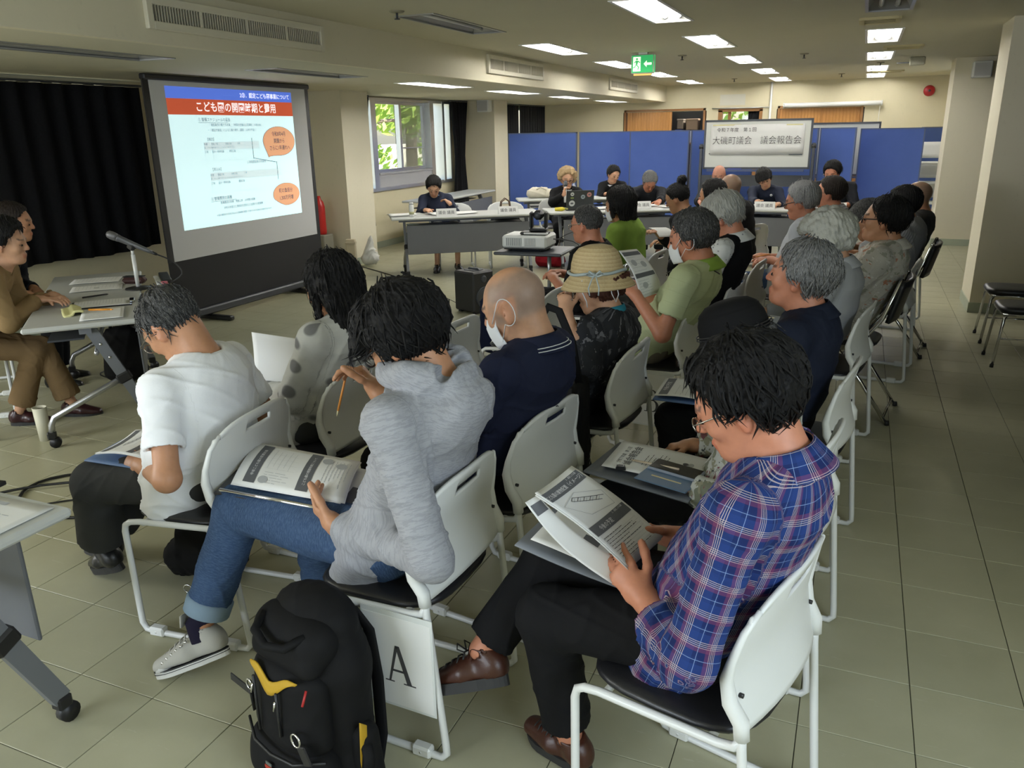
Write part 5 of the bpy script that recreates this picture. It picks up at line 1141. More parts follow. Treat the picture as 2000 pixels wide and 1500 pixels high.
def shoes(f, m, kind):
    p = f['p']
    for k, sg in (('L', 1), ('R', -1)):
        a, kn, ft = f['legs'][k]
        if ('noshoe'+k) in p: continue
        t = p.get('toe'+k); d = unit(f['Rw'].T @ np.asarray(t, float)) if t is not None else unit(V3(1, sg*.18, -.03))
        shin = unit(kn-ft); u = unit(shin-d*(shin @ d)); u = unit(u+V3(0, 0, 1)*.8) if t is None else u; u = unit(u-d*(u @ d)); sdv = np.cross(u, d); s = f['s']*p.get('foot', 1.); h = min(f['h'], .006)
        heel = ft-d*.055*s-u*.055*s; c0 = ft-u*.05*s
        V = Vol(np.minimum(heel, c0+d*.22)-.11, np.maximum(heel, c0+d*.22)+.14, h)
        V.seg(c0-d*.03*s, c0+d*.06*s, .036*s, .034*s, .02, .92, sdv); V.seg(c0+d*.06*s, c0+d*.155*s-u*.014, .036*s, .024*s, .02, 1.28, sdv); V.seg(c0-d*.025+u*.02, ft+u*.005, .037*s, .038*s, .02)
        V.plane(ft-.2, ft+.2, ft+u*.018+d*.0, unit(u*1.-d*.35)); V.seg(ft+u*.0, ft+u*.12, .034*s, .036*s, .006, mode='s')
        V.plane(c0-.3, c0+.3, c0-u*.022*s, -u)
        vt, F = V.net(); vt = relax(vt, F, 1, .4); o = np_obj('shoe', vt, F, m, f['body'])
        b = MB(); nb_ = 30; po = []
        for i in range(nb_):
            an = 2*PI*i/nb_; cx, cy = math.cos(an), math.sin(an); x = .060+.122*math.copysign(abs(cx)**.85, cx); wd = (.036+.009*math.exp(-((x-.12)/.05)**2)-.004*(x < 0)); po.append((x*s, cy*wd*s))
        b.prism(po, -.024*s if kind != 'sneaker' else -.034*s, -.052*s, lambda x, y, z: tuple(c0+d*(x-.0)+sdv*y+u*(z+.006)))
        b.build('sole', M_rub if kind == 'sneaker' else M_sole, o)
        if kind == 'sneaker':
            b = MB(); b.prism([(x*1.012, y*1.012) for x, y in po], -.0435*s, -.0455*s, lambda x, y, z: tuple(c0+d*x+sdv*y+u*(z+.012))); b.prism([(x*1.012, y*1.012) for x, y in po], -.030*s, -.0315*s, lambda x, y, z: tuple(c0+d*x+sdv*y+u*(z+.006))); b.build('black_sole_line', M_blk, o)
            b = MB(); b.lathe([(.0, .026), (.02, .021), (.033, .008), (.035, -.012)], n=18, R=Matrix(np.stack([d*1.0, sdv, u], 1).tolist()), c=tuple(c0+d*.142*s-u*.018)); b.build('toe_cap', M_rub, o)
        if kind in ('sneaker', 'lace'):
            b = MB()
            for i in range(5):
                q = c0+d*(.045+.020*i)*s+u*(.050-.0085*i)*s; b.tube([q-sdv*.028*s-u*.014, q-sdv*.012+u*.002, q+sdv*.012+u*.002, q+sdv*.028*s-u*.014], .0028, 5)
            if kind == 'lace':
                q = c0+d*.045*s+u*.055*s
                for e in (-1, 1): b.tube([q, q+u*.022+sdv*.022*e+d*.012, q+u*.010+sdv*.040*e+d*.006, q+sdv*.012*e-u*.004], .0022, 5)
            b.build('laces', M_canvas if kind == 'sneaker' else M_sole, o)
            if kind == 'sneaker':
                e_ = MB()
                for i in range(6):
                    for e in (-1, 1): q = c0+d*(.040+.018*i)*s+u*(.036-.0075*i)*s+sdv*e*(.034-.0005*i); e_.tube([q-sdv*.002*e, q+sdv*.003*e], .0048, 10)
                e_.build('eyelets', M_chrome, o, 'stuff'); tg = MB(); q = ft+d*.035+u*.03; tg.grid(lambda uu, vv: tuple(q+sdv*(uu-.5)*.05+u*vv*.035+d*(.012-vv*.012)), 4, 3, .004); tg.build('tongue', M_canvas, o)
        if kind == 'strap': MB().tube([c0+d*.06+sdv*.036-u*.01, c0+d*.055+u*.026, c0+d*.06-sdv*.036-u*.01], .007, 6).build('strap', m, o)
        if p.get('sock'): MB().tube([ft-u*.03, ft+u*.02, ft+shin*.055, ft+shin*p.get('sockh', .10)], [.039*s, .038*s, .038*s, .0405*s], 16, cap=False).build('sock', p['sock'], f['body'])
def hair(f, m=None, style='short', th=.014, cap=None, line=.0, locks=0, seed=1, res=None, name='hair', top=0., length=.16, side=0., bang=0., part=None, ground=.6):
    hs, HR, hc, hd = f['hs'], f['HR'], f['hc'], f['hd']; h = res or min(f['h'], .006); rg = np.random.default_rng(seed); hy = HR @ V3(0, 1, 0)
    R = .20 if style not in ('long', 'bob') else .34
    V = Vol(hc-R, hc+R, h)
    V.ell(hd(-.014, 0, .030), (V3(.098, .078, .088)+th)*hs, HR, 0)
    if style in ('full', 'bob', 'long', 'curly', 'mop'): V.ell(hd(-.030, 0, .035), (V3(.098, .083, .088)+th*1.5)*hs, HR, .02)
    if top: V.ell(hd(.015, 0, .075), V3(.075, .062, .05+top)*hs, HR, .03)
    if style == 'mop': 
        for a in np.linspace(-1, 1, 7): V.seg(hd(.03, a*.055, .105), hd(.090+.010*math.cos(a), a*.078, .046-.02*bang), .026*hs, .014*hs, .02)
    # face and neck cleared
    V.plane(hc-R, hc+R, hd(.050+line, 0, .066-bang*.03), HR @ unit(V3(1., 0, -.42)), .012) if style != 'mop' else None
    fz = .052-line*1.6-bang*.045
    V.op(hc-R, hc+R, lambda X, Y, Z: _faceclear(X, Y, Z, hc, HR, hs, fz, side, style), .008, 's')
    if style == 'long':
        for y in np.linspace(-1, 1, 9): V.seg(hd(-.045-.035*(1-y*y), y*.078, .01), hd(-.058-.04*(1-y*y), y*.092, -length), .040*hs, .026*hs, .03)
        for sg in (-1, 1): V.seg(hd(.015, sg*.080, .05), hd(.030, sg*.088, -length*.7), .024*hs, .012*hs, .02)
    if style == 'bob':
        for y in np.linspace(-1, 1, 7): V.seg(hd(-.05-.03*(1-y*y), y*.074, .01), hd(-.055-.03*(1-y*y), y*.078, -.075-length*.3), .040*hs, .03*hs, .03)
        for sg in (-1, 1): V.seg(hd(.012, sg*.078, .05), hd(.022, sg*.082, -.05-length*.25), .022*hs, .014*hs, .02)
    if style == 'curly':
        pts = rg.normal(size=(150, 3)); pts /= np.linalg.norm(pts, axis=1)[:, None]
        for q in pts:
            if q[0] > .30 and q[2] < .38: continue
            if q[2] < (-.55 if q[0] > -.1 else -.85): continue
            V.ell(hd(*(V3(-.022, 0, .032)+q*(V3(.098, .084, .088)+th*1.25))), V3(.022, .022, .022)*hs*rg.uniform(.7, 1.25), None, .008)
    if style == 'bun': V.ell(hd(-.10, 0, .125), V3(.042, .045, .038)*hs, HR, .015)
    if cap is not None: V.plane(hc-R, hc+R, hd(0, 0, cap), HR @ V3(0, 0, 1))
    vt, F = V.net(); vt = relax(vt, F, 1, .4)
    def flow(P_):
        L = (P_-hc) @ HR/hs; c = L-np.array([-.035, .0, .03]); ph = np.arctan2(c[:, 1], c[:, 0]); po = np.arctan2(np.hypot(c[:, 0], c[:, 1]), c[:, 2]); return np.c_[ph, po, L[:, 2]*4]
    cl = flow(vt); d = 1.5*.0016*np.sin(cl[:, 0]*37+2*np.sin(cl[:, 1]*5))+.0014*np.sin(cl[:, 0]*61+cl[:, 1]*3+1.3)+.0012*rg.normal(size=len(vt))
    vt = displace(vt, F, d); mats = [m]; o = np_obj(name, vt, F, mats, f['body'], cl=cl)
    if locks:
        b = MB(); n_ = np.zeros_like(vt); fn = np.cross(vt[F[:, 2]]-vt[F[:, 0]], vt[F[:, 3]]-vt[F[:, 1]])
        for a in range(4): np.add.at(n_, F[:, a], fn)
        n_ /= np.maximum(np.linalg.norm(n_, axis=1), 1e-12)[:, None]; L = (vt-hc) @ HR/hs; cands = np.where((L[:, 2] > -.11-length*(style == 'long')))[0]
        cr = hd(-.035, 0, .12)
        for i in rg.choice(cands, locks):
            q = vt[i]; nn = n_[i]; fl = q-cr; fl = fl-nn*(fl @ nn); fl = unit(fl+V3(0, 0, -.02)+rg.normal(size=3)*.006); ln = rg.uniform(.035, .075)*hs; pt = []
            for j in range(4):
                t = j/3; g_ = q+fl*ln*(t-.35)+nn*(.0028-.016*(t-.35)**2*(2.2)+.0015*rg.normal())+V3(0, 0, -.012*t*t); pt.append(g_)
            r0 = rg.uniform(.0016, .0034); b.tube(pt, [r0*.6, r0, r0*.8, r0*.12], 4, cap=False)
        vs = np.array(b.v); me = bpy.data.meshes.new('hair_locks'); me.from_pydata(b.v, [], b.f); me.materials.append(m); me.polygons.foreach_set('use_smooth', [True]*len(b.f)); at = me.attributes.new('cl', 'FLOAT_VECTOR', 'POINT'); at.data.foreach_set('vector', flow(vs).astype(np.float32).ravel())
        q = bpy.data.objects.new('hair_locks', me); C.objects.link(q); q.parent = o; q['kind'] = 'stuff'
    return o
def _faceclear(X, Y, Z, hc, HR, hs, fz, side, style):
    px, py, pz = X-hc[0], Y-hc[1], Z-hc[2]; q = [(px*HR[0, i]+py*HR[1, i]+pz*HR[2, i])/hs for i in range(3)]
    x, y, z = q
    # cleared region: in front of a line that runs forehead -> temple -> before the ear, below the hairline; and below the nape
    zl = fz-np.maximum(0, .062-x)*.2
    d1 = np.maximum(zl*0+(z-zl), .030-side-x)              # forehead and face
    d2 = np.maximum(z-(-.002-side), -.028-x+0*z) if style not in ('bob', 'long', 'mop') else d1   # around the ear
    d2 = np.maximum(d2, -(x+.028)); nz = {'bob': -.13, 'long': -.30, 'curly': -.085, 'full': -.098}.get(style, -.072)
    d3 = z-nz-np.maximum(0, x+.06)*.5
    return np.minimum(np.minimum(d1, d2), d3)*hs
# ------------- things worn on the head
def glasses(f, m=None, lens=True, drop=0.):
    hd, hs, HR = f['hd'], f['hs'], f['HR']; m = m or M_gold; b = MB(); z0 = -.002-drop; r = .0017 if m is M_gold else .0028
    for sg in (-1, 1):
        b.tube([hd(.103+.0*math.cos(a), sg*.033+.021*math.cos(a), z0+.016*math.sin(a)) for a in [i*PI/9 for i in range(18)]], r*hs, 6, True)
        b.tube([hd(.103, sg*.053, z0+.008), hd(.094, sg*.073, z0+.010), hd(.04, sg*.082, z0+.012), hd(-.004, sg*.084, z0+.016), hd(-.022, sg*.083, z0-.006)], r*hs, 6)
    b.tube([hd(.103, -.013, z0+.005), hd(.107, 0, z0+.008), hd(.103, .013, z0+.005)], r*hs, 6)
    o = b.build('glasses', m, f['body'])
    for sg in (-1, 1):
        l = MB(); l.add([hd(.103, sg*.033+.020*math.cos(a), z0+.015*math.sin(a)) for a in [i*PI/9 for i in range(18)]], [tuple(range(18))], False); l.build('lens', M_glass, o)
def mask(f):
    hd = f['hd']; b = MB()
    def fn(u, v):
        y = (u-.5)*.125; z = -.012-.095*v; e = abs(u-.5)*2; x = .112-.060*e**2.0-.030*max(0, v-.5)**1.4-.016*max(0, .25-v)*3
        return hd(x, y, z+.006*e)
    b.grid(fn, 14, 8, .003); o = b.build('face_mask', M_mask, f['body']); e = MB()
    for sg in (-1, 1): e.tube([hd(.062, sg*.066, -.022)]+[hd(-.006+.030*math.cos(t), sg*(.090-.006*math.cos(t)), -.004+.042*math.sin(t)) for t in np.linspace(.9, 2*PI-.9, 14)]+[hd(.055, sg*.060, -.085)], .0015, 6)
    e.build('ear_loop', M_mask, o)
def eyes(f):
    hd, hs = f['hd'], f['hs']
    for sg in (-1, 1): b = MB(); b.lathe([(.0, .0065), (.005, .004), (.0065, 0)], c=tuple(hd(.0875, sg*.031, .0)), n=12, R=Matrix((f['HR'] @ np.array([[0, 0, 1], [0, 1, 0], [1, 0, 0]])).tolist())); b.build('eye', M_eyed, f['body'])

# ---------------------------------------------------------------- the people
def sstep(a, b, x): t = np.clip((x-a)/(b-a), 0, 1); return t*t*(3-2*t)
def scalpmask(L, yy, face, zt, xf):
    ear = sstep(.066, .074, yy)*sstep(.038, .026, L[:, 2])*sstep(-.05, -.03, L[:, 0])
    nz = .012*np.sin(L[:, 1]*140)*np.sin(L[:, 0]*170+L[:, 2]*90)
    crown = np.hypot((L[:, 0]+.005)/.080, L[:, 1]/.064)
    side = np.maximum(sstep(zt+.03, zt-.03, L[:, 2]+nz), 0)
    top = sstep(.60, 1.0, crown+nz*4)
    return face*np.clip(np.maximum(side*top, sstep(-.055, -.10, L[:, 0])), 0, 1)*sstep(-.055, -.025, L[:, 2])*sstep(xf+.025, xf-.02, L[:, 0]+nz)*(1-ear)
def bald_scalp(L, yy, paint, face, skin): paint(scalpmask(L, yy, face, .10, .045), (.20, .175, .155), .62); paint(face*sstep(.095, .115, L[:, 2]), (.56, .27, .13), .5)
def shaved(L, yy, paint, face, skin): paint(np.maximum(scalpmask(L, yy, face, .16, .06), face*sstep(.075, .10, L[:, 2])*.8), (.21, .175, .135), .65)
SK = (.47, .235, .13); SKP = (.54, .30, .185); SKR = (.50, .21, .125)
def hoodie_open(V, f, ctr, rad, fwd):   # zip front hanging open over the T-shirt
    up = f['up']; V.seg(f['C7']+fwd*.10-up*.06, ctr[1]+fwd*(rad[1]+.03), .035, .055, .01, mode='s'); V.seg(ctr[1]+fwd*(rad[1]+.03)+f['sd']*.03, ctr[0]+fwd*(rad[0]+.02)+f['sd']*.05-up*.10, .065, .105, .01, mode='s')
def vest_cut(V, f, ctr, rad, fwd):
    up = f['up']; sd = f['sd']
    for sg in (-1, 1): a = f['arms']['L' if sg > 0 else 'R'][0]; V.seg(a+sd*sg*.015+up*.05, a-up*.13+sd*sg*.03, .070, .062, .01, mode='s')
    V.seg(f['C7']+fwd*.05+up*.03, ctr[2]+fwd*(rad[2]+.05), .062, .03, .01, mode='s')
def lapels(f, m, inner=None, tie=None):
    """suit fronts: shirt triangle, tie and lapels lying on the chest"""
    s, up, sd, C7, sp = f['s'], f['up'], f['sd'], f['C7'], f['sp']; fwd = unit(np.cross(sd, up)); rd = .105*s*f['bulk']
    ctrz = lambda t: (C7+(sp[2]-C7)*t); ft = lambda t, x, o=0.: ctrz(t)+fwd*((.070 if t < .05 else .085+.022*min(1, t*1.4))*s*f['bulk']+.004+o-abs(x)*abs(x)*1.9)+sd*x
    if inner:
        b = MB(); b.grid(lambda u, v: ft(.02+.62*v, (u-.5)*2*(.062*(1-v)+.004)), 8, 8, .003); o = b.build('inner_shirt', inner, f['body'])
        c = MB()
        for sg in (-1, 1): c.grid(lambda u, v: C7+fwd*(.030+.045*u)*s+sd*sg*(.052-.034*u)+up*(.022-.045*u-.020*v*(.4+u)), 6, 3, .004)
        c.build('collar', inner, o)
        if tie: MB().grid(lambda u, v: ft(.06+.56*v, (u-.5)*(.030+.02*v), .006), 4, 6, .004).build('necktie', tie, o)
    b = MB()
    for sg in (-1, 1): b.grid(lambda u, v: ft(-.03+.70*v, sg*((.066*(1-v)+.002)+u*(.040*math.sin(PI*min(1, v*1.15+.12)))), .006), 5, 9, .004)
    b.build('lapels', m, f['body'])
def badge(f, c=(.8, .8, .8), x=.07, t=.30, r=.012):
    s, up, sd, C7, sp = f['s'], f['up'], f['sd'], f['C7'], f['sp']; fwd = unit(np.cross(sd, up)); q = C7+(sp[2]-C7)*t+fwd*(.118*s*f['bulk'])+sd*x
    MB().tube([q, q+fwd*.005], r, 12).build('badge', mat('badge_white', c, .4), f['body'])
def hat(f, name, m, prof, tilt, k, sy=.90, off=-.012):
    R = Matrix((f['HR'] @ rotm(0, tilt, 0)).tolist()); c = f['hd'](off, 0, 0); b = MB(); b.lathe([(r*k, z*k) for r, z in prof], n=44, R=R, c=tuple(c), sy=sy); return b.build(name, m, f['body']), np.array(R), c
def straw_hat(f):
    hd = f['hd']; g = N('straw_weave'); v = g.co('Object'); z = g.sep(v)[2]; wv = g.noise(v, 110, 3); rings = g.math('FRACT', g.math('MULTIPLY', z, 70)); g.i('Base Color', g.mix(g.math('MULTIPLY', g.math('ADD', wv, rings), .5), (.36, .25, .11), (.60, .48, .27))); g.i('Roughness', .8); g.bump(g.math('ADD', wv, g.math('MULTIPLY', rings, .8)), .7, .004)
    o, Rn, c = hat(f, 'straw_hat', g.m, [(.0, .162), (.035, .161), (.066, .152), (.088, .130), (.100, .095), (.106, .055), (.110, .046), (.122, .034), (.136, .018), (.147, .002), (.150, -.004), (.145, -.003), (.132, .014), (.118, .030), (.104, .042), (.097, .09), (.0, .15)], -.30, 1.04)
    MB().tube([c+Rn @ V3(.1185*math.cos(a), .1075*math.sin(a), .062+.0025*math.sin(a*5)) for a in [i*PI/20 for i in range(40)]], .0065, 6, True).build('hat_ribbon', mat('pale_blue_ribbon', (.36, .42, .42), .7), o)
    k = MB(); q = c+Rn @ V3(-.03, .116, .060)
    for e in (-1, 1): k.tube([q, q+Rn @ V3(e*.022, .010, .018), q+Rn @ V3(e*.036, .008, .004), q+Rn @ V3(e*.012, .006, -.004), q], .0042, 6); k.tube([q, q+Rn @ V3(e*.010, .020, -.012), q+Rn @ V3(e*.022, .034, -.045), q+Rn @ V3(e*.018, .036, -.075)], .0028, 6)
    k.build('ribbon_bow', mat('pale_blue_ribbon_tail', (.42, .48, .48), .7), o)
    MB().tube([c+Rn @ V3(.03, .108, .040), c+Rn @ V3(.036, .108, .0), hd(.03, .094, -.045), hd(.036, .094, -.070)], .0024, 5).build('white_chin_cord', M_mask, o)
    MB().tube([c+Rn @ V3(-.075, .085, .040), c+Rn @ V3(-.085, .092, -.02), c+Rn @ V3(-.098, .085, -.055), c+Rn @ V3(-.108, .075, -.025), c+Rn @ V3(-.098, .07, .02)], .0022, 5).build('white_chin_cord', M_mask, o)
def bucket_hat(f):
    o, Rn, c = hat(f, 'bucket_hat', cloth('hat_felt', (.0075, .0075, .008), .2, bump=.25), [(.0, .150), (.035, .149), (.064, .142), (.086, .125), (.099, .095), (.104, .06), (.107, .044), (.114, .034), (.130, .012), (.150, -.016), (.151, -.021), (.146, -.020), (.126, .006), (.106, .032), (.098, .06), (.09, .12), (.0, .138)], -.10, 1.0)
    for z, r in ((.064, .1112), (.056, .1125)): MB().tube([c+Rn @ V3(r*math.cos(a), r*.9*math.sin(a), z) for a in [i*PI/20 for i in range(40)]], .0022, 5, True).build('hat_band_seam', M_blk, o)
def lanyard(f, m=None):
    C7, sd, up, s = f['C7'], f['sd'], f['up'], f['s']; fwd = unit(np.cross(sd, up)); b = MB(); r = .112*s*f['bulk']
    b.tube([C7-fwd*.075+up*.012, C7-fwd*.05+sd*.055+up*.024, C7+sd*.075+fwd*.0+up*.012, C7+sd*.075+fwd*.07-up*.03, C7+sd*.06+fwd*(r+.0)-up*.11, C7+sd*.04+fwd*(r+.02)-up*.15], .0028, 6)
    b.build('neck_cord', m or M_blk, f['body'])
def tote(f):
    C7, sd, up, s, H = f['C7'], f['sd'], f['up'], f['s'], f['H']; fwd = unit(np.cross(sd, up)); a = f['arms']['L'][0]; x0 = a+sd*.065-fwd*.07
    return
def tail_locks(f, m, n=0): pass
CC = {k: (v.location.x, v.location.y) for k, v in CH.items()}
FIG = {}
def add(key, **k):
    if key in CC and 'x' not in k: k['x'], k['y'] = CC[key]
    k.setdefault('skin', SK); FIG[key] = person(k); return FIG[key]
NEAR = .0062
# row nearest the camera
add('D', x=-.195, y=1.615, deg=172, head=(-.170, 1.555, 1.089), hp=(8, 30, 0), res=NEAR, s=1.0, hs=.94, bulk=1.0, belly=.012, bow=.06, label='person in a blue plaid shirt and black trousers reading a handout, legs crossed',
    hL=(-.328, 1.475, .642), eL=(-.208, 1.305, .640), hdL=(-.66, .30, .42), pnL=(.1, .75, -.45), curlL=.45, hR=(-.325, 1.775, .640), hdR=(-.85, -.25, .22), pnR=(.05, -.7, -.55), curlR=.28, poleL=(-.5, .75, -.8), poleR=(-.4, -.7, -.9),
    fL=(-.545, 1.60, .115), toeL=(-.86, .42, -.05), kpL=(.5, .1, 1), fR=(-.790, 1.60, .310), toeR=(-.90, -.12, -.30), kR=(-.630, 1.70, .555), kL=(-.585, 1.545, .500),
    shirt=dict(m=K_plaid, sleeve='roll', collar='shirt', length=.05, fold=.0055, inf=.004), pants=dict(m=K_blk, hem=.062, short=.86, fat=1.05, fold=.004), shoe=M_brown, shoekind='lace', skin=SKR,
    hair=dict(m=H_black, style='full', th=.016, locks=520, seed=3, top=.003, side=-.004), extra=((glasses, {}), (eyes, {})))
add('A', x=-1.075, y=1.735, deg=178, head=(-1.045, 1.72, 1.105), hp=(4, 34, 0), res=NEAR, bow=.07, label='person in a heather grey hoodie over a blue T-shirt and jeans, raising a pencil',
    arm=1.08, hand=1.1, hL=(-1.215, 1.60, .590), eL=(-.875, 1.505, .615), hdL=(-.86, .38, .10), pnL=(.25, .80, .45), curlL=.42, thumbL=.45, hR=(-1.315, 2.00, .835), hdR=(-.48, .05, .55), pnR=(-.55, -.45, -.4), curlR=.75, poleL=(-.55, .45, -1), poleR=(.1, -.9, -.7),
    fL=(-1.745, 1.565, .150), toeL=(-.87, -.40, -.34), kL=(-1.655, 1.70, .520), fR=(-1.52, 1.90, .09), kR=(-1.50, 1.86, .455), kpR=(.5, -.1, 1), foot=1.04,
    shirt=dict(m=K_heather, sleeve='long', hood=True, length=.10, inf=.007, fold=.0055, cut=hoodie_open), vest=dict(m=K_blue, name='t_shirt', sleeve='none', length=.10, inf=-.006, neck=.03, fold=.002), pants=dict(m=K_jean, hem=.064, short=.86, fat=1.08, cuff=K_jeanl, fold=.004), shoe=M_canvas, shoekind='sneaker', sock=K_sock, sockh=.085,
    hair=dict(m=H_black, style='mop', th=.017, locks=420, seed=5, bang=.6, top=.006), extra=((glasses, dict(m=M_blk)), (eyes, {})))
add('W1', x=-1.935, y=1.885, deg=186, head=(-2.015, 1.885, 1.025), hp=(0, 44, 0), res=NEAR, bow=.085, bulk=1.05, belly=.02, label='person in a white T-shirt and charcoal trousers, bent over papers in the front row',
    hL=(-2.05, 1.725, .585), hdL=(-.90, .12, .10), pnL=(.05, .65, -.5), curlL=.5, hR=(-2.10, 2.02, .60), hdR=(-.9, -.2, .05), poleL=(-.5, .6, -1), poleR=(-.5, -.6, -1),
    fL=(-2.475, 1.835, .145), toeL=(-.90, .25, -.30), kL=(-2.315, 1.735, .485), fR=(-2.62, 1.98, .10), toeR=(-.95, .20, -.05), kR=(-2.33, 1.98, .47),
    shirt=dict(m=K_white, sleeve='short', length=.06, collar='crew', inf=.006, fold=.005), pants=dict(m=K_dg, hem=.085, short=.80, fat=1.12, fold=.004), shoe=M_bshoe, sock=K_gsock, hair=dict(m=H_dark, style='short', th=.008, locks=300, seed=7), extra=((glasses, {}), (eyes, {})))
add('W2', x=-1.89, y=2.46, deg=176, head=(-1.80, 2.46, 1.065), hp=(6, 16, 0), res=.0068, s=.95, fem=1, label='person with long black hair in a grey cardigan with dark dots, front row',
    hL=(-2.12, 2.34, .66), hR=(-2.15, 2.60, .66), poleL=(-.5, .3, -1), pants=dict(m=K_dg, hem=.08, short=.9), shirt=dict(m=K_dot, sleeve='long', length=.10, collar='shirt', cm=K_gsh, inf=.012, fold=.005), hair=dict(m=H_black, style='long', th=.012, length=.155, locks=420, seed=9, res=.006), extra=((eyes, {}),))
add('A2', x=-1.04, y=2.30, deg=172, head=(-.965, 2.27, 1.085), hp=(10, 24, 0), res=NEAR, bow=.06, bulk=1.05, hs=1.03, label='balding person with a white face mask in a navy polo shirt with white collar stripes',
    hL=(-1.30, 2.16, .62), hR=(-1.32, 2.42, .62), skin=SKP, scalp=bald_scalp, shirt=dict(m=K_navy, sleeve='short', collar='shirt', length=.05, inf=.006, fold=.005, cm=K_navy, cstripe=1), pants=dict(m=K_blk), extra=((mask, {}), (eyes, {})))
add('A3', x=-.965, y=3.13, deg=168, head=(-.96, 3.12, .995), hp=(12, 22, 0), res=.0072, s=.92, fem=1, bow=.09, label='person in a straw hat and black patterned blouse, hand at the chest',
    hL=(-1.045, 3.00, .90), hdL=(-.25, .35, .8), eL=(-.93, 2.93, .70), curlL=.8, hR=(-1.18, 3.28, .66), skin=SKP, shirt=dict(m=K_pat, sleeve='mid', collar='stand', cm=K_teal, length=.14, inf=.014, flare=.2, fold=.005), pants=dict(m=K_blk, fat=1.1), hair=dict(m=H_auburn, style='curly', th=.020, seed=11, cap=.012), extra=((glasses, {}), (straw_hat, {}), (eyes, {})))
add('A4', x=-.885, y=4.03, deg=174, head=(-.73, 3.92, 1.10), hp=(6, 14, 0), res=.0075, label='person in a pale green polo shirt with face mask, holding up a handout',
    hL=(-.955, 3.77, .835), hdL=(-.7, .4, .5), hR=(-1.045, 3.98, .83), hdR=(-.75, -.1, .5), poleL=(-.2, .35, -1), poleR=(-.2, -.4, -1), skin=SKR, shirt=dict(m=K_pgreen, sleeve='short', collar='shirt', cm=K_lime, length=.10, inf=.010, fold=.005), pants=dict(m=K_khaki), hair=dict(m=H_dark, style='full', th=.012, locks=160, seed=13), extra=((mask, {}), (lanyard, {}), (eyes, {})))
add('A5', x=-.79, y=4.82, deg=174, head=(-.705, 4.72, 1.12), hp=(0, 30, 0), res=.0078, label='white-haired person in a black vest over a white dotted short-sleeved shirt', hL=(-.97, 4.66, .66), hR=(-1.0, 4.92, .66), skin=SKR,
    shirt=dict(m=K_vests, sleeve='short', collar='shirt', length=.05, inf=.004, fold=.004), vest=dict(m=K_blk, name='vest', sleeve='none', length=.07, inf=.013, cut=vest_cut), pants=dict(m=K_dg), hair=dict(m=H_white, style='full', th=.014, top=.006, locks=420, seed=15), extra=((eyes, {}),))
add('D2', x=-.205, y=2.36, deg=172, head=(-.285, 2.34, .985), hp=(0, 26, 0), res=.0066, s=.93, fem=1, bow=.085, label='person in a black bucket hat and floral blouse with clipboard on the lap',
    hL=(-.355, 2.18, .585), hdL=(-.75, .45, .1), hR=(-.42, 2.50, .60), poleL=(-.4, .5, -1), shirt=dict(m=K_flor, sleeve='long', length=.08, collar='shirt', inf=.016, fold=.006), pants=dict(m=K_blk, fat=1.12), hair=dict(m=H_dark, style='bob', th=.006, length=.05, locks=60, seed=17, cap=.04), extra=((bucket_hat, {}), (eyes, {})))
add('D3', x=-.15, y=3.12, deg=172, head=(-.17, 3.08, 1.085), hp=(0, -4, 0), res=.0066, bow=.05, label='grey-haired person in a dark navy jacket looking up, holding an orange pencil', hL=(-.36, 2.98, .80), hdL=(-.5, .2, .75), eL=(-.20, 2.88, .70), curlL=.8, hR=(-.42, 3.26, .66), shirt=dict(m=K_navys, sleeve='long', collar='shirt', length=.08, inf=.012, fold=.005), pants=dict(m=K_blk), skin=SKR, hair=dict(m=H_salt, style='full', th=.012, locks=420, seed=19), extra=((eyes, {}),))
add('D4', x=-.095, y=4.25, deg=170, head=(-.125, 4.19, 1.075), hp=(4, 22, 0), res=.0075, s=.96, bow=.07, label='person with curly white hair in a light grey jacket', hL=(-.36, 4.12, .66), hR=(-.4, 4.36, .66), shirt=dict(m=K_gjk, sleeve='long', collar='shirt', length=.08, inf=.014, fold=.005), pants=dict(m=K_dg), skin=SKP, hair=dict(m=H_curl, style='curly', th=.024, seed=21), extra=((lanyard, dict(m=M_gold)), (eyes, {})))
add('F1', x=.03, y=4.90, deg=172, head=(.14, 4.82, 1.115), hp=(4, -2, 0), res=.0075, label='black-haired person with dark-framed glasses in a beige patterned shirt by the aisle', hL=(-.24, 4.76, .68), hR=(-.28, 5.02, .68), shirt=dict(m=K_aloha, sleeve='short', collar='shirt', length=.06, inf=.012, fold=.005, bulk=1.12), pants=dict(m=K_blk), hair=dict(m=H_black, style='full', th=.010, locks=160, seed=23), extra=((glasses, dict(m=M_blk)), (eyes, {})))
add('D5', deg=172, head=(.065, 5.66, 1.02), hp=(4, 34, 0), res=.009, s=.95, bow=.09, label='person bending forward with greying black hair and a grey shirt, beyond the patterned shirt', hL=(-.10, 5.58, .68), hR=(-.12, 5.82, .68), shirt=dict(m=K_grey, sleeve='long', length=.06, inf=.012), pants=dict(m=K_blk), hair=dict(m=H_dark, style='full', th=.012, seed=25), extra=((eyes, {}),))
add('F2', x=.28, y=6.44, deg=172, head=(.295, 6.50, 1.05), hp=(14, 8, 0), res=.009, bulk=1.1, label='dark-haired person in a grey pinstriped shirt, last seat by the aisle', hL=(.0, 6.36, .68), hR=(-.04, 6.6, .68), shirt=dict(m=K_stripe, sleeve='mid', length=.06, inf=.016, fold=.006, bulk=1.2), pants=dict(m=K_blk), hair=dict(m=H_black, style='full', th=.014, seed=27), extra=((eyes, {}),))
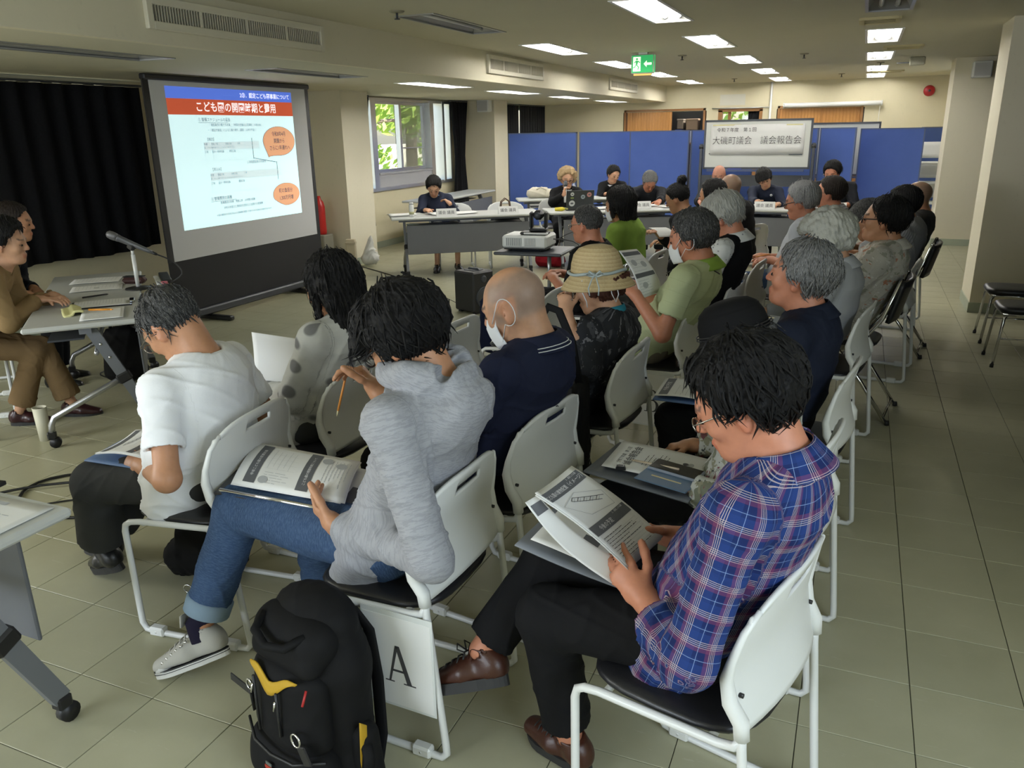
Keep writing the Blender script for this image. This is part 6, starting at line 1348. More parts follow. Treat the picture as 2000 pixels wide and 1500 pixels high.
add('F4', x=.40, y=7.25, deg=172, head=(.44, 7.3, 1.055), hp=(0, 0, 0), res=.010, label='person with thinning brown hair partly hidden behind the pinstriped shirt', shirt=dict(m=K_dg, sleeve='long', inf=.01), pants=dict(m=K_blk), scalp=shaved, extra=((eyes, {}),))
add('G1', x=-1.57, y=5.08, deg=172, head=(-1.625, 5.05, 1.02), hp=(0, 8, 0), res=.0085, label='grey-haired person with thin glasses and dark clothes in the first row behind the straw hat', hL=(-1.82, 4.98, .66), hR=(-1.84, 5.2, .66), shirt=dict(m=K_blk, sleeve='short', collar='crew', inf=.008), pants=dict(m=K_blk), skin=SKR, hair=dict(m=H_dark, style='short', th=.007, seed=29), extra=((glasses, {}), (eyes, {})))
add('G2', x=-1.49, y=5.74, deg=172, head=(-1.565, 5.62, 1.095), hp=(0, 12, 0), res=.0085, s=.95, fem=1, label='person with a black bob and face mask in a bright lime green top', hL=(-1.76, 5.6, .66), hR=(-1.78, 5.86, .66), shirt=dict(m=K_lime, sleeve='long', length=.06, inf=.016, fold=.005), pants=dict(m=K_blk), hair=dict(m=H_black, style='bob', th=.014, length=.10, locks=160, seed=31), extra=((mask, {}), (eyes, {})))
add('B1', x=-1.20, y=6.50, deg=172, head=(-1.32, 6.45, 1.08), hp=(0, 26, 0), res=.010, s=.93, fem=1, label='person with black hair in a high bun bending over papers', hL=(-1.34, 6.0, .84), hR=(-1.44, 6.55, .72), shirt=dict(m=K_blk, sleeve='long', inf=.01), pants=dict(m=K_blk), hair=dict(m=H_black, style='bun', th=.010, seed=33), extra=((glasses, {}), (eyes, {})))
add('B2', x=-1.0, y=6.95, deg=172, head=(-1.13, 6.9, 1.075), hp=(0, 8, 0), res=.010, s=.95, fem=1, label='person with long straight black hair in black, beyond the white-haired man', shirt=dict(m=K_blk, sleeve='long', inf=.01), pants=dict(m=K_blk), hair=dict(m=H_black, style='bob', th=.012, length=.2, seed=35), extra=((eyes, {}),))
add('B3', x=-.92, y=7.45, deg=150, head=(-1.05, 7.4, 1.10), hp=(0, 6, 0), res=.010, label='person with a close-shaven head seen from behind before the whiteboard', scalp=shaved, shirt=dict(m=K_blk, sleeve='long', inf=.01), pants=dict(m=K_blk))
add('F3', x=-.39, y=6.10, deg=174, head=(-.37, 6.08, 1.10), hp=(0, 14, 0), res=.009, label='grey-haired person with black glasses and pale blue-grey shirt, dark jeans', hL=(-.52, 5.95, .70), hR=(-.62, 6.15, .69), hdL=(-.9, 0, 0), shirt=dict(m=K_gsh, sleeve='short', collar='shirt', length=.05, inf=.012), pants=dict(m=K_jean), skin=SKR, hair=dict(m=H_grey, style='full', th=.013, locks=100, seed=37), extra=((glasses, dict(m=M_blk)), (eyes, {})))
add('B4', x=-.12, y=7.15, deg=172, head=(-.22, 7.1, 1.085), hp=(6, 2, 0), res=.010, label='dark-haired person with rimless glasses and checked collar below the whiteboard end', skin=SKR, shirt=dict(m=K_check, sleeve='long', collar='shirt', inf=.012), pants=dict(m=K_dg), hair=dict(m=H_brown, style='full', th=.011, seed=39), extra=((glasses, {}), (eyes, {})))
for k, x, y, a in (('chair', -1.11, 6.55, 172), ('chair', -.93, 7.05, 172), ('chair', -.85, 7.55, 150), ('chair', -.02, 7.22, 172), ('chair', .50, 7.3, 172)):
    white_chair(x+.02, y, a, {6.55: 'white chair under the person with the hair bun', 7.05: 'white chair under the long-haired person in black', 7.55: 'white chair under the person with the shaven head', 7.22: 'white chair under the person with the checked collar', 7.3: 'white chair under the person behind the pinstriped shirt'}[y])
# head table
FAR = .0095
add('T1', x=-4.72, y=8.95, deg=-58, head=(-4.80, 8.83, .975), hp=(-4, 38, 0), res=FAR, s=.95, fem=1, bow=.07, label='person in a navy blazer and blue shirt, leftmost at the head table', hL=(-4.50, 8.66, .80), hdL=(-.6, .1, .4), hR=(-4.72, 8.45, .735), skin=SKP, fL=(-4.40, 8.62, .085), fR=(-4.62, 8.50, .085), shirt=dict(m=K_navys, sleeve='long', inf=.010, length=.05), pants=dict(m=K_dg, hem=.05, short=.45), hair=dict(m=H_black, style='full', th=.012, bang=.25, seed=41, locks=140), extra=((lapels, dict(m=K_navys, inner=K_lblue)), (eyes, {})))
add('T2', x=-3.53, y=9.99, deg=-65, head=(-3.43, 9.87, 1.02), hp=(0, 16, 0), res=FAR, s=.95, fem=1, label='person with curly blond hair in a black jacket speaking into a microphone', hR=(-3.36, 9.55, .85), hdR=(.05, .05, 1), pnR=(.7, .4, 0), curlR=.9, eR=(-3.58, 9.72, .74), hL=(-3.12, 9.66, .745), skin=SKP, shirt=dict(m=K_blk, sleeve='long', inf=.010), pants=dict(m=K_blk), hair=dict(m=H_blond, style='curly', th=.024, seed=43), extra=((glasses, dict(m=M_blk)), (lapels, dict(m=K_blk, inner=K_white)), (eyes, {})))
add('T3', x=-3.25, y=11.74, deg=-66, head=(-3.29, 11.5, .985), hp=(22, 22, -8), res=FAR, s=.95, fem=1, label='person with short black hair in a black jacket with white collar, head tilted', hL=(-3.08, 11.2, .74), hR=(-3.3, 11.15, .74), skin=SKP, shirt=dict(m=K_blk, sleeve='long', inf=.010), pants=dict(m=K_blk), hair=dict(m=H_black, style='full', th=.010, bang=.25, seed=45, locks=140), extra=((lapels, dict(m=K_blk, inner=K_white)), (badge, {}), (eyes, {})))
add('T4', x=-2.58, y=10.76, deg=-70, head=(-2.50, 10.43, .955), hp=(10, 52, 0), res=FAR, bow=.07, label='grey-haired person in a black suit bent low over the table, writing', hR=(-2.58, 10.02, .735), hdR=(.1, -.9, -.2), hL=(-2.28, 10.05, .735), skin=SKR, shirt=dict(m=K_suit, sleeve='long', inf=.012), pants=dict(m=K_suit), hair=dict(m=H_salt, style='full', th=.007, seed=47, locks=140), extra=((lapels, dict(m=K_suit, inner=K_lblue, tie=K_dg)),))
add('T5', x=-1.66, y=10.85, deg=-86, head=(-1.65, 10.6, 1.035), hp=(-4, 24, 0), res=FAR, label='bald person with glasses in front of the whiteboard', hL=(-1.5, 10.2, .735), hR=(-1.8, 10.2, .735), skin=(.52, .24, .16), shirt=dict(m=K_suit, sleeve='long', inf=.012), pants=dict(m=K_suit), extra=((glasses, {}), (lapels, dict(m=K_suit, inner=K_white, tie=K_dg)), (eyes, {})))
add('T6', x=-1.04, y=10.66, deg=-94, head=(-1.07, 10.38, 1.005), hp=(14, 26, 22), res=FAR, s=.95, fem=1, label='person with a black bowl haircut and round white badge, head tilted over papers', hR=(-1.10, 10.02, .76), hdR=(.1, -.6, .2), hL=(-.85, 10.05, .735), skin=SKP, shirt=dict(m=K_navys, sleeve='long', inf=.012, collar='stand'), pants=dict(m=K_blk), hair=dict(m=H_black, style='mop', th=.011, bang=.35, seed=49, locks=140), extra=((badge, dict(x=.085, t=.28, r=.016)), (eyes, {})))
add('T7', x=-.25, y=10.66, deg=-98, head=(-.31, 10.42, 1.075), hp=(-6, 24, 0), res=FAR, bulk=1.1, sw=1.12, label='heavyset dark-haired person in a black suit at the right end of the head table', hL=(-.1, 10.1, .735), hR=(-.45, 10.05, .735), skin=SKR, shirt=dict(m=K_suit, sleeve='long', inf=.014), pants=dict(m=K_suit), hair=dict(m=H_black, style='full', th=.013, bang=.35, seed=51, locks=140), extra=((glasses, {}), (lapels, dict(m=K_suit, inner=K_white, tie=K_dg)), (eyes, {})))
# side table on the left
add('L1', x=-4.60, y=2.73, deg=40, head=(-4.20, 2.90, 1.085), hp=(-6, 8, 0), res=.0066, s=.94, fem=1, bow=.05, label='person with short black hair in a tan jacket and trousers at the side table', hR=(-4.22, 3.02, .752), hdR=(.75, .6, -.06), pnR=(0, 0, -1), curlR=.2, hL=(-4.22, 3.12, .755), hdL=(.75, -.1, -.05), pnL=(0, 0, -1), curlL=.3, skin=SKP,
    fR=(-4.44, 2.93, .085), toeR=(.75, .55, -.05), fL=(-4.28, 3.15, .085), toeL=(.8, .5, -.05), shirt=dict(m=K_tan, sleeve='long', collar='stand', length=.10, inf=.012, fold=.004), pants=dict(m=K_tanp, hem=.075, short=.88), shoe=M_burg, shoekind='strap', hair=dict(m=H_black, style='full', th=.024, locks=160, seed=53, bang=.1), extra=((eyes, {}),))
add('L2', x=-5.30, y=3.36, deg=40, head=(-5.12, 3.62, 1.09), hp=(0, 8, 0), res=.010, label='dark-haired person mostly hidden behind the woman in tan', shirt=dict(m=K_suit, sleeve='long', inf=.01), pants=dict(m=K_suit), hair=dict(m=H_brown, style='full', th=.012, seed=55), extra=((eyes, {}),))

# ---------------------------------------------------------------- papers, signs and small things
M_pw = mat('print_white', (.80, .80, .80), .8); M_pbar = mat('print_bar_grey', (.115, .12, .13), .75); M_pl = mat('print_line_grey', (.42, .43, .44), .8); M_pi = mat('print_ink', (.06, .06, .065), .8)
PM = [M_pbar, M_pl, M_pw, M_pi]
def sheet(name, lab, cat, q, prints=(), bulge=0., th=.0012, m=None, curl=0., group=None, stack=1, parent=None, aspect=None):
    """thin sheet over the corners TL,TR,BR,BL; u runs TL->TR, v from top to bottom; prints are flat ink on it"""
    TL, TR, BR, BL = [Vector(p) for p in q]; c = (TL+TR+BR+BL)/4; n = ((TR-TL).cross(BL-TL)).normalized()
    if n.z < 0: n = -n
    W_ = ((TR-TL).length+(BR-BL).length)/2; H_ = ((BL-TL).length+(BR-TR).length)/2
    def fn(u, v, o=0.): p = TL.lerp(TR, u).lerp(BL.lerp(BR, u), v); return p-c+n*(bulge*math.sin(PI*v)+curl*(2*u-1)**2+o)
    o = None
    for k in range(stack):
        b = MB(); sgn = 1 if ((TR-TL).cross(BL-TL)).dot(n) > 0 else -1; b.grid(lambda u, v: fn(u+.012*k*(1 if k % 2 else -1), v+.008*k, -.0016*k), 10, 10, th*sgn)
        if k == 0: o = b.build(name, m or M_paper, parent); o.location = c; lab and tag(o, lab, cat, group)
        else: b.build('under_sheet', m or M_paper, o)
    if prints:
        b = MB()
        for pr in prints:
            b.k = pr[-1]
            if pr[0] == 'r':
                u0, v0, u1, v1 = pr[1:5]; n_ = 6 if max(u1-u0, v1-v0) > .2 else 1; ln = .0010+.0004*(pr[-1] == 2); vs = []; fs = []
                for i in range(n_+1):
                    for j in range(n_+1): vs.append(fn(u0+(u1-u0)*i/n_, v0+(v1-v0)*j/n_, ln))
                for i in range(n_):
                    for j in range(n_): fs.append((i*(n_+1)+j, i*(n_+1)+j+1, (i+1)*(n_+1)+j+1, (i+1)*(n_+1)+j))
                b.add(vs, fs, False)
            elif pr[0] == 'p': b.add([fn(u, v, .0011) for u, v in pr[1]], [tuple(range(len(pr[1])))], False)
            elif pr[0] == 'l':
                (u0, v0), (u1, v1), w_ = pr[1:4]; d = Vector(((u1-u0)*W_, (v1-v0)*H_)).normalized()*w_; pu, pv = -d.y/W_, d.x/H_; b.add([fn(u0+pu, v0+pv, .0012), fn(u0-pu, v0-pv, .0012), fn(u1-pu, v1-pv, .0012), fn(u1+pu, v1+pv, .0012)], [(0, 1, 2, 3)], False)
            else:
                s_, u, v, z, al, rot = pr[1:7]; key = (s_, 1., al); 
                if key not in _tc: _tc[key] = text_mesh(s_, 1., al)
                vs, fs = _tc[key]; ca, sa = math.cos(rot), math.sin(rot)
                b.add([fn(u+(p.x*ca-p.y*sa)*z/W_, v-(p.x*sa+p.y*ca)*z/H_, .0018) for p in vs], fs, False)
        b.build('print', PM, o)
    return o
def lines(u0, u1, v0, v1, n, seed, k=1, w=.0016, vert=False):
    r_ = random.Random(seed); out = []
    for i in range(n):
        t = v0+(v1-v0)*i/max(1, n-1); a, e = u0, u0+(u1-u0)*r_.uniform(.55, 1)
        while a < e:
            L = r_.uniform(.03, .10); out.append(('r', *((a, t-w*2, min(e, a+L), t+w*2) if not vert else (t-w*2, a, t+w*2, min(e, a+L))), k)); a += L+r_.uniform(.008, .02)
    return out
def house(u0, v0, u1, v1, rot=False):
    f = lambda a, b: (u0+(u1-u0)*a, v0+(v1-v0)*b)
    P_ = [(.0, .2), (.55, .0), (1, .45), (.95, 1), (.35, .85), (.0, .2)]; out = [('l', f(*P_[i]), f(*P_[i+1]), .0006, 1) for i in range(5)]
    for i in range(5): a = .30+.11*i; out += [('l', f(a, .18+.10*i), f(a+.11, .28+.10*i), .0008, 3), ('l', f(a+.10, .10+.1*i), f(a+.21, .20+.1*i), .0008, 3), ('l', f(a, .18+.1*i), f(a+.10, .10+.1*i), .0007, 3), ('l', f(a+.03, .24+.1*i), f(a+.12, .16+.1*i), .0006, 1)]
    return out
def blob(cu, cv, a, b_, k=1): return ('p', [(cu+a*math.cos(i*PI/10), cv+b_*math.sin(i*PI/10)) for i in range(20)], k)
# plaid shirt: handout with building sketch
hand = [('r', .03, .05, .97, .165, 0), ('t', 'こども園の建物配置（イメージ）', .50, .118, .0135, 'CENTER', 0, 2), ('t', '２．認定こども園', .80, .068, .006, 'CENTER', 0, 2), ('r', .03, .535, .97, .645, 0), ('t', '今後の予定', .42, .60, .015, 'CENTER', 0, 2), ('t', '２．認定こども園', .80, .553, .006, 'CENTER', 0, 2)]+house(.12, .20, .92, .50)+lines(.10, .90, .69, .93, 9, 4, 3, .0013)+[('r', .06, .70+.035*i, .94, .7015+.035*i, 1) for i in range(8)]
sheet('handout', 'white printed handout with two grey title bars held by the plaid-shirted person', 'paper', [(-.592, 1.475, .845), (-.575, 1.672, .832), (-.357, 1.712, .665), (-.385, 1.50, .692)], hand, .010, curl=.012, stack=3)
sheet('handout', 'curled under-page of the handout hanging at the left of the held page', 'paper', [(-.600, 1.455, .838), (-.588, 1.50, .838), (-.395, 1.56, .672), (-.41, 1.485, .662)], [('r', .1, .05, .9, .16, 0)], -.022)
sheet('handout', 'lower page of the stapled handout resting on the folder under the held page', 'paper', [(-.615, 1.52, .712), (-.60, 1.72, .715), (-.385, 1.74, .648), (-.395, 1.53, .640)], [('r', .1, .42, .5, .60, 0)], .006)
sheet('folder', 'grey-tan document folder on the lap of the plaid-shirted person', 'folder', [(-.655, 1.52, .690), (-.63, 1.78, .690), (-.38, 1.80, .615), (-.40, 1.55, .612)], [], -.004, .004, mat('grey_folder', (.20, .215, .24), .5))
# hooded person: clipboard and sheets
def slides(seed): return [('r', .075, .06, .185, .94, 0), ('t', '寺坂こども園の配置計画', .135, .50, .0135, 'CENTER', PI/2, 2), ('r', .565, .06, .675, .94, 0), ('t', 'こども園の開園時期について', .625, .50, .0125, 'CENTER', PI/2, 2)]+[('r', .24+.05*i, .14+.03*(i % 3), .242+.05*i, .62-.05*(i % 2), 1) for i in range(5)]+[('r', .22, .14+.12*i, .50, .1415+.12*i, 1) for i in range(5)]+lines(.24, .48, .70, .90, 5, seed, 1)+lines(.16, .80, .76, .95, 7, seed+1, 1, .0012, True)+[blob(.25, .85, .045, .07), blob(.74, .20, .05, .085), blob(.88, .28, .05, .075)]
cb = thing('clipboard', 'black clipboard with silver clip on the lap of the hooded person', 'clipboard', (-1.46, 1.79, .607)); cbR = Matrix(((-.94, .30, .0), (-.30, -.95, 0), (0, 0, 1)))
sheet('board', None, None, [(-1.70, 1.66, .583), (-1.745, 1.90, .617), (-1.25, 1.885, .620), (-1.20, 1.645, .598)], [], 0, .004, M_blksoft, parent=cb).location = (-.02, -.02, -.003)
ct = MB().tube([Vector((-1.675, 1.655, .600))-cb.location, Vector((-1.44, 1.648, .606))-cb.location, Vector((-1.22, 1.64, .612))-cb.location], .006, 8); ct.build('clip_bar', M_chrome, cb)
sheet('handout', 'white sheet with two printed slides on the hooded person\'s clipboard', 'paper', [(-1.745, 1.925, .640), (-1.325, 1.885, .652), (-1.238, 1.665, .630), (-1.665, 1.70, .604)], slides(5), .012, stack=3)
sheet('handout', 'second sheet sticking out at the right beneath the slides of the hooded person', 'paper', [(-1.40, 1.90, .626), (-1.225, 1.865, .634), (-1.19, 1.665, .612), (-1.37, 1.69, .606)], [('r', .58, .50, .94, .94, 0)])
sheet('handout', 'printed sheets held by the white T-shirt person in the front row', 'paper', [(-2.245, 1.70, .608), (-2.285, 1.905, .612), (-2.09, 1.91, .612), (-2.045, 1.73, .606)], [('r', .05, .05, .95, .16, 0), ('r', .05, .56, .95, .68, 0)]+house(.15, .22, .85, .5)+lines(.1, .9, .74, .94, 5, 8), .012, curl=.01, stack=3)
sheet('folder', 'blue folder under the papers of the white T-shirt person', 'folder', [(-2.305, 1.70, .583), (-2.335, 1.925, .588), (-2.05, 1.93, .590), (-2.03, 1.71, .586)], [], 0, .004, mat('blue_folder', (.12, .20, .38), .5))
sheet('handout', 'upright handout page seen between the white T-shirt and the dotted cardigan', 'paper', [(-2.060, 2.30, .905), (-1.868, 2.35, .880), (-1.905, 2.36, .66), (-2.09, 2.31, .68)], [('r', .06, .06, .16, .36, 0), ('r', .72, .10, .88, .92, 0), ('t', '今後の予定', .80, .5, .014, 'CENTER', PI/2, 2)]+house(.25, .2, .65, .5), .012)
sheet('handout', 'printed page on the knees of the masked person in navy', 'paper', [(-1.42, 2.13, .665), (-1.455, 2.35, .672), (-1.25, 2.38, .668), (-1.22, 2.16, .655)], [('r', .05, .08, .95, .24, 0), ('t', 'こども園の工事費について', .5, .16, .014, 'CENTER', 0, 2)]+lines(.08, .92, .35, .9, 8, 12), .01, stack=2)
sheet('handout', 'grey printed leaflet held up by the person in pale green', 'paper', [(-1.050, 3.79, 1.045), (-1.008, 3.975, 1.030), (-.860, 3.955, .826), (-.930, 3.775, .815)], [('r', .05, .05, .95, .14, 0), ('r', .05, .53, .95, .62, 0), blob(.3, .3, .12, .07), blob(.7, .36, .12, .07), blob(.35, .78, .12, .06)]+lines(.1, .9, .18, .48, 5, 31)+lines(.1, .9, .68, .95, 6, 32), .02)
# clipboard set of the floral blouse
cbo = sheet('clipboard', 'dark grey clipboard with papers on the lap of the person in the bucket hat', 'clipboard', [(-.695, 2.16, .606), (-.655, 2.43, .606), (-.31, 2.38, .590), (-.36, 2.10, .586)], [], 0, .006, mat('grey_clipboard', (.13, .14, .155), .4))
sheet('handout', 'white meeting programme clipped on the bucket-hat person\'s clipboard', 'paper', [(-.648, 2.195, .6165), (-.640, 2.42, .6165), (-.315, 2.385, .6015), (-.345, 2.17, .5995)], [('t', '議会報告会', .52, .22, .030, 'CENTER', 0, 3), ('t', '令和７年度　第１回', .50, .13, .015, 'CENTER', 0, 3)]+lines(.28, .86, .36, .56, 6, 21, 3)+[blob(.62, .74, .045, .03, 3), blob(.62, .79, .07, .03, 1)], .004, stack=2)
ph = thing('smartphone', 'dark smartphone lying in an open blue flip case on the clipboard', 'phone', (-.43, 2.20, .612), math.radians(-12), rot=(0, math.radians(3), math.radians(-12)))
MB().box((0, -.045, .004), (.165, .085, .004), None, .0018).build('blue_flip_cover', mat('blue_leatherette', (.085, .15, .24), .5), ph); MB().box((.0, .033, .008), (.160, .078, .010), None, .004).build('phone_body', mat('phone_grey', (.25, .28, .34), .35), ph); MB().box((0, .034, .0135), (.148, .068, .001)).build('screen', mat('phone_screen', (.012, .012, .014), .12), ph); MB().box((.0, -.040, .0065), (.095, .006, .0012)).build('cream_strap', M_yel, ph)
pn = MB().cyl((-.09, 0, 0), (.06, 0, 0), .0035, None, 6).cyl((.06, 0, 0), (.075, 0, 0), .0035, .0005, 6).build('pencil', mat('pale_pencil', (.62, .50, .36), .6)); tag(put(pn, (-.50, 2.245, .624), rot=(0, .05, 2.9)), 'pale pencil beside the dark smartphone', 'pencil')
bc = thing('binder_clip', 'small black binder clip on the edge of the clipped programme', 'clip', (-.585, 2.19, .622), .2); MB().prism([(-.016, 0), (.016, 0), (.012, .012), (-.012, .012)], -.004, .004, lambda x, y, z: (x, z*2, y-.006)).build('clip_body', M_blk, bc); MB().tube([(-.008, 0, .004), (-.010, .015, .012), (.010, .015, .012), (.008, 0, .004)], .001, 5).build('wire_lever', M_chrome, bc)
sheet('handout', 'printed page with dark bar on the knees of the navy-jacketed person', 'paper', [(-.655, 2.93, .615), (-.655, 3.14, .625), (-.44, 3.16, .615), (-.44, 2.95, .605)], [('r', .05, .06, .95, .22, 0), ('t', '今後の予定', .5, .14, .02, 'CENTER', 0, 2)]+lines(.08, .92, .35, .9, 7, 14), .008, stack=2)
sheet('folder', 'blue folder under the page of the navy-jacketed person', 'folder', [(-.66, 2.925, .600), (-.66, 3.16, .610), (-.42, 3.17, .600), (-.42, 2.94, .592)], [], 0, .004, mat('blue_folder_b', (.09, .16, .34), .5))
sheet('handout', 'open white booklet held by the person with the bun', 'paper', [(-1.43, 5.98, .90), (-1.33, 6.12, .89), (-1.24, 6.06, .83), (-1.33, 5.92, .84)], lines(.1, .9, .15, .9, 8, 44), .015)
sheet('handout', 'white sheet on the knees of the person in pale blue-grey shirt', 'paper', [(-.76, 6.0, .64), (-.76, 6.2, .65), (-.56, 6.2, .66), (-.56, 6.0, .65)], [], .01)
# pencils in hands
def pencil(lab, a, b, c=(.62, .25, .05), r=.0042):
    a, b = Vector(a), Vector(b); d = (b-a).normalized(); L = (b-a).length; m_ = mat('pencil_'+lab[:8], c, .5); o = MB().cyl((0, 0, 0), d*L*.88, r, None, 6).build('pencil', m_); o.location = a; MB().cyl(d*L*.88, d*L, r, .0006, 6).build('tip', M_yel, o); return tag(o, lab, 'pencil')
pencil('orange pencil raised in the hand of the hooded person', (-1.435, 2.015, .905), (-1.475, 1.99, .745)); pencil('orange pencil in the hand of the navy-jacketed person', (-.37, 2.955, .955), (-.22, 2.80, .985)); pencil('orange pencil in the hand of the person in pale blue-grey shirt', (-.63, 5.94, .72), (-.53, 5.98, .74))
# letter signs hanging under chair seats
def serif(ch, h_, f):
    """letters of thick and thin strokes with slab serifs; f(x,z) maps to a point"""
    P_ = []
    if ch == 'A': P_ = [[(.36, 1), (.46, 1), (.16, .0), (.09, .0)], [(.36, 1), (.50, 1), (.86, 0), (.70, 0)], [(.20, .30), (.22, .36), (.66, .36), (.68, .30)], [(-.02, 0), (.28, 0), (.28, .035), (-.02, .035)], [(.58, 0), (.98, 0), (.98, .035), (.58, .035)]]
    if ch == 'B':
        P_ = [[(.12, 0), (.27, 0), (.27, 1), (.12, 1)], [(0, 0), (.35, 0), (.35, .035), (0, .035)], [(0, .965), (.35, .965), (.35, 1), (0, 1)]]
        for z0, z1, x1, t in ((.50, 1.0, .70, .14), (.0, .54, .78, .16)):
            n = 10; c = (z0+z1)/2; rz = (z1-z0)/2; o = [(x1-.34+.34*math.sin(i*PI/n), c+rz*math.cos(i*PI/n)) for i in range(n+1)]; q = [(x1-.34+(.34-t)*math.sin(i*PI/n), c+(rz-.04)*math.cos(i*PI/n)) for i in range(n+1)]
            for i in range(n): P_.append([o[i], o[i+1], q[i+1], q[i]])
            P_ += [[(.2, z1-.04), (x1-.33, z1-.04), (x1-.33, z1), (.2, z1)], [(.2, z0), (x1-.33, z0), (x1-.33, z0+.04), (.2, z0+.04)]]
    if ch == 'C':
        n = 16; o = [(.45+.42*math.cos(a), .5+.51*math.sin(a)) for a in [.25*PI+1.5*PI*i/n for i in range(n+1)]]; q = [(.50+.34*math.cos(a), .5+.46*math.sin(a)) for a in [.25*PI+1.5*PI*i/n for i in range(n+1)]]; P_ = [[o[i], o[i+1], q[i+1], q[i]] for i in range(n)]
    b = MB()
    for p in P_: b.add([f(x*h_*.82, z*h_) for x, z in p], [tuple(range(len(p)))], False)
    return b
M_lam = mat('laminate_sheet', (.70, .72, .70), .25)
def sign(ch, lab, chair, W_, H_, lh, x_off=.03, tilt=0., side=1):
    a = chair.rotation_euler.z; d = Vector((math.cos(a), math.sin(a), 0)); lft = Vector((-d.y, d.x, 0)); c = Vector((chair.location.x, chair.location.y, .425))+d*x_off+lft*side*.229
    o = thing('letter_sign', lab, 'sign', c, a+(PI if side > 0 else 0), 'letter signs hanging from chairs', (tilt, 0, a+(PI if side > 0 else 0)))
    MB().b2((-W_/2, -.0015, -H_), (W_/2, .0015, 0)).build('paper', M_paper, o); MB().b2((-W_/2-.006, -.0008, -H_-.008), (W_/2+.006, .0008, .016)).build('plastic_sleeve', M_lam, o)
    serif(ch, lh, lambda x, z: (x-lh*.36, -.0022, z-H_*.74)).build('letter', M_pi, o); return o
sign('A', 'white sheet with a large letter A hanging from the chair of the hooded person', CH['A'], .205, .27, .115, -.115); sign('B', 'white sheet with a large letter B hanging from the chair of the pale green polo', CH['A4'], .20, .27, .12, -.055)
sign('C', 'white sheet with a large letter C hanging from a black folding chair', bpy.data.objects['folding_chair.002'], .21, .26, .12, .06)

# ---------------------------------------------------------------- backpack and bags
def soft(name, m, prims, parent, h=.008, fold=.002, seed=1, lo=(-.4, -.3, -.02), hi=(.4, .3, .7)):
    V = Vol(lo, hi, h)
    for p in prims: getattr(V, p[0])(*p[1:-1], **p[-1])
    vt, F = V.net(); vt = relax(vt, F, 2, .4); vt = displace(vt, F, folds(vt, fold, np.random.default_rng(seed))); vt[:, 2] = np.maximum(vt[:, 2], .001); return np_obj(name, vt, F, m, parent, cl=vt*1.)
M_bag = cloth('bag_nylon', (.0095, .0095, .010), .25, bump=.2, r=.7)
M_bagy = mat('yellow_lining', (.50, .30, .015), .7)
bp = thing('backpack', 'large black backpack with yellow lining standing on the floor before the letter A', 'backpack', (-1.155, 1.345, 0), math.radians(-14)); X1 = V3(1, 0, 0)
soft('body', M_bag, [('seg', (0, .03, .10), (0, .035, .36), .100, .098, .03, 1.62, X1, {}), ('seg', (0, .035, .36), (0, .04, .46), .098, .085, .03, 1.5, X1, {}), ('seg', (-.10, .03, .075), (.10, .03, .075), .075, .075, .03, {})], bp, .007)
soft('front_panel', M_bag, [('seg', (-.0, -.055, .20), (0, -.05, .345), .062, .058, .02, 2.15, X1, {})], bp, .006, .0015, 2)
soft('lower_pocket', M_bag, [('seg', (-.085, -.06, .075), (.085, -.06, .075), .068, .068, .02, {}), ('seg', (-.09, -.062, .12), (.09, -.062, .12), .058, .058, .02, {})], bp, .006, .0015, 3)
soft('top_flap', M_bag, [('seg', (-.065, -.02, .445), (.065, -.02, .445), .064, .064, .02, {}), ('seg', (-.085, -.055, .405), (.085, -.055, .405), .032, .032, .02, {})], bp, .006, .0015, 4)
for s in (-1, 1): soft('side_pouch', M_bag, [('seg', (s*.165, .03, .06), (s*.160, .03, .19), .042, .036, .02, {})], bp, .007, .002, 5)
MB().grid(lambda u, v: ((u-.5)*.175, -.112+.030*abs(u-.5)-.006*v, .376+.012*math.sin(u*9)-.035*v*(1-(2*u-1)**2)), 14, 3, .004).build('yellow_lining', M_bagy, bp)
MB().grid(lambda u, v: (.178+.012*v, -.005+.02*u, .09+.17*v-.02*u), 3, 6, .004).build('yellow_side_lining', M_bagy, bp)
MB().tube([(-.075, -.055, .495), (-.055, -.098, .478), (0, -.112, .462), (.055, -.098, .468), (.080, -.055, .485)], .011, 8).build('grab_handle', M_bag, bp)
for x, z0, z1 in ((-.055, .20, .36), (.03, .22, .345)): z = MB().tube([(x, -.119, z0), (x, -.119, z1)], .0035, 6).build('zipper', M_blk, bp); MB().tube([(x, -.124, z1-.02), (x-.002, -.128, z1-.045)], .0028, 6).build('zipper_pull', M_chrome, z)
MB().tube([(-.145, -.09, .175), (-.07, -.128, .168), (.0, -.134, .163), (.08, -.128, .168), (.15, -.085, .18)], .004, 6).build('zipper', M_blk, bp)
for x, z in ((.125, .385), (.13, .165)): MB().tube([(x, -.10, z), (x+.004, -.118, z-.03)], .003, 6).build('red_zipper_pull', mat('red_cord', (.40, .02, .02), .5), bp)
MB().box((-.02, -.1315, .108), (.030, .002, .010)).build('red_badge', mat('badge_red', (.40, .03, .015), .5), bp); MB().box((-.02, -.1312, .120), (.022, .002, .009)).build('grey_badge', mat('badge_grey', (.12, .13, .12), .5), bp)
MB().tube([(.085+.016*math.cos(a), -.117, .235+.018*math.sin(a)) for a in [i*PI/8 for i in range(16)]], .003, 6, True).build('steel_ring', M_chrome, bp); MB().tube([(-.150+.012*math.cos(a), -.075, .262+.014*math.sin(a)) for a in [i*PI/8 for i in range(16)]], .0028, 6, True).build('steel_ring', M_chrome, bp)
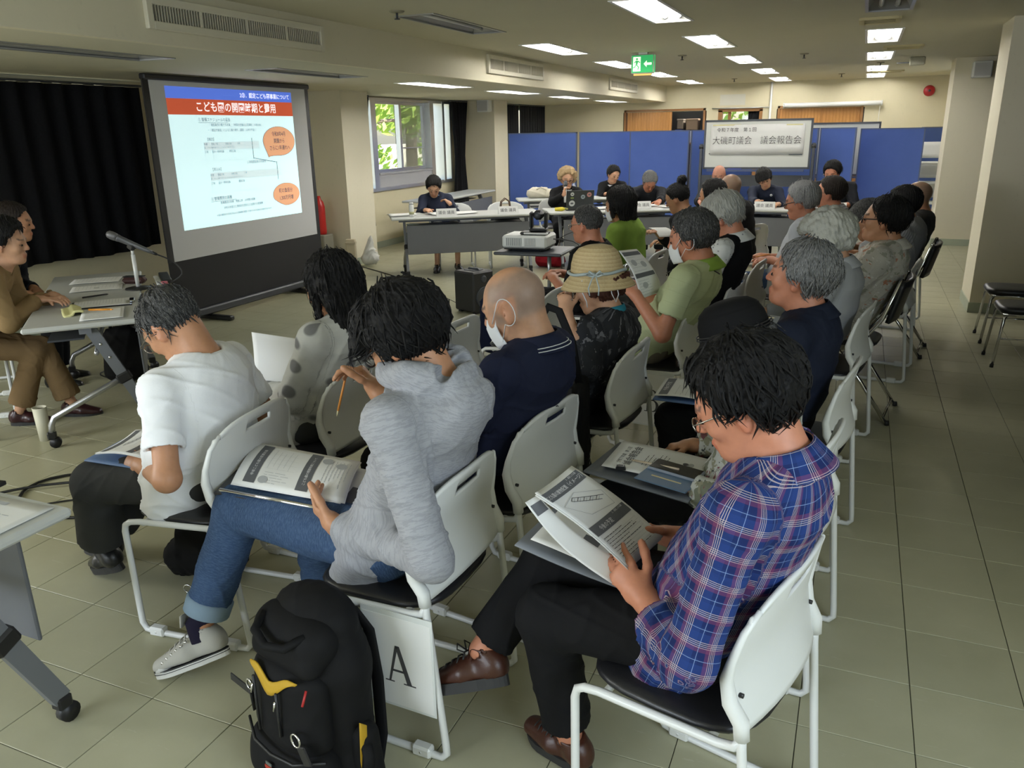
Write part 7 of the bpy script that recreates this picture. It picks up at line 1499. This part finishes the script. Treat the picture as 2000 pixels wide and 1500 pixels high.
MB().box((.115, -.118, .205), (.032, .006, .05), Matrix.Rotation(-.5, 3, 'Y'), .002).build('strap_tag', M_blksoft, bp); MB().box((-.19, -.075, .245), (.085, .004, .022), Matrix.Rotation(.12, 3, 'Y'), .001).build('webbing_strap', M_blksoft, bp); MB().tube([(-.15, -.07, .25), (-.16, -.06, .17)], .010, 6, flat=.3).build('webbing_strap', M_blksoft, bp)
for s in (-1, 1): MB().tube([(s*.06, .11, .47), (s*.08, .140, .40), (s*.09, .148, .26), (s*.11, .13, .10), (s*.13, .09, .04)], .022, 8, flat=.35, up=(0, 1, 0)).build('shoulder_strap', M_bag, bp)
MB().tube([(.17, .0, .06), (.215, -.02, .05), (.235, -.03, .02), (.245, -.06, .012)], .020, 8, flat=.4).build('hip_belt', M_bag, bp); MB().tube([(.17, .02, .2), (.205, .0, .17), (.215, -.01, .13)], .014, 8, flat=.4).build('side_strap', M_bag, bp)
b2 = thing('shoulder_bag', 'soft black bag lying on the floor under the white T-shirt person\'s chair', 'bag', (-2.17, 2.03, 0), .25); soft('body', M_bag, [('seg', (-.09, 0, .07), (.09, .0, .08), .075, .075, .03, {}), ('seg', (-.05, .0, .17), (.09, 0, .21), .06, .055, .04, {})], b2, .009, .006, 8); MB().tube([(.06, -.075, .10), (.10, -.10, .04), (.09, -.14, .016), (.02, -.15, .014)], .018, 8, flat=.3).build('strap', M_bag, b2); MB().tube([(.0+.016*math.cos(a), -.15, .02+.016*math.sin(a)) for a in [i*PI/8 for i in range(16)]], .0025, 6, True).build('steel_ring', M_chrome, b2)
tb = thing('tote_bag', 'long black tote bag with white print hanging behind the straw-hat person\'s arm', 'bag', (-.925, 2.835, .0), math.radians(100)); soft('body', M_bag, [('seg', (0, 0, .30), (0, 0, .66), .036, .030, .03, 3.6, X1, {}), ('seg', (-.07, 0, .27), (.07, 0, .27), .034, .034, .03, {})], tb, .008, .004, 12, hi=(.4, .3, 1.0)); MB().tube([(-.06, 0, .68), (-.045, .03, .84), (-.02, .085, .955), (.0, .13, .965), (.03, .16, .92)], .016, 8, flat=.25).build('strap', M_bag, tb)
b = MB(); put_text(b, 'market', .03, (-.02, -.046, .47), (1, 0, .15), (-.15, 0, 1)); put_text(b, 'tokyo', .022, (-.01, -.046, .43), (1, 0, .15), (-.15, 0, 1)); 
for vq in range(3): b.add([(-.07, -.046, .39-.02*vq), (.05, -.046, .408-.02*vq), (.05, -.046, .412-.02*vq), (-.07, -.046, .394-.02*vq)], [(0, 1, 2, 3)], False)
b.v, b.f, b.mi, b.sm = b.v[-12:], [[i-(len(b.v)-12) for i in f] for f in b.f[-3:]], b.mi[-3:], b.sm[-3:]; b.build('white_print', M_pw, tb)
nb_ = thing('shoulder_bag', 'dark navy bag standing on the floor beside the black loudspeaker', 'bag', (-2.42, 5.28, 0), .1); soft('body', cloth('navy_bag', (.010, .013, .035), .2), [('seg', (0, 0, .08), (0, 0, .40), .07, .055, .03, 1.7, X1, {})], nb_, .012, .006, 14); MB().tube([(-.05, 0, .44), (-.03, 0, .52), (.03, 0, .52), (.05, 0, .44)], .012, 8).build('handle', M_bag, nb_)
wb_ = thing('plastic_bag', 'crumpled white plastic bag on the floor by the left column', 'bag', (-5.66, 8.62, 0), .2); soft('body', mat('white_plastic_film', (.62, .62, .58), .35), [('seg', (-.03, 0, .09), (.05, 0, .10), .08, .07, .03, {}), ('seg', (0, 0, .18), (.03, 0, .34), .07, .03, .04, {})], wb_, .011, .02, 15); 
pp = MB().b2((-.06, -.03, 0), (.06, .03, .36), .008).b2((-.065, -.034, .30), (.065, .034, .33), .004).build('paper_bag', mat('beige_paper_bag', (.48, .42, .30), .8)); tag(put(pp, (-5.79, 8.42, 0), .3), 'beige paper bag leaning by the plastic bag at the left column', 'bag')
rb = thing('shoulder_bag', 'red bag on the floor behind the projector table', 'bag', (-3.42, 9.2, 0), .3); soft('body', cloth('red_nylon', (.26, .012, .022), .2), [('seg', (-.10, 0, .09), (.10, 0, .09), .085, .085, .03, {}), ('seg', (-.06, 0, .16), (.06, 0, .16), .06, .06, .03, {})], rb, .012, .008, 16); MB().tube([(-.07, -.07, .17), (-.03, -.10, .24), (.03, -.10, .24), (.07, -.07, .17)], .010, 8).build('handle', M_blk, rb)
kb = thing('handbag', 'shiny black bag beside the pale green polo, on a chair', 'bag', (-1.27, 4.92, .455), .2); soft('body', M_blksoft, [('seg', (-.10, 0, .08), (.10, 0, .08), .075, .075, .03, {}), ('seg', (-.08, 0, .20), (.08, 0, .22), .06, .05, .03, {})], kb, .010, .010, 17); MB().tube([(-.06, 0, .26), (-.04, 0, .34), (.04, 0, .34), (.06, 0, .26)], .008, 8).build('handle', M_chrome, kb)

# ---------------------------------------------------------------- loudspeaker, projector, camera
sp_ = thing('loudspeaker', 'black portable loudspeaker standing on the floor in the open space', 'loudspeaker', (-3.22, 6.62, 0), math.radians(-22)); MB().box((0, 0, .205), (.27, .26, .37), None, .014).build('cabinet', M_blk, sp_)
for s in (-.1, .1): MB().b2((s-.02, -.10, .0), (s+.02, .10, .022)).build('rubber_foot', M_blksoft, sp_)
Ry = Matrix.Rotation(PI/2, 3, 'Y'); MB().lathe([(.0, .004), (.03, .012), (.075, .002), (.095, .008), (.10, .0)], c=(.136, 0, .15), R=Ry, n=24).build('woofer', M_dk, sp_); MB().lathe([(.0, .003), (.025, .006), (.035, 0)], c=(.136, 0, .32), R=Ry, n=16).build('tweeter', M_dk, sp_); MB().b2((-.07, -.06, .388), (.07, .06, .396), .003).tube([(-.07, 0, .392), (-.06, 0, .405), (.06, 0, .405), (.07, 0, .392)], .008, 8).build('carry_handle', M_dk, sp_)
pt = thing('projector_table', 'small dark wheeled stand carrying the projector', 'table', (-2.36, 6.0, 0), math.radians(4)); MB().box((0, 0, .688), (.56, .44, .026), None, .008).build('top', M_dk, pt); MB().cyl((.12, .0, .06), (.12, 0, .40), .022).cyl((.12, 0, .40), (.12, 0, .68), .016).build('column', M_silver, pt)
for a in range(4): an = a*PI/2+.6; MB().tube([(.12, 0, .075), (.12+.24*math.cos(an), .24*math.sin(an), .055)], .018, 8).build('base_leg', M_dk, pt); MB().cyl((.12+.24*math.cos(an)-.012, .24*math.sin(an), .028), (.12+.24*math.cos(an)+.012, .24*math.sin(an), .028), .028, None, 12).cyl((.12+.24*math.cos(an), .24*math.sin(an), .03), (.12+.24*math.cos(an), .24*math.sin(an), .06), .008, None, 8).build('caster', M_blk, pt)
pj = thing('projector', 'white video projector on the small wheeled stand', 'projector', (-2.40, 5.98, .701), math.radians(4)); MB().box((0, 0, .075), (.37, .29, .10), None, .016).build('housing', M_white, pj); MB().box((0, 0, .022), (.35, .27, .016), None, .006).build('dark_base', M_blk, pj)
for x in (-.13, .13): MB().cyl((x, -.1, 0), (x, -.1, .02), .014, None, 10).cyl((x, .1, 0), (x, .1, .02), .014, None, 10).build('foot', M_blk, pj)
for k in range(2):
    v_ = MB().b2((-.15+.155*k, -.148, .045), (-.02+.115*k, -.143, .105)).build('side_grille', mat('grille_grey', (.30, .31, .31), .5), pj); sl_ = MB()
    for i in range(9): x = -.147+.155*k+(.124 if k == 0 else .085)*i/8; sl_.b2((x-.0025, -.152, .047), (x+.0025, -.147, .103))
    sl_.build('fins', M_white, v_, 'stuff')
MB().lathe([(.048, 0), (.050, .018), (.036, .020), (.030, .006), (.0, .010)], c=(-.185, .06, .075), R=Matrix.Rotation(-PI/2, 3, 'Y'), n=20).build('lens', M_blk, pj); MB().b2((.05, -.08, .125), (.13, .02, .128)).build('control_pad', M_inkl, pj)
sbx = thing('speakerphone', 'flat black and silver conference unit lying on the projector', 'electronics', (-2.33, 5.93, .828), .1); MB().box((0, 0, .012), (.22, .12, .022), None, .008).build('body', M_blk, sbx); MB().box((.02, -.052, .012), (.20, .022, .014), None, .005).build('silver_edge', M_steelw, sbx)
cm_ = thing('conference_camera', 'black conference camera on the flat unit above the projector', 'camera', (-2.31, 5.96, .853), .2); MB().box((0, 0, .012), (.14, .11, .022), None, .008).build('base', M_blk, cm_)
for s in (-1, 1): MB().box((s*.058, 0, .085), (.022, .085, .13), None, .010).build('yoke_arm', M_blk, cm_)
MB().box((0, 0, .125), (.094, .10, .075), None, .030).build('camera_head', M_blk, cm_); MB().lathe([(.024, 0), (.026, .012), (.0, .010)], c=(0, -.05, .125), R=Matrix.Rotation(PI/2, 3, 'X'), n=16).build('lens', M_dk, cm_)
def cable(lab, pts, r=.0045, m=None):
    P_ = []; pts = [Vector(p) for p in pts]; n = len(pts)
    for i in range(n-1):
        p0, p1, p2, p3 = pts[max(i-1, 0)], pts[i], pts[i+1], pts[min(i+2, n-1)]
        for t in (0, .25, .5, .75): P_.append(.5*((2*p1)+(p2-p0)*t+(2*p0-5*p1+4*p2-p3)*t*t+(3*p1-p0-3*p2+p3)*t**3))
    P_.append(pts[-1]); return tag(MB().tube(P_, r, 6).build('cable', m or M_blk), lab, 'cable')
cable('black cable trailing down from the projector to the floor', [(-2.22, 6.05, .78), (-2.02, 6.08, .74), (-1.98, 6.1, .5), (-2.05, 6.2, .15), (-2.2, 6.5, .005), (-2.6, 7.2, .005)]); cable('second thin cable hanging behind the projector', [(-2.22, 6.1, .76), (-2.06, 6.2, .82), (-1.94, 6.25, .6), (-1.95, 6.3, .2), (-2.0, 6.6, .005)], .003)
cable('black cable running along the floor from the column toward the loudspeaker', [(-5.7, 8.5, .005), (-4.95, 8.03, .005), (-4.2, 7.45, .005), (-3.45, 6.8, .005), (-3.35, 6.6, .10)], .006); cable('cable on the floor between side table and first row', [(-4.35, 3.95, .006), (-4.28, 3.62, .006), (-4.0, 3.70, .006), (-3.4, 3.75, .006), (-2.9, 3.9, .006), (-2.6, 4.6, .006), (-3.1, 6.3, .006)], .004)
cable('thick black cable loop on the floor beside the lower left table', [(-2.45, 2.55, .008), (-2.9, 2.66, .008), (-3.3, 2.62, .008), (-3.55, 2.42, .008), (-3.5, 2.22, .008), (-3.2, 2.12, .008), (-2.85, 2.3, .008), (-3.1, 2.5, .018), (-3.5, 2.33, .018), (-3.75, 1.95, .008), (-3.7, 1.6, .008)], .007); cable('thin black cable beside the thick cable loop', [(-2.5, 2.62, .005), (-2.95, 2.48, .005), (-3.2, 2.32, .005), (-3.45, 2.12, .005), (-3.8, 2.1, .005), (-4.0, 2.2, .005)], .004)
cable('coiled black cable lying under the side table', [(-4.9, 3.9, .006), (-4.75, 4.05, .006), (-4.6, 3.95, .006), (-4.68, 3.8, .006), (-4.86, 3.84, .014), (-4.84, 4.05, .006), (-4.6, 4.12, .006)], .005)

# ---------------------------------------------------------------- side table things
dT = math.radians(137)
ms = thing('microphone_stand', 'white-stemmed microphone stand with round black base on the side table', 'stand', (-4.15, 3.66, .70)); MB().lathe([(.0, .016), (.03, .015), (.075, .008), (.078, 0), (.0, 0)], n=28).build('round_base', M_blk, ms); MB().cyl((0, 0, .012), (0, 0, .215), .012).cyl((0, 0, .215), (0, 0, .25), .009).build('stem', M_white, ms); MB().box((-.005, 0, .265), (.05, .03, .04), Matrix.Rotation(.5, 3, 'Y'), .008).build('clip', M_blk, ms)
mc = thing('microphone', 'grey handheld microphone resting in the table stand', 'microphone', (-4.15, 3.66, .985)); Dm = Vector((-.66, -.45, .42)).normalized(); Rm = Vector((0, 0, 1)).rotation_difference(Dm).to_matrix(); MB().lathe([(.010, -.13), (.0135, -.10), (.017, .0), (.020, .07), (.023, .08), (.023, .085)], R=Rm, n=16).build('handle', mat('mic_grey', (.16, .165, .18), .35, .5), mc); MB().lathe([(.022, .085), (.025, .10), (.026, .12), (.022, .14), (.010, .150), (.0, .151)], R=Rm, n=16).build('grille_head', mat('mic_mesh', (.20, .20, .21), .5, .6), mc); MB().lathe([(.008, -.16), (.010, -.13)], R=Rm, n=10).build('plug', M_blk, mc)
cable('microphone cable curving down over the side table edge', [(-4.045, 3.73, .918), (-3.97, 3.80, .86), (-3.93, 3.82, .78), (-4.0, 3.76, .715), (-3.85, 3.62, .712), (-3.62, 3.40, .69), (-3.58, 3.37, .4), (-3.6, 3.45, .1), (-3.75, 3.7, .006), (-4.2, 3.75, .006)], .0045)
def rq(cx, cy, w_, h_, rz, z): c, s = math.cos(rz), math.sin(rz); return [(cx+x*c-y*s, cy+x*s+y*c, z) for x, y in ((-w_/2, h_/2), (w_/2, h_/2), (w_/2, -h_/2), (-w_/2, -h_/2))]
for k, (x, y, rz, lab, pr) in enumerate(((-3.98, 3.24, -.75, 'printed text sheet on a clipboard under the tan-jacketed person\'s hand', lines(.1, .9, .1, .92, 16, 61, 1, .0012)), (-4.42, 3.58, -.78, 'printed sheet with a dark mark beyond the hands of the tan-jacketed person', lines(.1, .9, .1, .92, 12, 62, 1, .0012)+[('r', .55, .45, .62, .55, 0)]), (-4.66, 3.78, -.85, 'printed sheet farthest along the side table', lines(.1, .9, .1, .92, 12, 63, 1, .0012)), (-3.72, 3.02, -.75, 'newspaper-like sheet at the near end of the side table', lines(.1, .9, .1, .92, 18, 64, 1, .0014)))):
    sheet('document', lab, 'paper', rq(x, y, .21, .297, rz+PI/2*(k == 3), .703+.001*k), pr, .002, group=None)
cl2 = sheet('clipboard', 'black clipboard holding the text sheet on the side table', 'clipboard', rq(-3.965, 3.225, .23, .32, -.75, .7025), [], 0, .003, M_blksoft); MB().box((.105, .12, .006), (.09, .03, .012), Matrix.Rotation(-.75, 3, 'Z'), .003).build('clip', M_chrome, cl2)
yc = tag(MB().grid(lambda u, v: ((u-.5)*.17, (v-.5)*.10, .014+.010*math.sin(u*5+v*3)+.012*(v > .45)*math.sin(PI*v)), 12, 10, .012).build('folded_cloth', mat('pale_yellow_cloth', (.66, .63, .30), .9, bump=.3, bs=80)), 'folded pale yellow cloth near the edge of the side table', 'cloth'); put(yc, (-3.90, 2.98, .702), -.6)
tag(put(MB().cyl((-.06, 0, .006), (.06, 0, .006), .006, None, 8).cyl((.06, 0, .006), (.075, 0, .006), .006, .002, 8).build('marker_pen', mat('orange_marker', (.8, .33, .03), .4)), (-3.80, 3.07, .705), .4), 'orange highlighter beside the yellow cloth', 'pen'); tag(put(MB().cyl((-.07, 0, .005), (.07, 0, .005), .005, None, 8).cyl((.07, 0, .005), (.08, 0, .005), .005, .001, 8).build('pen', M_blk), (-4.18, 3.36, .704), 1.2), 'black pen lying between the printed sheets of the side table', 'pen')
gc = thing('glasses_case', 'small dark red pouch behind the microphone base', 'case', (-4.33, 3.80, .70), .4); MB().box((0, 0, .022), (.15, .07, .044), None, .018).build('body', mat('dark_red', (.05, .018, .018), .5), gc); MB().box((0, 0, .046), (.13, .05, .006), None, .002).build('flap', M_blk, gc)
fn_ = thing('folding_fan_box', 'long black and white box at the far edge of the side table', 'box', (-4.25, 3.98, .70), math.radians(-40)); MB().box((0, 0, .012), (.36, .06, .024), None, .004).build('black_box', M_blk, fn_); MB().box((.05, -.05, .006), (.34, .035, .012), None, .004).build('white_box', M_white, fn_); MB().lathe([(.0, .02), (.02, .018), (.024, 0)], c=(.20, -.02, .0), n=12).build('pink_cap', mat('pink', (.5, .12, .16), .5), fn_)
cu = thing('tumbler', 'tall cream paper cup standing on the floor by the side table leg', 'cup', (-4.075, 2.80, 0)); MB().lathe([(.030, .0), (.037, .195), (.034, .195), (.029, .012), (.0, .012)], n=24).build('cup', mat('cream_cup', (.66, .63, .50), .5), cu); MB().lathe([(.0, .180), (.033, .180)], n=20).build('gold_inside', mat('gold_inside', (.26, .19, .05), .4), cu)
lgb = thing('shoulder_bag', 'black bag standing on the floor under the side table', 'bag', (-4.52, 3.78, 0), .8); soft('body', M_bag, [('seg', (0, 0, .08), (0, 0, .34), .075, .06, .03, 1.9, X1, {})], lgb, .012, .006, 19); MB().tube([(-.06, 0, .38), (-.04, 0, .47), (.04, 0, .47), (.06, 0, .38)], .010, 8).build('handle', M_bag, lgb)

# ---------------------------------------------------------------- head table things
hT = math.atan2(1.0, 1.46); fw = Vector((math.cos(hT), math.sin(hT), 0)); fn2 = Vector((-fw.y, fw.x, 0)); A1 = Vector((-4.80, 7.80, .701))
def on1(a, b_): return A1+fw*a+fn2*b_
def plate(lab, loc, rz, s_):
    r = thing('name_plate', lab, 'name plate', loc, rz, 'name plates on the head tables'); MB().prism([(-.035, 0), (.035, 0), (.0, .085)], -.115, .115, lambda x, y, z: (z, x, y)).build('card', M_paper, r); b = MB(); put_text(b, s_, .046, (0, -.0195, .040), (1, 0, 0), (0, .38, .92), sx=.95); b.build('lettering', M_pi, r)
plate('white folded name plate before the woman in navy at the left head table', on1(.63, .05), hT, '議会 議員'); plate('white folded name plate before the empty seat of the left head table', on1(1.35, .06), hT, '議会 議員'); plate('white folded name plate before the bent writer at the middle head table', (-2.38, 9.55, .701), math.radians(30), '議会 議員'); plate('glossy name plate below the whiteboard at the right head table', (-.98, 9.76, .701), 0, '議会 議員'); plate('name plate at the right end of the head tables', (-.22, 9.78, .701), 0, '議会')
can = thing('can', 'white spray can standing on the left head table', 'can', on1(.24, .10)); MB().lathe([(.0, 0), (.027, 0), (.028, .01), (.028, .125), (.024, .135), (.0, .135)], n=20).build('body', M_white, can); MB().lathe([(.0285, .03), (.0285, .06)], n=20).build('label_band', mat('olive_label', (.42, .42, .22), .5), can); MB().lathe([(.024, .135), (.024, .16), (.0, .162)], n=16).build('cap', M_white, can)
for k, (a, b_, rz, lab) in enumerate(((.14, .30, .2, 'stack of papers at the left end of the left head table'), (.58, .32, .5, 'open booklet under the hands of the woman in navy'), (.85, .28, .3, 'loose papers right of the woman in navy'))): p_ = on1(a, b_); sheet('document', lab, 'paper', rq(p_.x, p_.y, .30, .21, hT+rz, p_.z+.012), lines(.1, .9, .2, .8, 5, 70+k), .012, stack=3)
hbg = thing('handbag', 'dark handbag with brown loop handles on the chair at the left head table', 'bag', (-4.0, 9.18, .456), hT); soft('body', M_bag, [('seg', (-.12, 0, .08), (.12, 0, .08), .07, .07, .03, {}), ('seg', (-.10, 0, .17), (.10, 0, .17), .05, .05, .03, {})], hbg, .012, .006, 23)
for s in (-1, 1): MB().tube([(-.07, s*.03, .20), (-.05, s*.035, .33), (0, s*.04, .37), (.05, s*.035, .33), (.07, s*.03, .20)], .007, 8).build('loop_handle', mat('brown_handle', (.07, .035, .02), .5), hbg)
gb = MB().box((0, 0, .03), (.17, .10, .06), None, .006).b2((-.086, -.051, .045), (.086, .051, .062), .004).build('green_box', mat('pale_green_box', (.38, .47, .26), .6)); tag(put(gb, (-3.98, 9.15, .66), hT), 'pale green box on top of the dark handbag', 'box')
# middle table: laptop with stickers, yellow toy, microphone
lp = thing('laptop', 'black open laptop with round stickers on its lid before the blond speaker', 'laptop', (-3.03, 9.17, .701), math.radians(32)); MB().box((0, .11, .010), (.33, .23, .018), None, .004).build('keyboard_base', M_blk, lp); lid = MB().box((0, -.02, .125), (.33, .010, .225), Matrix.Rotation(.22, 3, 'X'), .004).build('lid', mat('laptop_lid', (.020, .024, .026), .45), lp)
for k, (x, z, r_, c) in enumerate(((-.10, .195, .022, (.55, .58, .56)), (.105, .185, .028, (.45, .20, .18)), (.03, .160, .026, (.30, .36, .40)), (-.10, .085, .036, (.60, .62, .60)), (-.10, .150, .020, (.32, .42, .06)))):
    R_ = Matrix.Rotation(.22, 3, 'X'); c_ = Vector((0, -.02, .125))+R_ @ Vector((x, -.0062, z-.125)); q = [c_+R_ @ Vector((r_*math.cos(i*PI/10), -.0002*k, (r_ if k < 4 else r_*.5)*math.sin(i*PI/10))) for i in range(20)]; MB().add(q, [tuple(range(20))], False).build('sticker', mat('sticker_%d' % k, c, .5), lid)
    MB().add([c_+R_ @ Vector((r_*.55*math.cos(i*PI/6), -.0012, r_*.3*math.sin(i*PI/6))) for i in range(12)], [tuple(range(12))], False).build('sticker_mark', M_inkg, lid)
yl = thing('glue_tube', 'yellow tube lying on the middle head table', 'tube', (-3.22, 9.02, .701), .6); MB().lathe([(.0, -.07), (.020, -.065), (.024, .02), (.016, .05), (.0, .052)], R=Ry, c=(0, 0, .024), n=16).build('body', mat('bright_yellow', (.72, .60, .04), .5), yl); MB().lathe([(.012, .05), (.010, .09), (.0, .092)], R=Ry, c=(0, 0, .024), n=12).build('green_tip', mat('olive', (.25, .26, .08), .5), yl)
hm = thing('microphone', 'dark handheld microphone in the blond speaker\'s hand', 'microphone', (-3.35, 9.56, .855)); Dm = Vector((-.05, .22, .97)).normalized(); Rm = Vector((0, 0, 1)).rotation_difference(Dm).to_matrix(); MB().lathe([(.013, -.10), (.016, .0), (.019, .09)], R=Rm, n=14).build('handle', M_steelw, hm); MB().lathe([(.020, .09), (.026, .11), (.026, .14), (.014, .158), (.0, .16)], R=Rm, n=14).build('grille_head', M_dk, hm)
for k, (x, y, rz, lab) in enumerate(((-2.75, 9.42, .5, 'papers beside the laptop on the middle head table'), (-2.42, 9.82, .6, 'open notebook under the writer\'s hand'), (-2.05, 9.78, .5, 'open papers at the right end of the middle head table'), (-1.45, 9.98, .1, 'papers before the bald person at the right head table'), (-1.05, 10.0, .2, 'grey booklet before the person with the round badge'), (-.45, 9.98, -.1, 'crumpled white papers at the right end of the head table'))): sheet('document', lab, 'paper', rq(x, y, .30, .21, rz, .714), lines(.1, .9, .2, .8, 5, 80+k), .02 if k in (4, 5) else .006, stack=2)
tgm = thing('tote_bag', 'cream canvas tote bag lying on the second-row table', 'bag', (-4.15, 10.78, .701), math.radians(27)); soft('body', mat('cream_canvas', (.60, .56, .45), .9, bump=.2, bs=200), [('seg', (-.14, 0, .06), (.12, .0, .055), .06, .055, .03, 1., X1, {}), ('seg', (-.10, .02, .10), (.06, .02, .10), .05, .045, .03, {})], tgm, .011, .010, 25); MB().tube([(-.06, -.05, .12), (.0, -.07, .15), (.08, -.05, .11)], .008, 8).build('handle', mat('cream_canvas_handle', (.56, .52, .41), .9), tgm)
bt = thing('water_bottle', 'clear plastic drink bottle on the second-row table', 'bottle', (-3.72, 10.98, .701)); g = N('clear_plastic'); g.i('Base Color', (.75, .80, .85)); g.i('Roughness', .15); g.i('Alpha', .45); MB().lathe([(.0, 0), (.030, .002), (.033, .03), (.031, .06), (.033, .12), (.030, .15), (.014, .185), (.013, .20)], n=20).build('bottle', g.m, bt); MB().lathe([(.015, .195), (.015, .215), (.0, .216)], n=16).build('cap', M_white, bt); MB().lathe([(.0335, .07), (.0335, .115)], n=20).build('label', mat('pale_label', (.55, .62, .70), .5), bt)
for lab, x, y, c, h_, r_ in (('dark slim canister beside the tote bag on the second-row table', -3.87, 10.90, (.035, .045, .04), .15, .026), ('amber small bottle beside the clear drink bottle', -3.74, 10.80, (.20, .07, .02), .10, .018)):
    o = thing('bottle', lab, 'bottle', (x, y, .701)); MB().lathe([(.0, 0), (r_, 0), (r_, h_*.85), (r_*.6, h_*.93), (.0, h_*.93)], n=16).build('body', mat('bottle_'+lab[:5], c, .3), o); MB().lathe([(r_*.62, h_*.92), (r_*.62, h_), (0, h_)], n=12).build('cap', M_white if c[0] > .1 else M_dk, o)
o = thing('pouch', 'small dark red pouch between tote bag and canister', 'pouch', (-3.96, 10.84, .701), .4); MB().box((0, 0, .022), (.12, .06, .044), None, .018).build('body', mat('wine_red', (.10, .015, .02), .6), o); MB().box((0, -.028, .03), (.10, .004, .004)).build('zip', M_chrome, o)
# things on empty seats and at the lower left
sheet('document', 'printed papers with black marks on the empty chair of the first row', 'paper', rq(-1.72, 4.17, .24, .30, -.1, .464), [('r', .1, .1, .4, .3, 0), ('r', .5, .4, .85, .6, 3)]+lines(.1, .9, .7, .95, 4, 90), .01, stack=3)
o = thing('cup', 'grey cup standing on the empty first-row chair', 'cup', (-1.80, 4.06, .462)); MB().lathe([(.0, 0), (.032, 0), (.036, .085), (.033, .085), (.030, .006)], n=20).build('cup', mat('grey_cup', (.25, .26, .26), .4), o); MB().lathe([(.037, .07), (.037, .088), (.0, .089)], n=20).build('lid', M_dk, o)
ch_ = [('r', .07, .05, .5, .09, 1), ('r', .08, .30, .2, .36, 4), ('r', .12, .68, .34, .76, 4), ('p', [(.42+.10*math.cos(i*PI/5)*(1 if i % 2 else .75), .34+.07*math.sin(i*PI/5)*(1 if i % 2 else .75)) for i in range(10)], 5), ('p', [(.68+.08*math.cos(i*PI/5)*(1 if i % 2 else .75), .52+.05*math.sin(i*PI/5)*(1 if i % 2 else .75)) for i in range(10)], 5), ('p', [(.30+.13*math.cos(i*PI/5)*(1 if i % 2 else .8), .54+.07*math.sin(i*PI/5)*(1 if i % 2 else .8)) for i in range(10)], 5)]+lines(.55, .9, .2, .45, 4, 91, 1)+lines(.5, .9, .6, .9, 6, 92, 1)
PM += [mat('print_blue', (.22, .48, .66), .8), mat('print_orange', (.66, .47, .20), .8)]
sheet('chart', 'sheet with orange blobs and blue boxes on the lower left table corner', 'paper', [(-2.10, 1.235, .7035), (-1.835, 1.245, .7035), (-1.825, .86, .7035), (-2.12, .86, .7035)], ch_, .001)
yf = thing('folder_stack', 'pale yellow folder over dark files on the lower left table', 'folder', (-2.235, 1.17, .701), .12); MB().box((0, 0, .006), (.31, .23, .012), None, .002).build('dark_file', M_blk, yf); MB().box((-.01, .0, .016), (.30, .22, .008), None, .002).build('green_file', mat('green_grey_file', (.26, .34, .31), .6), yf); MB().box((-.02, .01, .026), (.30, .22, .010), None, .002).build('yellow_folder', mat('pale_yellow_folder', (.66, .60, .26), .7), yf)
